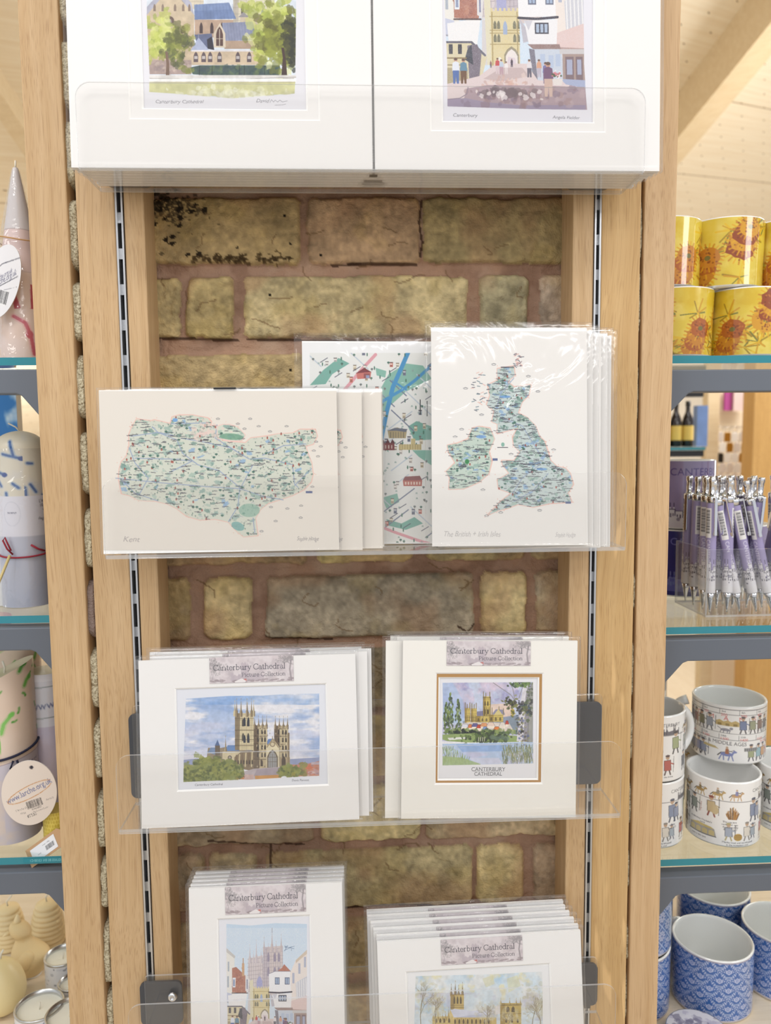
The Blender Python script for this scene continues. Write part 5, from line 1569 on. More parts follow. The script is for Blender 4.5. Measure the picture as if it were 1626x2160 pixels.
# ---------------- cathedral prints on the third shelf
g = 'mounted prints on the third shelf'
z3 = ZS3+.0004
RL = Rect((303, 1393), (754, 1380), (761, 1727), (296, 1749), z3, math.radians(6.0), .6590)
pl_ = mounted_print('landscape mounted print of a tall cathedral under a striped sky, front of its stack', RL, art_cathedral(), CR5,
                    [(370, 1446, 692, 1664)], mats_w, (442, 1384, 619, 1439), g, 51)
off3 = [(.009, 0, .002, .012), (.013, 0, .0035, .012), (.005, 0, .004, .006)]
copies(pl_, RL, 3, .0054, lambda k: off3[k], lambda k: 'landscape mounted print of a tall cathedral, %s from the front of its stack' % ORD[k+1], g)
RQ = Rect((848, 1351), (1216, 1352), (1214, 1724), (846, 1727), z3, math.radians(5.0), .6640)
pq = mounted_print('square cream print with a gold inner mount and river scene, front of its stack', RQ, art_river(), CR6,
                   [(917, 1419, 1146, 1655), (924, 1429, 1137, 1647)], [M['board_cream'], M['board_core'], M['gold_board']], (942, 1352, 1119, 1404), g, 61)
off4 = [(-.0145, 0, -.001, -.006), (-.004, 0, .002, -.006), (-.010, 0, .0015, -.004)]
copies(pq, RQ, 3, .0056, lambda k: off4[k], lambda k: 'square cream mounted print, %s from the front of its stack' % ORD[k+1], g)

# ---------------- lowest shelf
g = 'mounted prints on the lowest shelf'
z4 = ZS4+.0004
sx = .5
RS = Rect((398, 1872), (721, 1864), (724, 2160+180), (391, 2160+186), z4, math.radians(6.0), .6600)
def stretch(R, z):
    """carry the print down to the tray along its own slope"""
    d = (R.B.z-z)/R.z.z
    R.B = R.B-R.z*d; R.h += d
ps_ = None
def bottom_rect(TL, TR, px_l, px_r, Y, lean, roll):
    R = Rect.__new__(Rect)
    m = Matrix.Rotation(-lean, 3, 'X') @ Matrix.Rotation(roll, 3, 'Y')
    R.M = m; R.x, R.y, R.z = m.col[0].copy(), m.col[1].copy(), m.col[2].copy(); R.n = -R.y
    B0 = Vector((U((px_l+px_r)/2, 2160, Y).x, Y, z4))
    a, b = HP(*TL, B0, R.n), HP(*TR, B0, R.n)
    c = (a+b)/2
    h = (c-B0).dot(R.z)
    R.B = c-R.z*h; R.B.z = z4+abs(math.sin(roll))*.07; R.w = (b-a).length; R.h = (c-R.B).dot(R.z)
    return R
RS = bottom_rect((398, 1872), (721, 1864), 391, 724, .6605, math.radians(6), -.006)
ps_ = mounted_print('narrow white mounted print of an old street below a tower, front of its stack', RS, art_street_small(), CR7,
                    [(460, 1933, 659, 2310)], mats_w, (475, 1867, 645, 1926), g, 71)
off5 = [(.0004, 0, .0012, .001), (.0008, 0, .0024, .001), (.001, 0, .0036, .002), (.0016, 0, .0048, .002)]
copies(ps_, RS, 4, .0054, lambda k: off5[k], lambda k: 'narrow white mounted print of an old street, %s from the front of its stack' % ORD[k+1], g)
RW = bottom_rect((795, 1984), (1224, 1967), 790, 1228, .6600, math.radians(6), -.018)
pw = mounted_print('white mounted print of a cathedral among bare winter trees, front of its stack', RW, art_winter(), CR8,
                   [(858, 2040, 1166, 2280)], mats_w, (930, 1977, 1102, 2031), g, 81)
off6 = [(-.0005, 0, .0032, .002), (-.003, 0, .007, .001), (-.0058, 0, .0108, .002), (-.0085, 0, .0140, .003), (-.0090, 0, .0165, .003)]
copies(pw, RW, 5, .0052, lambda k: off6[k], lambda k: 'white mounted print of a cathedral in winter, %s from the front of its stack' % ORD[k+1], g)
# ------------------------------------------------------------------ side shelving
YR = .747     # front of the grey rails
YG = .752     # front edge of the glass
XLB, XRB = XO0-.50, XP1+.50


def shelving(side, label):
    s = -1 if side == 'left' else 1
    px0, px1 = (XO0, XO1) if s < 0 else (XP0, XP1)
    root = thing('shelving_unit', label, 'shelving', ((px0+px1)/2, YF, 0))
    ox = (px0+px1)/2
    MB().box((px0-ox, 0, 0), (px1-ox, .048, ZT)).build('oak_post', M['oak'] if s < 0 else M['oak_pale'], root, bevel=.0012)
    inner = (px0 if s < 0 else px1)-ox          # post face toward the bay
    outer = (XLB if s < 0 else XRB)-ox
    MB().box((min(outer, outer+s*.06), 0, 0), (max(outer, outer+s*.06), .048, ZT)).build('oak_post', M['oak'], root, bevel=.0012)
    # back posts and rails
    ys = YR-YF
    rails = [(779, 831, 871), (1325, 1373, 1413), (1841, 1888, 1928)] if s < 0 else [(779, 826, 863), (1347, 1393, 1431), (1846, 1883, 1922)]
    gx = [(40, 76), (70, 106), (98, 134)] if s < 0 else [(1457, 1421), (1446, 1410), (1431, 1396)]
    for k, (a, b, c) in enumerate(rails):
        xm = 20 if s < 0 else 1540
        zt, zb, zg = U(xm, a, YR).z, U(xm, b, YR).z, U(xm, c, YR).z
        x0, x1 = sorted((inner-s*.004, outer))
        xv, xe = U(gx[k][1], c, YR).x-ox, U(gx[k][0], b, YR).x-ox
        w = abs(xe-xv); m = (zb-zg)/w
        zi = zg-m*abs(xv-(x0 if s > 0 else x1))
        if s > 0: pts = [(x0, zi), (xe-.15*w, zb-.002), (xe+.15*w, zb), (x1-w, zb), (x1, zg), (x1, zt), (x0, zt)]
        else: pts = [(x0, zg), (x0+w, zb), (xe-.15*w, zb), (xe+.15*w, zb-.002), (x1, zi), (x1, zt), (x0, zt)]
        r = MB().prism(pts, 'y', ys, ys+.02).build('rail', M['steel'], root, bevel=.0012)
        r['label'] = 'grey steel front rail'
        for x in ((x0+.002, x1-.024) if s > 0 else (x0+.004, x1-.022)):
            MB().box((x, ys+.0202, zb+.004), (x+.02, .3050, zt-.004)).build('side_bar', M['steel'], root, bevel=.001)
    for x in (px0-ox+.008, outer+s*.03-.02):
        MB().box((x, .3052, 0), (x+.04, .345, ZT)).build('back_post', M['oak_pale'], root)
    return root


shelving('left', 'left shelving unit with an oak post and grey steel rails holding the candles')
shelving('right', 'right shelving unit with an oak post and grey steel rails holding the mugs')
ZL = [U(30, 754, YG).z, U(40, 1299, YG).z, U(50, 1808, YG).z]
ZR = [U(1520, 750, YG).z, U(1520, 1321, YG).z, U(1520, 1809, YG).z]


def glass_shelf(x0, x1, zt, label, th=.0075):
    o = thing('glass_shelf', label, 'glass shelf', ((x0+x1)/2, YG, zt))
    w = x1-x0
    mb = MB()
    mb.box((-w/2, 0, -th), (w/2, .285, 0))
    me = mb.mesh('pane')
    for p in me.polygons:
        if abs(p.normal.z) < .5: p.material_index = 1
    link('pane', me, [M['glass'], M['glass_edge']], o)
    for x in (-w/2+.03, w/2-.03, ):
        for y in (.012, .262):
            f = MB(); f.lathe([(0, -th-.0055), (.006, -th-.0055), (.0068, -th-.003), (.006, -th), (0, -th)], 18, 0, Matrix.Translation((x, y, 0)))
            f.build('clear_pad', M['foot'], o)
    return o


for k in range(3):
    glass_shelf(XLB+.004, XO0+.02, ZL[k], ['glass shelf with a teal edge under the red patterned cone candle', 'glass shelf with a teal edge under the blue patterned candle', 'glass shelf with a printed edge under the green patterned candle'][k])
    glass_shelf(XP1-.02, XRB-.004, ZR[k], ['glass shelf with a teal edge under the yellow flowered mugs', 'glass shelf with a teal edge under the box of purple pens', 'glass shelf with a teal edge under the white history mugs'][k])
# kite mark lettering along the lower left glass edge
tr = Ras(0, 0, 100, 12, 6, (38, 132, 146)); tr.text('GLASS BS EN 12150 C1', 2, 9.6, 9.5, (140, 200, 205), mirror=False, sx=.86)
ck = tr.out(1.0)[:, ::-1]
xa, xb = U(50, 1828, YG).x, U(131, 1826, YG).x
P = np.zeros(ck.shape); P[..., 0] = np.linspace(xa, xb, ck.shape[1])[None, :]; P[..., 2] = np.linspace(ZL[2]-.0015, ZL[2]-.0060, ck.shape[0])[:, None]; P[..., 1] = YG-.0003
gl = [o for o in bpy.data.objects if o.get('label', '').startswith('glass shelf with a printed')][0]
o = link('edge_marking', grid_mesh('edge_marking', P, ck, False), M['satin'], gl); o.location = -gl.location; o['label'] = 'pale lettering on the teal edge'

# wooden ledges at the bottom
Z4 = U(1490, 2156, .80).z
for nm, a, b, lb in (('shelf_ledge', XLB, XO0+.03, 'pale wooden ledge under the beeswax candles and tins'), ('shelf_ledge', XP1-.03, XRB, 'pale wooden ledge under the blue patterned mugs')):
    o = MB().box((a, .764, Z4-.03), (b, 1.25, Z4)).build(nm, M['ledge_wood'], None, bevel=.002); tag(o, lb, 'shelf')


# ------------------------------------------------------------------ mugs
def cyl_mesh(name, ras, r, z0, z1, gain=.9, rz=None, n=None):
    """printed wall of a cylinder; rz(v) gives a radius factor"""
    cols = ras.out(gain); H, W = cols.shape[:2]
    u = np.linspace(0, 2*PI, W, endpoint=False)[None, :]; v = np.linspace(0, 1, H)[:, None]
    f = np.ones((H, 1)) if rz is None else rz(v)
    P = np.zeros((H, W, 3)); P[..., 0] = r*f*np.sin(u); P[..., 1] = -r*f*np.cos(u); P[..., 2] = z1+(z0-z1)*v
    return grid_mesh(name, P, cols, True, flip=False, wrap=True)


def make_mug(name, label, ras, r, h, flare=0.0, group=None, handle=True, inner='white_china', hs=1.0):
    root = thing(name, label, 'mug', (0, 0, 0), 0.0, group)
    b = cyl_mesh('body', ras, r, .0025, h-.0015, .92, (lambda v: 1+flare*(1-v)**1.5))
    link('body', b, M['china'], root)
    rt = r*(1+flare)
    mb = MB(); t = .0028
    mb.lathe([(rt, h-.0015), (rt-.0006, h-.0003), (rt-t/2, h), (rt-t, h-.0008), (rt-t-.0004, h-.004), (r-t, h*.5), (r-t, .012), (r-t-.006, .005), (0, .0045)], 64)
    mb.lathe([(r, .0025), (r-.001, .0008), (r-.006, .0), (r-.009, .0012), (0, .0012)], 64)
    mb.build('lining', M[inner], root)
    if handle:
        pts = []
        for i in range(15):
            a = -1.25+2.5*i/14
            pts.append((r-.004+.027*math.cos(a)*hs, 0, h*.52+h*.36*math.sin(a)))
        rr = [.0058-.0012*math.sin(PI*i/14) for i in range(15)]
        MB().tube(pts, rr, 12).build('handle', M[inner], root)
    return root


def flower_ras():
    """plain stand-in pattern: loose brown and orange flower heads on yellow"""
    W, H = 245, 76
    r = Ras(0, 0, W, H, 1.7, (226, 200, 70))
    r.wash((238, 216, 110), 22, .5, .2, 4, .7); r.wash((216, 180, 40), 16, .55, .2, 9, .7)
    rg = np.random.default_rng(12)
    for i in range(26):
        x, y = rg.uniform(0, W), rg.uniform(8, 74)
        for q in range(8):
            a = rg.uniform(0, 6.28); l = rg.uniform(8, 18)
            r.line([(x, y), (x+l*math.cos(a), y+l*math.sin(a)*1.0)], rg.uniform(1, 2.6), [(150, 120, 30), (110, 112, 50), (206, 150, 30), (232, 190, 40)][q % 4], .8)
    for i in range(24):
        x, y = (i*41.3) % W, 10+((i*29.7) % 62); s = rg.uniform(10, 16)
        c = [(176, 96, 36), (150, 74, 34), (200, 132, 40), (216, 158, 44)][i % 4]
        for q in range(22):
            a = q/22*6.28; r.line([(x, y), (x+s*1.25*math.cos(a), y+s*1.25*math.sin(a))], 1.6, (226, 170, 36) if q % 2 else (196, 130, 34), .8)
        r.disc(x, y, s, s*.9, c, 1, 0, .06)
        for q in range(40): r.disc(x+rg.normal(0, s*.4), y+rg.normal(0, s*.4), 1, 1, [(120, 60, 26), (206, 130, 50)][q % 2], .6)
        r.disc(x, y, s*.24, s*.22, (110, 110, 60), .9)
    return r


def fig(r, x, y, h, c, c2=(70, 66, 70), armed=True):
    h *= 1.28; c = tuple(v*.75+56 for v in c); c2 = tuple(v*.75+36 for v in c2)
    ink = (66, 64, 66)
    r.disc(x, y-h*.88, h*.10, h*.12, (196, 166, 140)); r.disc(x, y-h*.95, h*.12, h*.06, c2)
    r.poly([(x-h*.16, y-h*.2), (x-h*.18, y-h*.72), (x+h*.16, y-h*.74), (x+h*.20, y-h*.2)], c); r.line([(x-h*.16, y-h*.2), (x-h*.18, y-h*.72), (x+h*.16, y-h*.74), (x+h*.20, y-h*.2)], .45, ink)
    r.line([(x-h*.08, y-h*.2), (x-h*.14, y)], h*.07, c2); r.line([(x+h*.10, y-h*.2), (x+h*.16, y)], h*.07, c2)
    if armed: r.line([(x+h*.12, y-h*.6), (x+h*.34, y-h*.5)], h*.06, c); r.line([(x+h*.34, y-h*.9), (x+h*.32, y-h*.1)], .5, ink)


def horse(r, x, y, h, c, cr):
    ink = (66, 60, 56)
    r.disc(x, y-h*.48, h*.42, h*.17, c); r.poly([(x+h*.3, y-h*.5), (x+h*.5, y-h*.86), (x+h*.72, y-h*.72), (x+h*.66, y-h*.64), (x+h*.5, y-h*.6), (x+h*.4, y-h*.36)], c)
    for a, b in ((-.34, -.5), (-.22, -.18), (.22, .12), (.34, .46)): r.line([(x+h*a, y-h*.4), (x+h*b, y)], h*.08, c)
    r.line([(x-h*.4, y-h*.54), (x-h*.6, y-h*.3)], h*.07, ink); r.line([(x-h*.4, y-h*.6), (x+h*.1, y-h*.66), (x+h*.5, y-h*.86)], .4, ink)
    r.poly([(x-h*.1, y-h*.5), (x-h*.08, y-h*.92), (x+h*.14, y-h*.92), (x+h*.16, y-h*.5)], cr); r.disc(x+h*.03, y-h*1.02, h*.09, h*.10, (196, 166, 140)); r.line([(x+h*.1, y-h*.8), (x+h*.4, y-h*.7)], .5, ink)


def history_ras():
    W, H = 245, 74
    r = Ras(0, 0, W, H, 2.1, (243, 241, 238)); ink = (74, 72, 76)
    for o in (0, 122.5):
        # top band: riders, cathedral, title
        for k, c in enumerate(((150, 122, 70), (176, 146, 90), (190, 160, 104), (196, 160, 120))): horse(r, o+8+k*19, 20, 12, c, [(120, 120, 140), (150, 130, 90), (150, 140, 120), (140, 140, 180)][k])
        r.text('CANTERBURY', o+84, 11.5, 5.6, (96, 96, 100), sx=.95); r.line([(o, 21.5), (o+122, 21.5)], .45, ink)
        r.poly([(o+94, 21), (o+95, 16), (o+99, 17), (o+100, 13), (o+102, 17), (o+108, 16), (o+109, 11), (o+111, 17), (o+115, 16), (o+117, 21)], (120, 118, 124)); [r.line([(o+x, 20), (o+x, t)], .9, (90, 88, 94)) for x, t in ((95, 13), (97, 14), (100, 11), (109, 9), (111, 10), (116, 14))]
        # middle band
        fig(r, o+8, 43, 19, (150, 156, 150)); fig(r, o+20, 43, 17, (110, 120, 110))
        fig(r, o+40, 42, 19, (196, 170, 120), (150, 70, 60)); r.disc(o+44, 34, 4, 5, (206, 186, 146)); r.text('King raided', o+29, 40, 2.5, (150, 80, 70), rot=-1.5)
        for q in range(26):
            a = RNG.uniform(-7, 7); r.line([(o+62+a*.6, 42), (o+62+a, 42-RNG.uniform(8, 18)*(1-abs(a)/11))], .9, [(166, 120, 70), (120, 96, 76), (196, 150, 96)][q % 3])
        r.text('The ancient', o+52, 46.5, 3, ink); r.text('cathedral was', o+51, 49.5, 3, ink); r.text('destroyed by', o+52, 52.5, 3, ink); r.text('fire in 1067', o+53, 55.5, 3, ink)
        fig(r, o+86, 45, 21, (110, 124, 156), (84, 90, 110)); fig(r, o+92, 45, 17, (126, 134, 160), (60, 60, 74), False); r.text('rebuilt', o+82, 50, 3.2, ink); r.text('by 1077', o+82, 53.5, 3.2, ink)
        fig(r, o+112, 43, 20, (150, 160, 110))
        # lower band
        r.text("Archbishop Chichele's", o+16, 50.5, 2.8, ink); r.text('tomb', o+28, 53.5, 2.8, ink)
        r.poly([(o+14, 66), (o+15, 57), (o+44, 57), (o+46, 66)], (170, 166, 160)); [r.poly([(o+16+k*7.4, 65), (o+16+k*7.4, 60), (o+19+k*7.4, 58.4), (o+22+k*7.4, 60), (o+22+k*7.4, 65)], (206, 190, 140)) for k in range(4)]; r.poly([(o+16, 57), (o+26, 53.5), (o+40, 55), (o+44, 57)], (206, 186, 120)); r.line([(o+14, 66), (o+46, 66)], .7, ink)
        fig(r, o+58, 67, 16, (150, 160, 180), (196, 180, 120)); r.disc(o+68, 63, 4.6, 4.4, (196, 162, 96)); [r.line([(o+64, 61+k*2), (o+72, 61+k*2)], .5, (120, 92, 54)) for k in range(3)]
        fig(r, o+78, 67, 17, (226, 216, 200), (150, 140, 130)); fig(r, o+86, 66, 14, (160, 170, 180), (120, 120, 130), False); fig(r, o+102, 67, 18, (176, 70, 60), (90, 70, 70)); fig(r, o+5, 66, 18, (84, 84, 92))
        r.text('Monks lived and worshipped', o+52, 70.5, 2.9, ink); r.text('in the monastery until', o+56, 73.3, 2.7, ink); r.text('now in the nave', o+18, 70.3, 2.7, ink); r.text('the shrine', o+98, 70.5, 2.7, ink)
    return r


def romans_ras():
    W, H = 245, 68
    r = Ras(0, 0, W, H, 2.1, (243, 241, 238)); ink = (90, 88, 92); red = (206, 92, 88)
    r.line([(0, 3), (W, 3)], .6, ink)
    for o in (0, 122.5):
        r.line([(o, 9), (o+118, 9)], .5, ink); r.line([(o, 32), (o+118, 32)], .5, ink); r.line([(o, 40), (o+118, 40)], .5, ink)
        for k, (a, b) in enumerate((('1st', ''), ('2nd', '100'), ('3rd', '200'), ('4th', '300'), ('5th', '400'))):
            x = o+8+k*20; r.line([(x, 3), (x, 9)], .5, ink); r.text(a, x+1.5, 6.6, 3.2, ink); r.text(b, x+1, 11.5, 4.6, red)
        for k, ch in enumerate('ROMANS'): r.text(ch, o+8+k*15.5, 16.5, 7.6, red, 'c')
        for k, (a, b) in enumerate((('12', '1100'), ('13th', '1200'), ('14th', '1300'), ('15th', '1400'), ('', '1500'))):
            x = o+8+k*20; r.line([(x, 34), (x, 40)], .5, ink); r.text(a, x+1.5, 36.6, 3.2, ink); r.text(b, x+1, 40.5, 4.4, red)
        cs = [(110, 110, 126), (126, 72, 66), (120, 116, 84), (132, 138, 150), (96, 110, 150), (140, 144, 110), (126, 100, 90), (90, 88, 96)]
        for k, x in enumerate((9, 18, 27, 37, 72, 83, 93, 102)): fig(r, o+x, 31, 16, cs[k], (84, 78, 84))
        for x in (44, 52, 60): r.poly([(o+x, 23), (o+x, 18), (o+x+4, 16), (o+x+8, 18), (o+x+8, 23)], (200, 176, 120)); r.poly([(o+x+2, 23), (o+x+2, 20), (o+x+6, 20), (o+x+6, 23)], (150, 130, 84))
        r.disc(o+54, 28, 5, 1.8, (150, 150, 160)); r.disc(o+60, 26, 1.8, 1.6, (150, 150, 160)); [r.line([(o+x, 28), (o+x-1, 31.5)], .8, (130, 130, 140)) for x in (50, 53, 57, 59)]; r.line([(o+49, 27), (o+46, 25)], .7, (130, 130, 140))
        r.text('NORMANS & MIDDLE AGES', o+6, 46.3, 6.2, ink, sx=.93); r.text('TUDORS', o+94, 45.5, 5.6, red, sx=.9)
        for k, x in enumerate((9, 16, 23, 30, 82, 92, 100, 109)): fig(r, o+x, 65, 16, [(130, 138, 156), (120, 130, 160), (96, 110, 160), (130, 140, 170), (150, 156, 110), (140, 180, 190), (210, 150, 96), (190, 90, 80)][k], (80, 78, 90))
        horse(r, o+56, 65, 15, (136, 144, 190), (176, 120, 90)); r.poly([(o+74, 53), (o+74, 49), (o+90, 49), (o+90, 53)], (150, 150, 150)); [r.line([(o+75+k*2.5, 53), (o+75+k*2.5, 49.4)], .5, ink) for k in range(6)]; r.poly([(o+30, 52), (o+32, 49), (o+44, 50), (o+48, 53)], (200, 180, 130))
    return r


def kings_ras():
    W, H = 245, 80
    r = Ras(0, 0, W, H, 1.8, (240, 240, 240))
    cs = [(92, 110, 112), (110, 120, 132), (140, 62, 66), (96, 108, 120), (84, 116, 100), (92, 104, 116)]
    for k in range(14):
        for j in range(3):
            fig(r, 8+k*17.2+j*5, 22+j*26, 20, cs[(k*2+j) % 6], (70, 78, 84)); r.line([(k*17.2+j*5, 6+j*26), (k*17.2+j*5, 20+j*26)], 1.2, (190, 194, 196)); r.line([(3+k*17.2+j*5, 24+j*26), (13+k*17.2+j*5, 24+j*26)], .8, (150, 154, 158))
    return r


def skyline(r, x0, x1, yb, sc, white, ink, seed=3, step=9):
    rg = np.random.default_rng(seed); x = x0
    while x < x1:
        w = rg.uniform(4, 8)*sc; h = rg.uniform(5, 12)*sc; k = rg.integers(4)
        if k == 0:
            h *= 1.7; r.poly([(x, yb), (x, yb-h), (x+w*.2, yb-h*1.2), (x+w*.4, yb-h), (x+w*.6, yb-h), (x+w*.8, yb-h*1.2), (x+w, yb-h), (x+w, yb)], white)
        elif k == 1: r.poly([(x, yb), (x, yb-h), (x+w/2, yb-h*1.5), (x+w, yb-h), (x+w, yb)], white)
        else: r.rect(x, yb-h, x+w, yb, white)
        r.line([(x, yb), (x, yb-h), (x+w, yb-h), (x+w, yb)], .6*sc, ink)
        for q in range(2): r.rect(x+w*(.2+.4*q), yb-h*.7, x+w*(.38+.4*q), yb-h*.4, ink)
        if k == 0: r.line([(x+w*.2, yb-h*1.2), (x+w*.2, yb-h*1.45)], .6*sc, ink); r.line([(x+w*.8, yb-h*1.2), (x+w*.8, yb-h*1.45)], .6*sc, ink)
        x += w*rg.uniform(.8, 1.1)
    for i in range(int((x1-x0)/(4*sc))): r.disc(rg.uniform(x0, x1), yb-rg.uniform(0, 4)*sc, 2.4*sc, 2.2*sc, white); r.disc(rg.uniform(x0, x1), yb-rg.uniform(0, 5)*sc, 1.2*sc, 1.2*sc, ink, .5)


def purple_ras(bg=(158, 144, 182), st=True, ink=(86, 80, 110)):
    W, H = 245, 84
    r = Ras(0, 0, W, H, 1.7, bg)
    for o in (0, 122.5):
        skyline(r, o, o+122, 78, 1.9, (226, 224, 230) if st else tuple(min(255, v+50) for v in bg), ink, 5+int(o))
        r.text('CANTERBURY', o+61, 18, 13, (96, 82, 140) if st else tuple(min(255, v+70) for v in bg), 'c', sx=1.0)
    r.rect(0, 78, W, 84, (226, 222, 230) if st else bg)
    return r


def damask_ras(alt=False):
    W, H = 280, 80
    a, b = (66, 108, 178), (192, 200, 230)
    r = Ras(0, 0, W, H, 2.0, a)
    nx, ph, pw = 14, 25.0, 20.0
    for i in range(-1, nx+1):
        for j in range(-1, 9):
            x = i*pw+(pw/2 if j % 2 else 0); y = j*ph/2+4
            if alt:
                r.line([(x, y-ph/2), (x+pw/2, y)], 1.3, (176, 196, 236)); r.line([(x, y-ph/2), (x-pw/2, y)], 1.3, (176, 196, 236)); r.line([(x, y-ph/2+1.8), (x+pw/2-1.6, y)], .5, (120, 150, 206))
                for q in range(9):
                    an = q/9*6.28; r.disc(x+4.2*math.cos(an), y+5.4*math.sin(an), 1.9, 1.5, b, .9, an)
                r.disc(x, y, 2.6, 3.4, b); r.disc(x, y, 1.2, 1.8, a)
            else:
                for s in (-1, 1):        # leaf sprays along the lower sides of each diamond
                    for q in range(4):
                        t = q/3; r.disc(x+s*(7.2-5.6*t), y+.8+6.2*t, 1.7, .75, b, .95, s*.95)
                        r.disc(x+s*(6.2-4.4*t), y-.8+5.4*t, 1.2, .55, (214, 222, 242), .9, s*.5)
                    r.line([(x+s*7.6, y-3.2), (x+s*8.6, y-1.2), (x+s*7.4, y+.6)], .7, b); r.disc(x+s*5.2, y-4.2, 1.3, .8, b, .95, -s*.8); r.disc(x+s*3.6, y-6.2, 1.1, .7, b, .95, -s*.8)
                r.poly([(x-3.4, y-2.6), (x-3.6, y-5), (x-1.4, y-6.8), (x, y-8.2), (x+1.4, y-6.8), (x+3.6, y-5), (x+3.4, y-2.6), (x, y+.2)], b)
                r.disc(x, y-4.2, 1.8, 2.1, (128, 150, 204)); r.disc(x, y-4.2, .8, 1.0, b); r.line([(x-2.4, y-1.6), (x, y+.2), (x+2.4, y-1.6)], .5, a)
                for q in (-1, 0, 1): r.disc(x+q*1.5, y+2.6, .6, .6, (226, 232, 246))
                r.line([(x, y+3.4), (x, y+7.6)], .7, b); r.disc(x, y+9.4, .8, .8, (222, 228, 244))
    r.rect(0, 0, W, 2, (176, 172, 190)); r.rect(0, 78, W, 80, (196, 192, 204))
    return r


def put(o, px, py, z, rim=False, r=0, rot=0.0, dz=0.0):
    """stand a round thing so that the front of its foot shows at a photo position"""
    p = G(px, py, z)
    d = Vector((p.x-CAM.x, p.y-CAM.y, 0)).normalized()
    o.location = (p.x+d.x*r, p.y+d.y*r, z+dz); o.rotation_euler = (0, 0, rot)
    return o


def face(o):
    """yaw that turns a thing's front to the viewer"""
    return math.atan2(-(o.location.x-CAM.x), (o.location.y-CAM.y))


def at(px, Y, z):
    x = U(px, 930, Y).x
    # walk along the upright direction to the wanted height
    for i in range(4):
        d = ray(px, 930+0)
        break
    lo = 0
    py = 930
    for i in range(6):
        q = U(px, py, Y); py += (q.z-z)*1600/Y
    q = U(px, py, Y)
    return Vector((q.x, Y, z))


# ---- yellow flowered mugs
gm = 'yellow flowered mugs'
r_s, h_s = .0385, .0700
m0 = make_mug('flower_mug', 'yellow flowered mug at the middle of the upper row', flower_ras(), r_s, h_s, .045, gm)
hp = .0695
y0 = YG+.012+r_s
spots = [(1522, 1, 1.0, 'yellow flowered mug at the middle of the upper row on the top glass shelf'), (1392, 1, 2.2, 'yellow flowered mug of the upper row half hidden by the oak post'), (1662, 1, 1.15, 'yellow flowered mug of the upper row cut by the right photo edge'),
         (1417, 0, 4.3, 'yellow flowered mug of the lower row half hidden by the oak post'), (1566, 0, 3.2, 'yellow flowered mug with large orange flowers in the lower row')]
for k, (px, up, rot, lb) in enumerate(spots):
    o = m0 if k == 0 else dup(m0, label=lb)
    o['label'] = lb
    o.location = at(px, y0+(.006 if up else 0), ZR[0]+.0004+up*(h_s+.0006)); o.rotation_euler = (0, 0, rot)
    # handles turned to the back
for o in [q for q in bpy.data.objects if q.name.startswith('flower_mug')]:
    for c in o.children:
        if c.name.startswith('handle'): c.rotation_euler = (0, 0, PI/2-o.rotation_euler.z+.3)

# ---- second shelf: purple mugs and pens
zp = ZR[1]+.0004
blue = make_mug('skyline_mug', 'dark blue skyline mug under the purple mug beside the oak post', purple_ras((52, 54, 128), False, (126, 132, 190)), .037, .083, 0, 'skyline mugs')
q = at(1436, .925, zp); blue.location = q; blue.rotation_euler = (0, 0, -1.3)
pm = make_mug('skyline_mug', 'purple skyline mug lettered CANTERBURY standing on the dark blue mug', purple_ras(), .037, .084, 0, 'skyline mugs')
pm.location = q+Vector((0, 0, .0836)); pm.rotation_euler = (0, 0, -1.36)
p2 = dup(pm, q+Vector((.088, .03, 0)), .8, 'purple skyline mug standing behind the box of pens', 'skyline mugs')
for o in (blue, pm, p2):
    for c in o.children:
        if c.name.startswith('handle'): c.rotation_euler = (0, 0, 2.2)

bx = G(1488, 1303, ZR[1]); bxb = G(1424, 1271, ZR[1])
bw, bd, bh = .125, bxb.y-bx.y, .074
bd = max(.05, min(.085, bd))
box = thing('pen_box', 'clear acrylic box full of purple pens on the second glass shelf', 'box', (bx.x, bx.y, ZR[1]+.0003))
t = .0022
for nm, a, b in (('base', (0, 0, 0), (bw, bd, t)), ('wall', (0, 0, t), (bw, t, bh)), ('wall', (0, bd-t, t), (bw, bd, bh)), ('wall', (0, t, t), (t, bd-t, bh)), ('wall', (bw-t, t, t), (bw, bd-t, bh))):
    me = MB().box(a, b).mesh(nm)
    ar = [p.area for p in me.polygons]; mx_ = max(ar)
    for p in me.polygons:
        if p.area < mx_*.5: p.material_index = 1
    link(nm, me, [M['acrylic'], M['acrylic_edge']], box)


def pen_ras():
    W, H = 34.5, 104
    r = Ras(0, 0, W, H, 3.0, (164, 154, 194))
    r.rect(0, 92, W, 104, (232, 230, 232)); skyline(r, 0, W, 93, .95, (228, 226, 230), (70, 66, 82), 8); skyline(r, 0, W, 84, .7, (228, 226, 230), (70, 66, 82), 9); r.rect(0, 90, W, 96, (230, 228, 232)); blobs(r, 17, 88, 9, 3, 40, 1.4, [(90, 88, 100), (226, 224, 228)], .7)
    r.rect(8, 6, 16, 40, (236, 234, 232))
    for k in range(24): r.rect(9.5, 8+k*1.15, 14.5, 8+k*1.15+[.5, .8, .35][k % 3], (50, 48, 56))
    r.rect(24, 6, 32, 40, (236, 234, 232))
    for k in range(24): r.rect(25.5, 8+k*1.15, 30.5, 8+k*1.15+[.5, .8, .35][k % 3], (50, 48, 56))
    r.text('CANTERBURY', 27, 42, 6.2, (226, 222, 236), rot=PI/2, sx=.95)
    r.text('CANTERBURY', 11, 42, 6.2, (226, 222, 236), rot=PI/2, sx=.95)
    return r


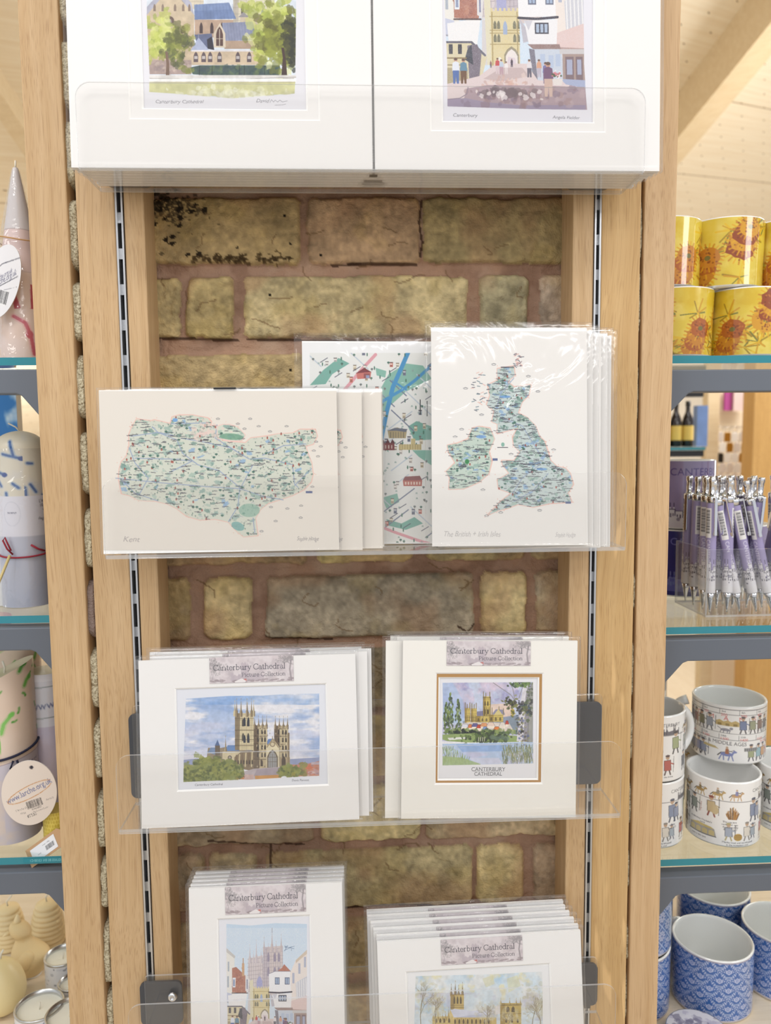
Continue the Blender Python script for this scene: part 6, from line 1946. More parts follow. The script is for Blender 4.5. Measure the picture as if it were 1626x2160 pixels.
def make_pen():
    root = thing('ballpoint_pen', 'purple skyline pen', 'pen', (0, 0, 0))
    b = cyl_mesh('barrel', pen_ras(), .0054, .022, .120, .92)
    link('barrel', b, M['satin'], root)
    MB().lathe([(.0004, 0), (.0009, .0), (.0012, .004), (.0034, .016), (.0050, .022), (0, .022)], 20).build('tip', M['chrome'], root)
    MB().lathe([(0, .120), (.0056, .120), (.0056, .126), (.0050, .127), (.0030, .1275), (.0030, .141), (.0036, .1415), (.0036, .146), (.0030, .147), (0, .147)], 20).build('push_button', M['chrome'], root)
    c = MB(); c.box((-.0016, -.0098, .085), (.0016, -.0084, .126)); c.box((-.0016, -.0086, .1235), (.0016, -.004, .126)); c.box((-.0014, -.0086, .085), (.0014, -.0064, .089))
    c.build('clip', M['chrome'], root, bevel=.0004)
    return root


pen0 = make_pen()
rg = np.random.default_rng(4)
n = 0
WD = {0: 'standing upright at the left side of the pen box', 1: 'leaning to the left in the pen box', 2: 'leaning to the right in the pen box'}
cells = []
for j in range(4):
    for i in range(7): cells.append((i, j))
for (i, j) in cells:
    x = .0095+i*.0172+rg.normal(0, .0008); y = .0095+j*(bd-.019)/3
    lx = 0.0
    if i >= 2: lx = rg.choice([-.30, -.22, .05, .12, -.12]) if j == 0 else rg.normal(0, .07)
    # lean is about the pen's foot: keep the top inside the opening
    o = pen0 if n == 0 else dup(pen0)
    foot = Vector((x, y, t+.0012))
    if lx != 0:
        top = foot.x+math.sin(lx)*bh
        lim = max(.0085, min(bw-.0085, top)); lx = math.asin(max(-.6, min(.6, (lim-foot.x)/bh)))
    o.location = box.location+foot
    ly = rg.normal(0, .03) if 0 < j < 3 else (.02 if j == 0 else -.02)
    o.rotation_euler = (Matrix.Rotation(lx, 3, 'Y') @ Matrix.Rotation(-ly, 3, 'X') @ Matrix.Rotation(rg.uniform(-1.4, 1.4), 3, 'Z')).to_euler()
    if j == 1 and i == 5: o.location.z += .032
    row = ['front', 'second', 'third', 'back'][j]; cn = ['first', 'second', 'third', 'fourth', 'fifth', 'sixth', 'seventh'][i]
    lean = 'leaning' if abs(lx) > .1 else 'upright'
    o['label'] = 'purple skyline pen %s in the acrylic box, %s row, %s from the left' % (lean, row, cn)
    if j == 1 and i == 5: o['label'] = 'purple skyline pen sticking up above all others in the acrylic box'
    o['group'] = 'purple pens in the acrylic box'
    n += 1

# ---- history mugs
gh = 'white history mugs'
hz = ZR[2]+.0004
hr, hh = .0395, .074
h0 = make_mug('history_mug', 'white history mug in the middle of the lower row', history_ras(), hr, hh, 0, gh)
put(h0, 1520, 1787, hz, r=hr)
hx, hy = h0.location.x, h0.location.y
def setrot(o, rot, hrot):
    o.rotation_euler = (0, 0, face(o)+rot)
    for c in o.children:
        if c.name.startswith('handle'): c.rotation_euler = (0, 0, hrot-o.rotation_euler.z)
h0['label'] = 'white history mug with a fire and horsemen, in the middle of the lower stack'
setrot(h0, -1.30, 1.9)
pos = [(-.086, .004, 0, -1.45, 'white history mug of the lower row half hidden by the oak post', 1.9), (.088, .014, 0, -1.15, 'white history mug at the right photo edge behind the middle one', 1.5),
       (-.086, .004, 1, -2.05, 'white history mug stacked on top beside the oak post', .35)]
for dx, dy, up, rot, lb, hr_ in pos:
    o = dup(h0, label=lb); o.location = (hx+dx, hy+dy, hz+up*(hh+.0005)); setrot(o, rot, hr_)
ro = make_mug('timeline_mug', 'white mug lettered ROMANS and NORMANS & MIDDLE AGES on top of the stack', romans_ras(), .0405, .068)
ro.location = (hx+.026, hy+.042, hz+hh+.0005); setrot(ro, -1.45, 2.75)
b1 = dup(h0, label='white history mug at the back under the lettered timeline mug'); b1.location = (hx+.026, hy+.088, hz); setrot(b1, 1.2, 1.2)
kg = make_mug('figure_mug', 'tall white mug with rows of grey-green figures at the back', kings_ras(), .040, .085, 0); kg.location = (hx-.036, hy+.172, hz+.0745); setrot(kg, 0, 1.2)
b2 = dup(h0, label='white history mug at the very back under the grey-green figure mug'); b2.location = (hx-.036, hy+.172, hz); setrot(b2, .5, 1.0)

# ---- blue mugs
gb = 'blue damask mugs'
bz = Z4+.0004
br, bh_ = .0455, .0760
d0 = make_mug('damask_mug', 'blue damask mug in the middle of the wooden ledge', damask_ras(), br, bh_, .0, gb)
put(d0, 1497, 2156, bz, r=br)
dx0, dy0 = d0.location.x, d0.location.y
d0['label'] = 'blue damask mug nearest the viewer in the middle of the wooden ledge'
setrot(d0, .2, 2.0)
for ddx, ddy, lb, rt in ((-.098, .005, 'blue damask mug below the lattice mug beside the oak post', .9), (.097, .020, 'blue damask mug at the right photo edge on the ledge', .3), (.052, .104, 'blue damask mug behind the middle one on the ledge', 1.1), (-.050, .110, 'blue damask mug behind the lattice mug on the ledge', .5)):
    o = dup(d0, label=lb); o.location = (dx0+ddx, dy0+ddy, bz); setrot(o, rt, 1.5)
la = make_mug('lattice_mug', 'blue mug with a diamond lattice stacked beside the oak post', damask_ras(True), br*.98, bh_, .0); la.location = (dx0-.0965, dy0+.006, bz+bh_+.0006); setrot(la, .4, 2.6)
# grey floral tin at the lower edge
fr = Ras(0, 0, 220, 30, 1.6, (226, 224, 230)); blobs(fr, 110, 15, 80, 8, 160, 6, [(150, 146, 168), (190, 186, 206), (120, 116, 140)], .6)
ft = thing('floral_tin', 'grey flowered tin in front of the blue mugs at the lower edge', 'tin', (0, 0, 0)); link('body', cyl_mesh('body', fr, .034, 0, .02), M['satin'], ft); MB().lathe([(.034, .02), (.0335, .021), (.033, .021)], 40).build('rim', M['tin'], ft)
fl_ = Ras(-1, -1, 1, 1, 60, (228, 226, 232)); blobs(fl_, 0, 0, .5, .5, 130, .13, [(150, 146, 168), (190, 186, 206), (120, 116, 140), (236, 234, 240)], .6)
cf = fl_.out(.9); ix_ = np.linspace(-.0331, .0331, cf.shape[1]); Pf = np.zeros(cf.shape); Pf[..., 0] = ix_[None, :]; Pf[..., 1] = ix_[:, None]; Pf[..., 2] = .0208
rr_ = np.maximum(np.hypot(Pf[..., 0], Pf[..., 1])/.0331, 1); Pf[..., 0] /= rr_; Pf[..., 1] /= rr_
link('lid', grid_mesh('lid', Pf, cf, False), M['satin'], ft)
ft.location = (dx0-.052, dy0-.078, bz)
# ------------------------------------------------------------------ candles and tins in the left bay


def cyl_obj(name, ras, r, z0, z1, mat_, root, gain=.92, rz=None):
    return link(name, cyl_mesh(name, ras, r, z0, z1, gain, rz), mat_, root)


def leaves(r, n, W, H, cols, sz, seed):
    rg = np.random.default_rng(seed)
    for i in range(n):
        x, y = rg.uniform(0, W), rg.uniform(0, H); a = rg.uniform(0, 6.28); l = rg.uniform(.6, 1.4)*sz
        c = cols[rg.integers(len(cols))]
        p = [(x, y), (x+l*.5*math.cos(a), y+l*.5*math.sin(a)), (x+l*math.cos(a+.3), y+l*math.sin(a+.3))]
        r.line(p, sz*.55, c, .25); r.line(p, sz*.28, c, .8); r.disc(p[2][0], p[2][1], sz*.25, sz*.2, c, .85)


def disc_tag(name, label, ras, rx, rz, parent_loc, rot, thick=.0006):
    """a flat oval card tag with print on its face"""
    root = thing(name, label, 'tag', parent_loc, rot)
    cols = ras.out(.9); H, W = cols.shape[:2]
    # polar grid so that the outline is a true oval
    nr, na = 70, 200
    rr = np.linspace(0, 1, nr)[:, None]; a = np.linspace(0, 2*PI, na, endpoint=False)[None, :]
    x = rr*np.cos(a); z = rr*np.sin(a)
    ix = np.clip(((x+1)/2*(W-1)).round().astype(int), 0, W-1); iy = np.clip(((1-z)/2*(H-1)).round().astype(int), 0, H-1)
    P = np.zeros((nr, na, 3)); P[..., 0] = x*rx; P[..., 2] = z*rz; P[..., 1] = -thick
    link('printed_face', grid_mesh('printed_face', P, cols[iy, ix], False, flip=False, wrap=True), M['paper'], root)
    mb = MB(); pts = [(rx*math.cos(2*PI*i/60), rz*math.sin(2*PI*i/60)) for i in range(60)]
    mb.prism(pts, 'y', -thick+.0001, thick).build('card', M['board_core'], root)
    return root


def barcode(r, x, y, w, h, seed=1, c=(40, 40, 44)):
    rg = np.random.default_rng(seed); q = x
    while q < x+w:
        t = rg.uniform(.3, 1.2)*w/40; r.rect(q, y, min(q+t, x+w), y+h, c); q += t+rg.uniform(.4, 1.2)*w/40


# ---- top shelf: cone candle with red cut-outs
cr = Ras(0, 0, 130, 190, 1.3, (232, 204, 186)); cr.wash((238, 216, 206), 30, .5, .2, 3, .7); cr.rect(0, 0, 130, 62, (214, 206, 204)); cr.rect(0, 62, 130, 104, (226, 200, 194)); cr.line([(0, 62), (130, 62)], .6, (180, 160, 156)); cr.line([(0, 104), (130, 104)], .6, (180, 160, 156))
for o_ in (0, 43, 86):
    cr.poly([(o_+2, 118), (o_+9, 117), (o_+8, 128), (o_+11, 140), (o_+6, 141), (o_+4, 130)], (186, 36, 60)); cr.poly([(o_+20, 116), (o_+27, 116), (o_+27, 140), (o_+19, 140)], (190, 40, 64))
    cr.line([(o_+5, 148), (o_+14, 154), (o_+18, 166), (o_+20, 184)], 3, (190, 40, 66)); cr.disc(o_+17, 165, 3, 4, (186, 36, 60)); cr.line([(o_+5, 148), (o_+14, 154), (o_+18, 166), (o_+20, 184)], 6, (222, 140, 140), .35)
q = at(54, YG+.045, ZL[0]+.0004)
cone = thing('cone_candle', 'pale cone candle with red cut-outs on the top glass shelf', 'candle', q, -.2)
cyl_obj('wax', cr, .024, 0, .190, M['wax'], cone, .92, lambda v: .10+.90*np.clip(v*1.55, 0, 1)**.85*(.86+.14*v))
MB().tube([(0, 0, .19), (.0004, 0, .197)], .0008, 8).build('wick', M['wick'], cone)
MB().lathe([(.0245, .002), (.0235, .075), (.0195, .115), (.004, .188)], 40).build('cellophane_wrap', M['cello'], cone)
MB().tube([(.0212*math.cos(a), .0212*math.sin(a), .118+.002*math.sin(2*a)) for a in np.linspace(0, 2*PI, 30, endpoint=False)], .0007, 8, 0, True).build('jute_string', M['cord_jute'], cone)
tg = Ras(-1, -1, 1, 1, 60, (240, 240, 244), 2)
tg.line([(-.9, .1), (-.2, -.45), (.7, -.75)], .03, (120, 120, 130)); tg.line([(-.9, .55), (-.2, .2), (.8, -.25)], .03, (120, 120, 130)); tg.text('www.larche.org.uk', 0, .06, .26, (90, 90, 120), 'c', rot=-.45, sx=.8); tg.line([(-.7, .45), (.9, .02)], .015, (150, 150, 160)); tg.rect(.0, .2, .55, .6, (244, 244, 246)); barcode(tg, .05, .22, .5, .34, 3)
tg.text('www.larche.org.uk', -.1, -.05, .2, (90, 90, 120), 'c', rot=-.45, sx=.8)
p_ = U(4, 594, YG+.012)
disc_tag('swing_tag', 'white oval swing tag hanging in front of the cone candle', tg, .0165, .036, p_, Matrix.Rotation(.30, 3, 'Y'))
q2 = at(-14, YG+.085, ZL[0]+.0004)
pr = Ras(0, 0, 130, 60, 1, (226, 190, 190)); pk2 = thing('pillar_candle', 'low pink candle behind the cone candle at the left photo edge', 'candle', q2); cyl_obj('wax', pr, .022, 0, .05, M['wax'], pk2); MB().lathe([(.022, .05), (0, .05)], 40).build('top', mat('pink_wax', lin(228, 196, 194), .4), pk2)

# ---- second shelf: blue candle
bl = Ras(0, 0, 140, 185, 1.3, (224, 216, 196)); bl.wash((206, 206, 214), 30, .5, .2, 5, .6)
rg = np.random.default_rng(9)
for i in range(26):
    x, y = rg.uniform(0, 140), rg.uniform(6, 70); a = rg.normal(1.1, .5); l = rg.uniform(3, 22)
    p = [(x, y), (x+l*math.cos(a), y+l*math.sin(a))]
    bl.line(p, 5, (110, 146, 196), .35); bl.line(p, 2.4, (40, 84, 150), .85); 
    if i % 3 == 0: bl.disc(p[1][0], p[1][1], 3, 2.4, (36, 70, 140))
bl.rect(0, 68, 140, 110, (226, 224, 232)); bl.rect(0, 110, 140, 185, (190, 192, 206)); bl.wash((176, 182, 204), 26, .5, .2, 11, .7, (110, 185)); bl.poly([(60, 140), (70, 136), (68, 146)], (236, 140, 110)); bl.disc(40, 160, 9, 6, (222, 170, 160), .6)
for o_ in (0, 70):
    for k, (st, w) in enumerate((("L'Arche Kent and", 8), ('18a St Radigunds', 7), ('Canterbury', 11), ('CT1 2AA', 13), ('Reg. Charity No. 2', 6))): bl.text(st, o_+26, 75+k*4.6, 4.4, (70, 70, 82), 'c', sx=.86, slant=.1)
    bl.disc(o_+58, 86, 8, 13, (206, 206, 216)); bl.disc(o_+58, 86, 7.4, 12.3, (226, 224, 232)); bl.text('www', o_+58, 86, 4, (90, 90, 110), 'c'); [bl.line([(o_+20+k*2, 103+abs(3-k)*.7), (o_+22+k*2, 103+abs(2-k)*.7)], .7, (120, 120, 130)) for k in range(6)]
q = at(60, YG+.060, ZL[1]+.0004)
bc = thing('pillar_candle', 'cream candle with blue cut-outs and a paper label on the second glass shelf', 'candle', q, face(cone)+.1)
hb = .182; rb = .0245
cyl_obj('wax', bl, rb, .0, hb, M['wax'], bc, .92, lambda v: np.sqrt(np.clip(1-(np.clip((.10-v)/.10, 0, 1))**2.2, .02, 1)))
MB().lathe([(0, hb), (.0036, hb), (.006, hb-.0005)], 30).build('top', mat('cream_wax', lin(226, 218, 198), .4), bc)
MB().tube([(0, 0, hb), (-.003, 0, hb+.004), (-.010, .0, hb+.008)], .0008, 8).build('wick', M['wick'], bc)
MB().lathe([(rb+.0008, .0), (rb+.001, .16), (rb-.0005, .166)], 48).build('cellophane_wrap', M['cello'], bc)
rp_ = [( (rb+.0016)*math.cos(a), (rb+.0016)*math.sin(a), .056+.0035*math.sin(a*1.0+.4)) for a in np.linspace(0, 2*PI, 40, endpoint=False)]
tie = MB().tube(rp_, .0009, 8, 0, True); tie.tube([(-.014, -rb+.002, .056), (-.019, -rb+.001, .062), (-.0225, -rb+.002, .071), (-.0205, -rb+.003, .074), (-.0185, -rb+.002, .068), (-.0155, -rb+.001, .060)], .0009, 8); tie.tube([(.016, -rb+.003, .0575), (.010, -rb-.0006, .060), (.003, -rb-.0024, .065)], .0011, 8)
tie.build('raffia_tie', M['cord_red'], bc)
st_ = MB().tube([(-.017, -rb-.002, .056), (-.040, -rb-.006, .004)], .0014, 8).build('straw_stick', M['straw'], bc)
# white jar beside it
jr = Ras(0, 0, 140, 90, 1, (244, 243, 240)); jr.text('soy candle', 30, 60, 8, (150, 150, 150)); 
for k in range(6): jr.line([(20, 66+k*3), (20+rg.uniform(20, 40), 66+k*3)], .8, (170, 170, 172))
q = at(-12, YG+.070, ZL[1]+.0004)
ja = thing('candle_jar', 'white candle jar at the left photo edge beside the blue candle', 'jar', q, .4); cyl_obj('body', jr, .029, 0, .115, M['satin'], ja); MB().lathe([(.029, .115), (.028, .117), (.0, .117)], 40).build('lid', M['soy_wax'], ja)

# ---- blue picture standing at the back
cv = Ras(0, 0, 60, 100, 3, (70, 130, 196)); cv.wash((220, 232, 240), 16, .5, .15, 3, .9, (0, 46), ax=2.0); cv.wash((40, 96, 170), 14, .52, .2, 8, .8, (30, 62)); cv.rect(0, 60, 60, 100, (34, 52, 74)); cv.wash((14, 20, 30), 12, .48, .2, 12, .9, (56, 100)); blobs(cv, 30, 58, 20, 6, 70, 4, [(70, 96, 120), (36, 60, 96)], .6)
pA, pB = U(-70, 818, .955), U(46, 1062, .955)
ct = thing('blue_canvas', 'blue and black sky picture leaning at the back of the left shelf', 'picture', ((pA.x+pB.x)/2, .955, ZL[1]+.0004))
wv, hv = pB.x-pA.x, pA.z-ZL[1]
cc = cv.out(.9); Pc = np.zeros(cc.shape); Pc[..., 0] = np.linspace(-wv/2, wv/2, cc.shape[1])[None, :]; Pc[..., 2] = np.linspace(hv, 0, cc.shape[0])[:, None]; Pc[..., 1] = -.0003
link('picture_face', grid_mesh('picture_face', Pc, cc, False), M['canvas'], ct); MB().box((-wv/2, 0, 0), (wv/2, .014, hv)).build('stretcher', M['board_cream'], ct)

# ---- third shelf: slanted candle with green marks
gr = Ras(0, 0, 190, 190, 1.2, (227, 205, 186)); gr.wash((233, 214, 198), 40, .5, .2, 3, .7); leaves(gr, 16, 190, 90, [(96, 176, 70), (120, 196, 90), (70, 150, 60)], 14, 6); leaves(gr, 18, 190, 90, [(90, 160, 70)], 6, 8)
gr.rect(0, 98, 190, 190, (206, 198, 206)); gr.wash((226, 206, 190), 30, .5, .2, 15, .8, (98, 190)); gr.line([(0, 98), (190, 98)], .8, (170, 150, 160))
for o_ in (6, 100):
    for k, st in enumerate(("L'Arche Kent and", '18a St Radigunds', 'Canterbury', 'CT1', 'Reg. Charity')): gr.text(st, o_+22, 108+k*4.8, 4.8, (96, 92, 130), 'c', sx=.84, slant=.1)


def slant_candle(label, loc, r, h, rise, rot, ras, topcol):
    root = thing('slanted_candle', label, 'candle', loc, rot)
    cols = ras.out(.92); H, W = cols.shape[:2]
    u = np.linspace(0, 2*PI, W, endpoint=False)[None, :]; v = np.linspace(0, 1, H)[:, None]
    top = h+rise*np.sin(u)
    Pq = np.zeros((H, W, 3)); Pq[..., 0] = r*np.sin(u); Pq[..., 1] = -r*np.cos(u); Pq[..., 2] = top*(1-v)+0*v
    link('wax', grid_mesh('wax', Pq, cols, True, wrap=True), M['wax'], root)
    n = 60; mb = MB(); vs = [(r*math.sin(2*PI*i/n), -r*math.cos(2*PI*i/n), h+rise*math.sin(2*PI*i/n)) for i in range(n)]
    vi = [(x*.93, y*.93, z-.0012) for x, y, z in [(a*1, b*1, c) for a, b, c in vs]]
    vi = [(r*.93*math.sin(2*PI*i/n), -r*.93*math.cos(2*PI*i/n), h+rise*.93*math.sin(2*PI*i/n)-.0012) for i in range(n)]
    mb.add(vs+vi+[(0, 0, h-.002)], [(i, (i+1) % n, n+(i+1) % n, n+i) for i in range(n)]+[(n+i, n+(i+1) % n, 2*n) for i in range(n)], 0, True)
    mb.build('cut_top', topcol, root)
    MB().tube([(0, 0, h-.004), (.0008, 0, h+.004), (-.001, 0, h+.011)], .0011, 8).build('wick', M['wick'], root)
    return root


tw = mat('greenish_wax_top', lin(206, 196, 170), .35, vary=.12)
q = at(28, YG+.052, ZL[2]+.0004)
rs_ = .0285
sc1 = slant_candle('large slanted candle with green marks and a navy cord on the third glass shelf', q, rs_, .178, .013, face(cone)*0+.2, gr, tw)
cp = [((rs_+.0012)*math.cos(a), (rs_+.0012)*math.sin(a), .094-.006*math.sin(-a-.9)*1.0+.002) for a in np.linspace(0, 2*PI, 44, endpoint=False)]
nv = MB().tube(cp, .0013, 8, 0, True)
lx_, ly_ = .0125, -.0262
nv.tube([(lx_-.002, ly_-.0025, .090), (lx_-.0045, ly_-.0045, .083), (lx_, ly_-.006, .078), (lx_+.004, ly_-.0045, .083), (lx_+.0015, ly_-.0025, .0905)], .0012, 8)
nv.build('navy_cord', M['cord_navy'], sc1)
q3 = at(50, YG+.105, ZL[2]+.0004)
sc2 = slant_candle('slanted candle standing behind the green marked one', q3, .0265, .196, .010, .3, gr, tw)
ot = Ras(-60, -70, 60, 70, 1.3, (233, 219, 206), 2)
ot.text('www.larche.org.uk', 2, 1, 17.5, (96, 104, 150), 'c', rot=-.50, sx=.80)
ang = np.linspace(.35, 6.0, 60); e_ = [(52*math.cos(a)*1.0, 13*math.sin(a)) for a in ang]
ca, sa = math.cos(-.50), math.sin(-.50)
ot.line([(x*ca-y*sa+1, x*sa+y*ca-2) for x, y in e_], 1.6, (206, 150, 96))
sub = Ras(-60, -70, 60, 70, 1.3, (233, 219, 206), 2)
def rot_pt(x, y, a=-.36): return (x*math.cos(a)-y*math.sin(a), x*math.sin(a)+y*math.cos(a))
rg = np.random.default_rng(3); xx = -14
while xx < 20:
    w_ = rg.uniform(.5, 1.6); ot.poly([rot_pt(xx, 17), rot_pt(xx+w_, 17), rot_pt(xx+w_, 33), rot_pt(xx, 33)], (66, 62, 62)); xx += w_+rg.uniform(.6, 1.6)
ot.text('RT4508057', *rot_pt(-6, 38), 6, (110, 104, 100), rot=-.36, sx=.8); ot.text('L\'Arche Kent Candle', *rot_pt(-8, 43.5), 4.4, (150, 140, 134), rot=-.36); ot.text('£12.50', *rot_pt(-20, 50), 8.5, (60, 58, 60), rot=-.36, sx=.9); ot.text("L'Arche G", *rot_pt(-40, 30), 6, (150, 140, 134), rot=-.36); ot.text('Wax', *rot_pt(-32, 39), 6, (150, 140, 134), rot=-.36); ot.text('Kent E', *rot_pt(30, 28), 6, (150, 140, 134), rot=-.36)
ot.disc(3, -55, 4.4, 4.4, (120, 110, 110)); ot.disc(3, -55.6, 3.4, 3.2, (60, 56, 66))
pt = U(62, 1672, YG+.013)
disc_tag('swing_tag', 'cream oval swing tag with a web address and price on the navy cord', ot, .0278, .0335, pt, Matrix.Rotation(.06, 3, 'Y') @ Matrix.Rotation(-.06, 3, 'X'))
# lilac wrapped candle, yellow honeycomb candle, kraft tag
q4 = at(112, YG+.080, ZL[2]+.0004)
lr = Ras(0, 0, 120, 160, 1, (222, 208, 222)); lr.wash((206, 196, 216), 30, .5, .2, 3, .7); lr.rect(0, 0, 120, 55, (236, 234, 240)); lr.text('www.larche.org', 40, 34, 12, (96, 104, 150), 'c', rot=-.1); lr.text('www.larche.org', 100, 34, 12, (96, 104, 150), 'c', rot=-.1); lr.line([(0, 14), (120, 12)], 1, (140, 150, 150)); lr.line([(0, 46), (120, 44)], 1, (140, 150, 150))
l1 = thing('wrapped_candle', 'lilac wrapped candle beside the oak post on the third glass shelf', 'candle', q4, -.6); cyl_obj('wax', lr, .019, 0, .17, M['wax'], l1); MB().lathe([(.019, .17), (0, .171)], 30).build('top', tw, l1); MB().lathe([(.0198, .0), (.0200, .16), (.012, .178)], 40).build('cellophane_wrap', M['cello'], l1)
hc = Ras(0, 0, 120, 40, 1.6, (236, 214, 104))
for i in range(30):
    for j in range(9): hc.disc(i*4+(2 if j % 2 else 0), j*4.4+2, 1.5, 1.7, (214, 184, 70), .8)
q5 = at(121, YG+.030, ZL[2]+.0004)
h1 = thing('honeycomb_candle', 'short yellow honeycomb candle beside the oak post', 'candle', q5); cyl_obj('wax', hc, .013, 0, .036, M['wax'], h1); MB().lathe([(.013, .036), (0, .036)], 30).build('top', mat('yellow_wax', lin(232, 208, 100), .4), h1)
kt = Ras(0, 0, 46, 30, 4, (240, 240, 242)); barcode(kt, 26, 12, 16, 10, 5); kt.text('soap 120g', 22, 8, 3.4, (90, 90, 96)); kt.text('5099', 10, 20, 3.2, (110, 110, 116))
pk_ = G(92, 1801, ZL[2]+.001)
kg_ = thing('kraft_tag', 'brown kraft tag with a white barcode sticker lying on the third glass shelf', 'tag', pk_+Vector((0, .004, .004)), Matrix.Rotation(-.62, 3, 'Y') @ Matrix.Rotation(-.5, 3, 'X'))
MB().prism([(-.021, -.009), (.019, -.009), (.024, -.004), (.024, .005), (.019, .010), (-.021, .010)], 'y', 0, .0006).build('card', M['kraft'], kg_)
kc = kt.out(.9); Pk = np.zeros(kc.shape); Pk[..., 0] = np.linspace(-.016, .014, kc.shape[1])[None, :]; Pk[..., 2] = np.linspace(.007, -.007, kc.shape[0])[:, None]; Pk[..., 1] = -.0003
link('sticker', grid_mesh('sticker', Pk, kc, False), M['paper'], kg_)
q6 = at(-6, YG+.15, ZL[2]+.0004)
p3 = thing('pillar_candle', 'tall pink candle at the back of the third glass shelf', 'candle', q6); pr2 = Ras(0, 0, 140, 100, 1, (226, 152, 164)); cyl_obj('wax', pr2, .026, 0, .215, M['wax'], p3); MB().lathe([(.026, .215), (0, .215)], 30).build('top', mat('rose_wax', lin(226, 156, 168), .4), p3)

# ---- ledge: beeswax shapes and tins
zc = Z4+.0004


def lathe_thing(name, label, cat, px, py, prof, m, r, part, n=56):
    o = thing(name, label, cat); put(o, px, py, zc, r=r)
    MB().lathe(prof, n).build(part, m, o)
    return o


def hive(label, px, py, s=1.0):
    prof = [(0, 0)]
    for k in range(9):
        z0 = k*.0062; R_ = .0215*math.sqrt(max(.04, 1-(max(0, z0-.012)/.052)**2))
        prof += [(R_*.93, z0+.0002), (R_, z0+.002), (R_, z0+.0042), (R_*.93, z0+.0060)]
    prof += [(.004, .0575), (0, .058)]
    prof = [(a*s, b*s) for a, b in prof]
    o = lathe_thing('hive_candle', label, 'candle', px, py, prof, M['cream_wax'], .0215*s, 'wax', 56)
    MB().tube([(0, 0, .057*s), (-.001, 0, .064*s), (.003, 0, .069*s), (.006, 0, .073*s)], .0011, 8).build('wick', M['wick'], o)
    bee = MB()
    for i in range(2):
        bee.lathe([(0, -.004), (.002, -.003), (.0026, 0), (.002, .003), (0, .004)], 14, 0, Matrix.Translation((.017*s, -.008*s, (.034-i*.012)*s)) @ Matrix.Rotation(1.2, 4, 'X'))
    bee.build('bee_relief', M['cream_wax'], o)
    return o


hive('cream beehive candle at the right of the beeswax hen', 104, 2007, 1.0)
hive('cream beehive candle at the left behind the beeswax hen', 22, 2012, .96)
# hen: one skinned body
hen = thing('hen_candle', 'cream beeswax candle shaped like a sitting hen', 'candle')
put(hen, 64, 2074, zc, r=.022)
hen.rotation_euler = (0, 0, -.35)
hp_ = [(0, .0), (.0130, .001), (.0185, .006), (.0215, .016), (.0212, .024), (.0190, .032), (.0150, .0385), (.0118, .043), (.0100, .0465), (.0102, .050), (.0124, .0545), (.0126, .0595), (.0106, .0645), (.006, .0680), (0, .0695)]
# smooth the outline, then lean the neck to the left
pp = []
for i in range(len(hp_)-1):
    for q in range(4):
        t = q/4; p0_, p1_, p2_, p3_ = hp_[max(i-1, 0)], hp_[i], hp_[i+1], hp_[min(i+2, len(hp_)-1)]
        pp.append(tuple(.5*(2*p1_[k]+(p2_[k]-p0_[k])*t+(2*p0_[k]-5*p1_[k]+4*p2_[k]-p3_[k])*t*t+(3*p1_[k]-p0_[k]-3*p2_[k]+p3_[k])*t**3) for k in (0, 1)))
pp.append(hp_[-1]); pp = [(max(a_, 0), b_) for a_, b_ in pp]
hb_ = MB().lathe(pp, 56)
def hen_bend(v):
    k = max(0, v[2]-.026)/.044
    tail = max(0, v[0]/.021)*math.exp(-((v[2]-.028)/.012)**2)
    return (v[0]-.0125*k**1.2+.008*tail, v[1]*.95-.004*k, v[2]+.004*tail)
hb_.v = [hen_bend(v) for v in hb_.v]
hb_.build('body', M['fuzzy_wax'], hen)
wg = MB().lathe([(0, -.0190)]+[(.0128*math.cos(a_)*(1-.18*math.sin(a_)), .0190*math.sin(a_)) for a_ in np.linspace(-1.45, 1.45, 18)]+[(0, .0190)], 36, 0, Matrix.Translation((.0052, -.0125, .0235)) @ Matrix.Rotation(.75, 4, 'Y') @ Matrix.Diagonal((1.0, .66, 1.0, 1)))
wg.build('wing', M['fuzzy_wax'], hen)
MB().lathe([(0, -.002), (.0046, .000), (.0040, .004), (.0018, .0095), (0, .0110)], 20, 0, Matrix.Translation((-.0115, -.004, .0680)) @ Matrix.Rotation(.12, 4, 'Y')).build('comb', M['cream_wax'], hen)
MB().lathe([(0, -.003), (.0026, -.001), (.0008, .0060), (0, .0068)], 16, 0, Matrix.Translation((-.0185, -.0130, .0575)) @ Matrix.Rotation(1.9, 4, 'X') @ Matrix.Rotation(-.5, 4, 'Y')).build('beak', M['cream_wax'], hen)
MB().prism([(.016*math.cos(a), .012*math.sin(a)) for a in np.linspace(0, 2*PI, 24, endpoint=False)], 'z', .0, .0012).build('card_base', M['board_core'], hen)
# egg
prof = []
for i in range(33):
    a = -PI/2+PI*i/32; z = math.sin(a); rr = math.cos(a)*(1-.16*z)
    prof.append((.0262*max(rr, 0), .0335+.0335*z))
eg = lathe_thing('egg_candle', 'smooth yellow beeswax egg candle at the left photo edge', 'candle', 8, 2146, prof, M['egg_wax'], .010, 'wax')
MB().tube([(0, 0, .066), (.001, 0, .073), (.004, 0, .078)], .0012, 8).build('wick', M['wick'], eg)


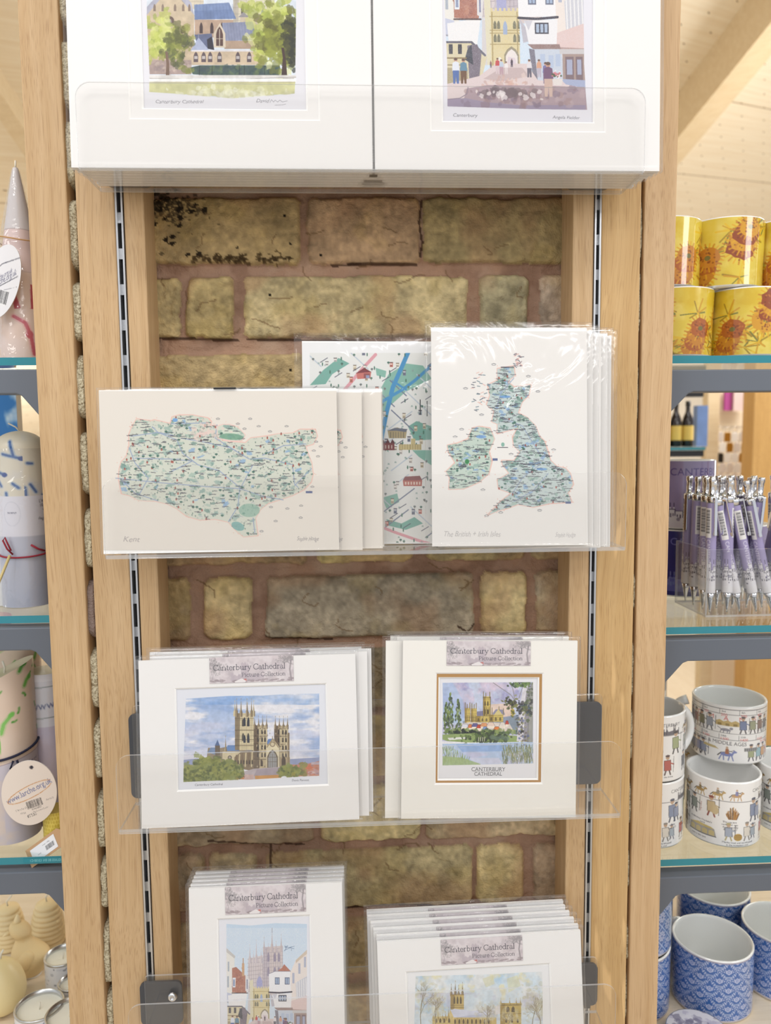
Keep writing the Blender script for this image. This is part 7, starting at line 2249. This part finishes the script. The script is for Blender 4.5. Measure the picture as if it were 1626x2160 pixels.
def tin(label, px, py, r, h, pat, rot=0):
    o = thing('candle_tin', label, 'tin'); put(o, px, py, zc, r=r)
    o.rotation_euler = (0, 0, rot)
    rr = Ras(0, 0, 2*PI*r*1000, h*1000, 2.0, (240, 240, 242))
    rg = np.random.default_rng(int(px))
    for i in range(90): rr.disc(rg.uniform(0, 2*PI*r*1000), rg.uniform(0, h*1000), rg.uniform(.8, 2.6), rg.uniform(.8, 2), pat[i % len(pat)], .8)
    link('body', cyl_mesh('body', rr, r, .0, h-.003), M['satin'], o)
    mb = MB(); mb.lathe([(r, h-.003), (r+.0006, h-.002), (r+.0006, h-.0006), (r, h), (r-.0012, h), (r-.0014, h-.007), (r-.0014, h-.0075)], 56); mb.build('rim', M['tin'], o)
    MB().lathe([(r-.0014, h-.0065), (0, h-.006)], 56).build('wax', M['soy_wax'], o)
    MB().tube([(0, 0, h-.0065), (.001, 0, h+.002)], .0008, 8).build('wick', M['wick'], o)
    return o


gp = [(196, 198, 204), (150, 152, 160), (222, 222, 228)]
tin('white candle tin with grey speckles beside the oak post', 137, 2100, .0215, .040, gp)
tin('open candle tin with white wax at the lower left edge', 88, 2215, .0260, .036, gp, 1)
tin('small candle tin between the speckled tin and the oak post', 158, 2138, .0170, .030, gp, 2)
tin('purple flowered candle tin at the lower left edge', 152, 2240, .0255, .040, [(120, 90, 130), (196, 186, 206), (90, 70, 100)], 1.5)
# ------------------------------------------------------------------ the shop behind
# sloping plywood ceiling, drilled with holes: plane from two directions read off the drilled rows
dA = ray(1598, 1072).normalized(); dB = ray(3300, 560).normalized()
nC = dA.cross(dB).normalized()
if nC.z > 0: nC = -nC
P0 = CAM+ray(1468, 255).normalized()*3.4
eA = dA; eB = (dB-dA*dB.dot(dA)).normalized()
m_, t_, o_ = nt('drilled_plywood')
uv = N(t_, 'ShaderNodeUVMap'); sp = N(t_, 'ShaderNodeSeparateXYZ'); L(t_, uv.outputs[0], sp.inputs[0])


def mth(op, a, b=None):
    n = N(t_, 'ShaderNodeMath', operation=op)
    for i, v in enumerate((a, b)):
        if v is None: continue
        if isinstance(v, (int, float)): n.inputs[i].default_value = v
        else: L(t_, v, n.inputs[i])
    return n.outputs[0]


cu_ = mth('SUBTRACT', mth('FRACT', sp.outputs[0]), .5); cv_ = mth('SUBTRACT', mth('FRACT', sp.outputs[1]), .5)
PU, PV = .105, .150
d2 = mth('SQRT', mth('ADD', mth('POWER', mth('MULTIPLY', cu_, PU), 2.0), mth('POWER', mth('MULTIPLY', cv_, PV), 2.0)))
hole = mth('LESS_THAN', d2, .0050)
# plywood grain and board joints
tc_ = N(t_, 'ShaderNodeTexCoord')
mp_ = N(t_, 'ShaderNodeMapping'); mp_.inputs['Scale'].default_value = (3.0, .18, 1); L(t_, uv.outputs[0], mp_.inputs['Vector'])
n1 = N(t_, 'ShaderNodeTexNoise', Scale=1.6, Detail=5.0); L(t_, mp_.outputs[0], n1.inputs['Vector'])
rp_ = N(t_, 'ShaderNodeValToRGB'); rp_.color_ramp.elements[0].position = .3; rp_.color_ramp.elements[0].color = lin(236, 220, 192); rp_.color_ramp.elements[1].position = .7; rp_.color_ramp.elements[1].color = lin(246, 236, 214); L(t_, n1.outputs['Fac'], rp_.inputs['Fac'])
jf = mth('LESS_THAN', mth('FRACT', mth('DIVIDE', mth('ADD', sp.outputs[0], 1.5), 7.0)), .012)
mx1 = N(t_, 'ShaderNodeMix', data_type='RGBA'); L(t_, mth('MULTIPLY', jf, .8), mx1.inputs[0]); L(t_, rp_.outputs[0], mx1.inputs[6]); mx1.inputs[7].default_value = lin(150, 124, 88)
mx2 = N(t_, 'ShaderNodeMix', data_type='RGBA'); L(t_, hole, mx2.inputs[0]); L(t_, mx1.outputs[2], mx2.inputs[6]); mx2.inputs[7].default_value = lin(120, 92, 52)
b_ = N(t_, 'ShaderNodeBsdfPrincipled', Roughness=.6); L(t_, mx2.outputs[2], b_.inputs['Base Color']); L(t_, b_.outputs[0], o_.inputs[0])
M['ply'] = m_


def on_ceiling(px, py, off=0.0): return HP(px, py, P0+nC*off, nC)


q = [P0+eA*a+eB*b for a, b in ((-2.7, -9), (9.5, -9), (9.5, 7), (-2.7, 7))]
me = bpy.data.meshes.new('ceiling')
qq = [tuple(p) for p in q]+[tuple(p-nC*.04) for p in q]
me.from_pydata(qq, [], [(0, 1, 2, 3), (7, 6, 5, 4), (0, 4, 5, 1), (1, 5, 6, 2), (2, 6, 7, 3), (3, 7, 4, 0)])
ul = me.uv_layers.new(name='UVMap')
for lp in me.loops:
    d = Vector(me.vertices[lp.vertex_index].co)-P0
    # skewed drill pattern follows the two row directions
    bcoef = d.dot(eB)/dB.dot(eB); acoef = d.dot(dA)-bcoef*dB.dot(dA)
    ul.data[lp.index].uv = (acoef/PU+.5, bcoef/PV+.5)
struct('ceiling', me, m_, 'pale sloping plywood ceiling drilled with rows of small holes')


def beam(name, pA, pB, wA, wB, dep, label, ext=.3):
    """a timber fixed below the ceiling, between two photo points on its upper edge; wA, wB: photo points on its lower edge"""
    a, b = on_ceiling(*pA), on_ceiling(*pB); c = on_ceiling(*wA); d = on_ceiling(*wB)
    dr = (b-a).normalized(); wd = ((c-a)+(d-b))*.5; wd = wd-dr*wd.dot(dr)
    a2 = a-dr*ext; b2 = b+dr*ext
    vs = [a2, b2, b2+wd, a2+wd]; vs = vs+[v+nC*dep for v in vs]
    mb = MB(); mb.add(vs, [(0, 1, 2, 3), (7, 6, 5, 4), (0, 4, 5, 1), (1, 5, 6, 2), (2, 6, 7, 3), (3, 7, 4, 0)])
    o = mb.build(name, M['beam']); o['kind'] = 'structure'; o['label'] = label; o['category'] = 'trim'


beam('trim_5', (1437, 186), (1575, 0), (1437, 234), (1660, -10), .12, 'diagonal roof timber at the upper right')
beam('trim_6', (0, 145), (44, 215), (0, 215), (46, 262), .10, 'diagonal roof timber at the upper left')
pa_, pb_ = U(-30, 117, 2.6), U(60, 136, 2.6)
o = MB().box((pa_.x-.6, 2.6, pb_.z), (pb_.x+.05, 2.66, pa_.z)).build('trim_7', M['beam']); o['kind'] = 'structure'; o['label'] = 'level timber under the grey box at the upper left'; o['category'] = 'trim'
pa_, pb_ = U(-60, -60, 2.55), U(31, 112, 2.55)
gx = thing('grey_equipment_box', 'dark grey equipment box near the ceiling at the upper left corner', 'box', ((pa_.x+pb_.x)/2, 2.55, pb_.z))
w_, h_ = pb_.x-pa_.x, pa_.z-pb_.z
MB().box((-w_/2, 0, 0), (w_/2, .12, h_)).build('case', M['grey_box'], gx, bevel=.01); MB().box((-w_/2+.004, -.004, .0), (w_/2-.004, .001, .02)).build('lower_strip', M['black'], gx)

# back wall of the shop
bwl = MB().box((-5, 6.2, 0), (7, 6.3, 2.6)).mesh('wall_far'); struct('wall_far', bwl, M['wall_paint'], 'pale painted far wall of the shop')
# display wall on the right behind the mugs: oak column, pale panel, hooks and keyrings
YD = 2.35


def pbox(name, x0, y0, x1, y1, Y, d, m, bev=0.0):
    a, b = U(x0, y0, Y), U(x1, y1, Y)
    return a, b


a, b = U(1592, 792, YD), U(1760, 1100, YD)
cl = MB().box((a.x, YD, 0), (b.x, YD+.07, a.z)).build('oak_column', mat_oak('yellow_oak', lin(214, 172, 108), lin(196, 152, 88), lin(160, 116, 66)), None, bevel=.004); tag(cl, 'broad oak column behind the keyring display', 'column')
a, b = U(1494, 796, YD+.15), U(1511, 1100, YD+.15)
cl = MB().box((a.x, YD+.15, 0), (b.x, YD+.19, a.z)).build('display_post', M['beam'], None, bevel=.003); tag(cl, 'slim beige post left of the keyring display', 'post')
a, b = U(1513, 800, YD+.28), U(1625, 1100, YD+.28)
pn = MB().box((a.x, YD+.28, 0), (b.x, YD+.30, a.z)).build('keyring_board', mat('cream_panel', lin(244, 230, 204), .6), None); tag(pn, 'cream board hung with rows of small keyrings', 'board')
kc_ = [('silver', mat('bright_nickel', lin(238, 238, 240), .25, .35)), ('gold', M['brass']), ('white', M['white_china']), ('pink', mat('pink_enamel', lin(222, 60, 110), .3)), ('red', mat('red_enamel', lin(196, 70, 60), .3)), ('black', M['black'])]
YK = YD+.20
proto = {}
for j in range(6):
    for i in range(5):
        px = 1519+i*15.5+(j % 2)*5; py = 906+j*22
        c = U(px, py, YK)
        k = [0, 2, 2, 1, 0, 2, 2, 0, 1, 0, 2][(i*3+j*5) % 11]
        if j == 3 and i > 2: k = 3
        if j == 2 and i == 0: k = 5
        nm = kc_[k][0]
        lb = 'small %s keyring hanging on the cream display panel' % nm
        if k in proto:
            o = dup(proto[k], c)
        else:
            o = thing('keyring', lb, 'keyring', c, 0.0, '%s keyrings on the display' % nm); proto[k] = o
            mb = MB(); mb.tube([(.009*math.cos(a_), 0, .009*math.sin(a_)) for a_ in np.linspace(0, 2*PI, 20, endpoint=False)], .0012, 6, 0, True); mb.build('ring', M['chrome'], o)
            MB().tube([(0, 0, .009), (0, YD+.28-YK, .012)], .0015, 6).build('hook', M['chrome'], o)
            MB().prism(rrect(-.011, -.042, .011, -.010, .004, 4), 'y', -.002, .002).build('charm', kc_[k][1], o, bevel=.0006)
a, b = U(1530, 815, YD+.25), U(1547, 866, YD+.25)
mg = mat('magenta_card', lin(176, 76, 150), .6)
o = MB().box((a.x, YD+.25, b.z), (b.x, YD+.262, a.z)).build('magenta_card', mg); tag(o, 'narrow magenta card standing above the keyrings', 'card')
a, b = U(1549, 810, YD+.24), U(1581, 866, YD+.24)
o = MB().box((a.x, YD+.24, b.z), (b.x, YD+.252, a.z)).build('pale_picture', mat('pale_pink_print', lin(228, 206, 204), .6, vary=.15)); tag(o, 'pale pink picture beside the magenta card', 'picture')
a, b = U(1514, 868, YD+.20), U(1610, 870, YD+.20)
o = MB().box((a.x, YD+.16, b.z-.004), (b.x, YD+.279, b.z)).build('acrylic_ledge', [M['acrylic']]); tag(o, 'thin clear ledge under the magenta card', 'shelf')
# bottles on a black shelf
YB_ = 2.05
zb_ = U(1440, 943, YB_).z
a, b = U(1330, 943, YB_), U(1470, 952, YB_)
bs = thing('bottle_shelf', 'black bracket shelf with dark bottles seen past the oak post', 'shelf', ((a.x+b.x)/2, YB_-.05, zb_))
w_ = b.x-a.x
MB().box((-w_/2, 0, -.008), (w_/2, .2, 0)).build('glass_top', M['glass_edge'], bs); MB().box((-w_/2, .01, -.026), (w_/2, .03, -.009)).build('black_bracket', M['black'], bs)
MB().box((-w_/2, .02, .135), (w_/2, .04, .147)).build('black_rail', M['black'], bs)
bc_ = mat('dark_bottle_glass', lin(34, 22, 16), .08, spec=.6); lbm = mat('yellow_label', lin(226, 192, 96), .5)
b0 = None
for k, px in enumerate((1396, 1424, 1449)):
    c = at(px, YB_+.03, zb_+.0005)
    lb = 'dark bottle with a yellow label, %s on the black shelf' % ['half hidden by the post', 'middle one', 'rightmost'][k]
    if b0 is None:
        b0 = thing('bottle', lb, 'bottle', c, 0.0, 'bottles on the black shelf')
        MB().lathe([(0, 0), (.014, 0), (.0155, .002), (.0155, .068), (.013, .080), (.0062, .096), (.0058, .118), (.0066, .119), (.0066, .124), (0, .125)], 28).build('glass_body', bc_, b0)
        MB().lathe([(.0158, .018), (.0158, .058)], 28).build('paper_label', lbm, b0); MB().lathe([(.0068, .112), (.0068, .126), (0, .1265)], 20).build('cap', M['black'], b0)
    else: dup(b0, c, 0.0, lb)
a, b = U(1461, 850, YB_+.08), U(1481, 941, YB_+.08)
o = MB().box((a.x, YB_+.05, zb_+.0004), (b.x, YB_+.075, zb_+.115)).build('blue_box', mat('blue_pattern', lin(120, 150, 206), .5, vary=.5)); tag(o, 'blue patterned packet beside the dark bottles', 'packet')
# ------------------------------------------------------------------ light


def area(name, loc, target, size, power, col=(1, 1, 1), sy=None):
    l = bpy.data.lights.new(name, 'AREA'); l.energy = power; l.color = col; l.size = size
    if sy: l.shape = 'RECTANGLE'; l.size_y = sy
    o = bpy.data.objects.new(name, l); COL.objects.link(o); o.location = loc
    d = Vector(target)-Vector(loc); o.rotation_euler = d.to_track_quat('-Z', 'Y').to_euler()
    return o


w = bpy.data.worlds.new('shop_ambient'); scene.world = w; w.use_nodes = True
bg = w.node_tree.nodes['Background']; bg.inputs[0].default_value = (.955, .972, 1.0, 1); bg.inputs[1].default_value = .86
area('ceiling_light_panel', (-.5, -.25, 2.85), (-.05, .7, 1.0), .4, 7, (1, .975, .95))
area('ceiling_light_panel', (.75, -.2, 2.85), (0.15, .7, 1.0), .35, 6.5, (1, .975, .95))
area('strip_light', (-.15, -1.15, 2.7), (0, .7, 1.2), 1.3, 5, (1, .98, .96), .05)
area('strip_light', (.55, -1.8, 2.45), (.1, .7, 1.2), 1.1, 5, (1, .98, .96), .05)
area('bay_fill', (-.95, .1, 1.95), (-.55, .95, .85), .4, 3.2, (1, .98, .95))  # unseen fill lamp added to brighten the lower part of the left bay
area('bay_fill', (1.25, .05, 1.95), (.75, .95, .85), .4, 4.2, (1, .98, .96))  # matching fill lamp, also added, for the lower part of the right bay
area('uplight', (-1.9, 1.5, 1.1), (-1.0, 2.1, 2.3), .4, 5, (1, .98, .95))
area('uplight', (3.0, 2.4, 1.5), (1.6, 2.7, 2.7), .5, 9, (1, .98, .95))
area('shop_fill', (1.9, 2.0, 2.55), (1.3, 2.5, 1.2), .6, 26, (1, .97, .93))  # added fill without a fixture, aimed at the keyring display
area('shop_fill', (1.2, 4.2, 2.2), (1.0, 6.0, 1.0), .8, 40, (1, .97, .93))  # added fill that makes the far wall brighter
area('shop_fill', (-1.4, 3.0, 1.7), (-1.3, 5.0, .8), .5, 20, (1, .97, .93))  # added fill for the left part of the shop behind
scene.view_settings.view_transform = 'Standard'; scene.view_settings.look = 'None'
scene.view_settings.exposure = -0.17; scene.view_settings.gamma = 1.0; scene.view_settings.use_curve_mapping = False
scene.cycles.transparent_max_bounces = 40
scene.cycles.max_bounces = 8
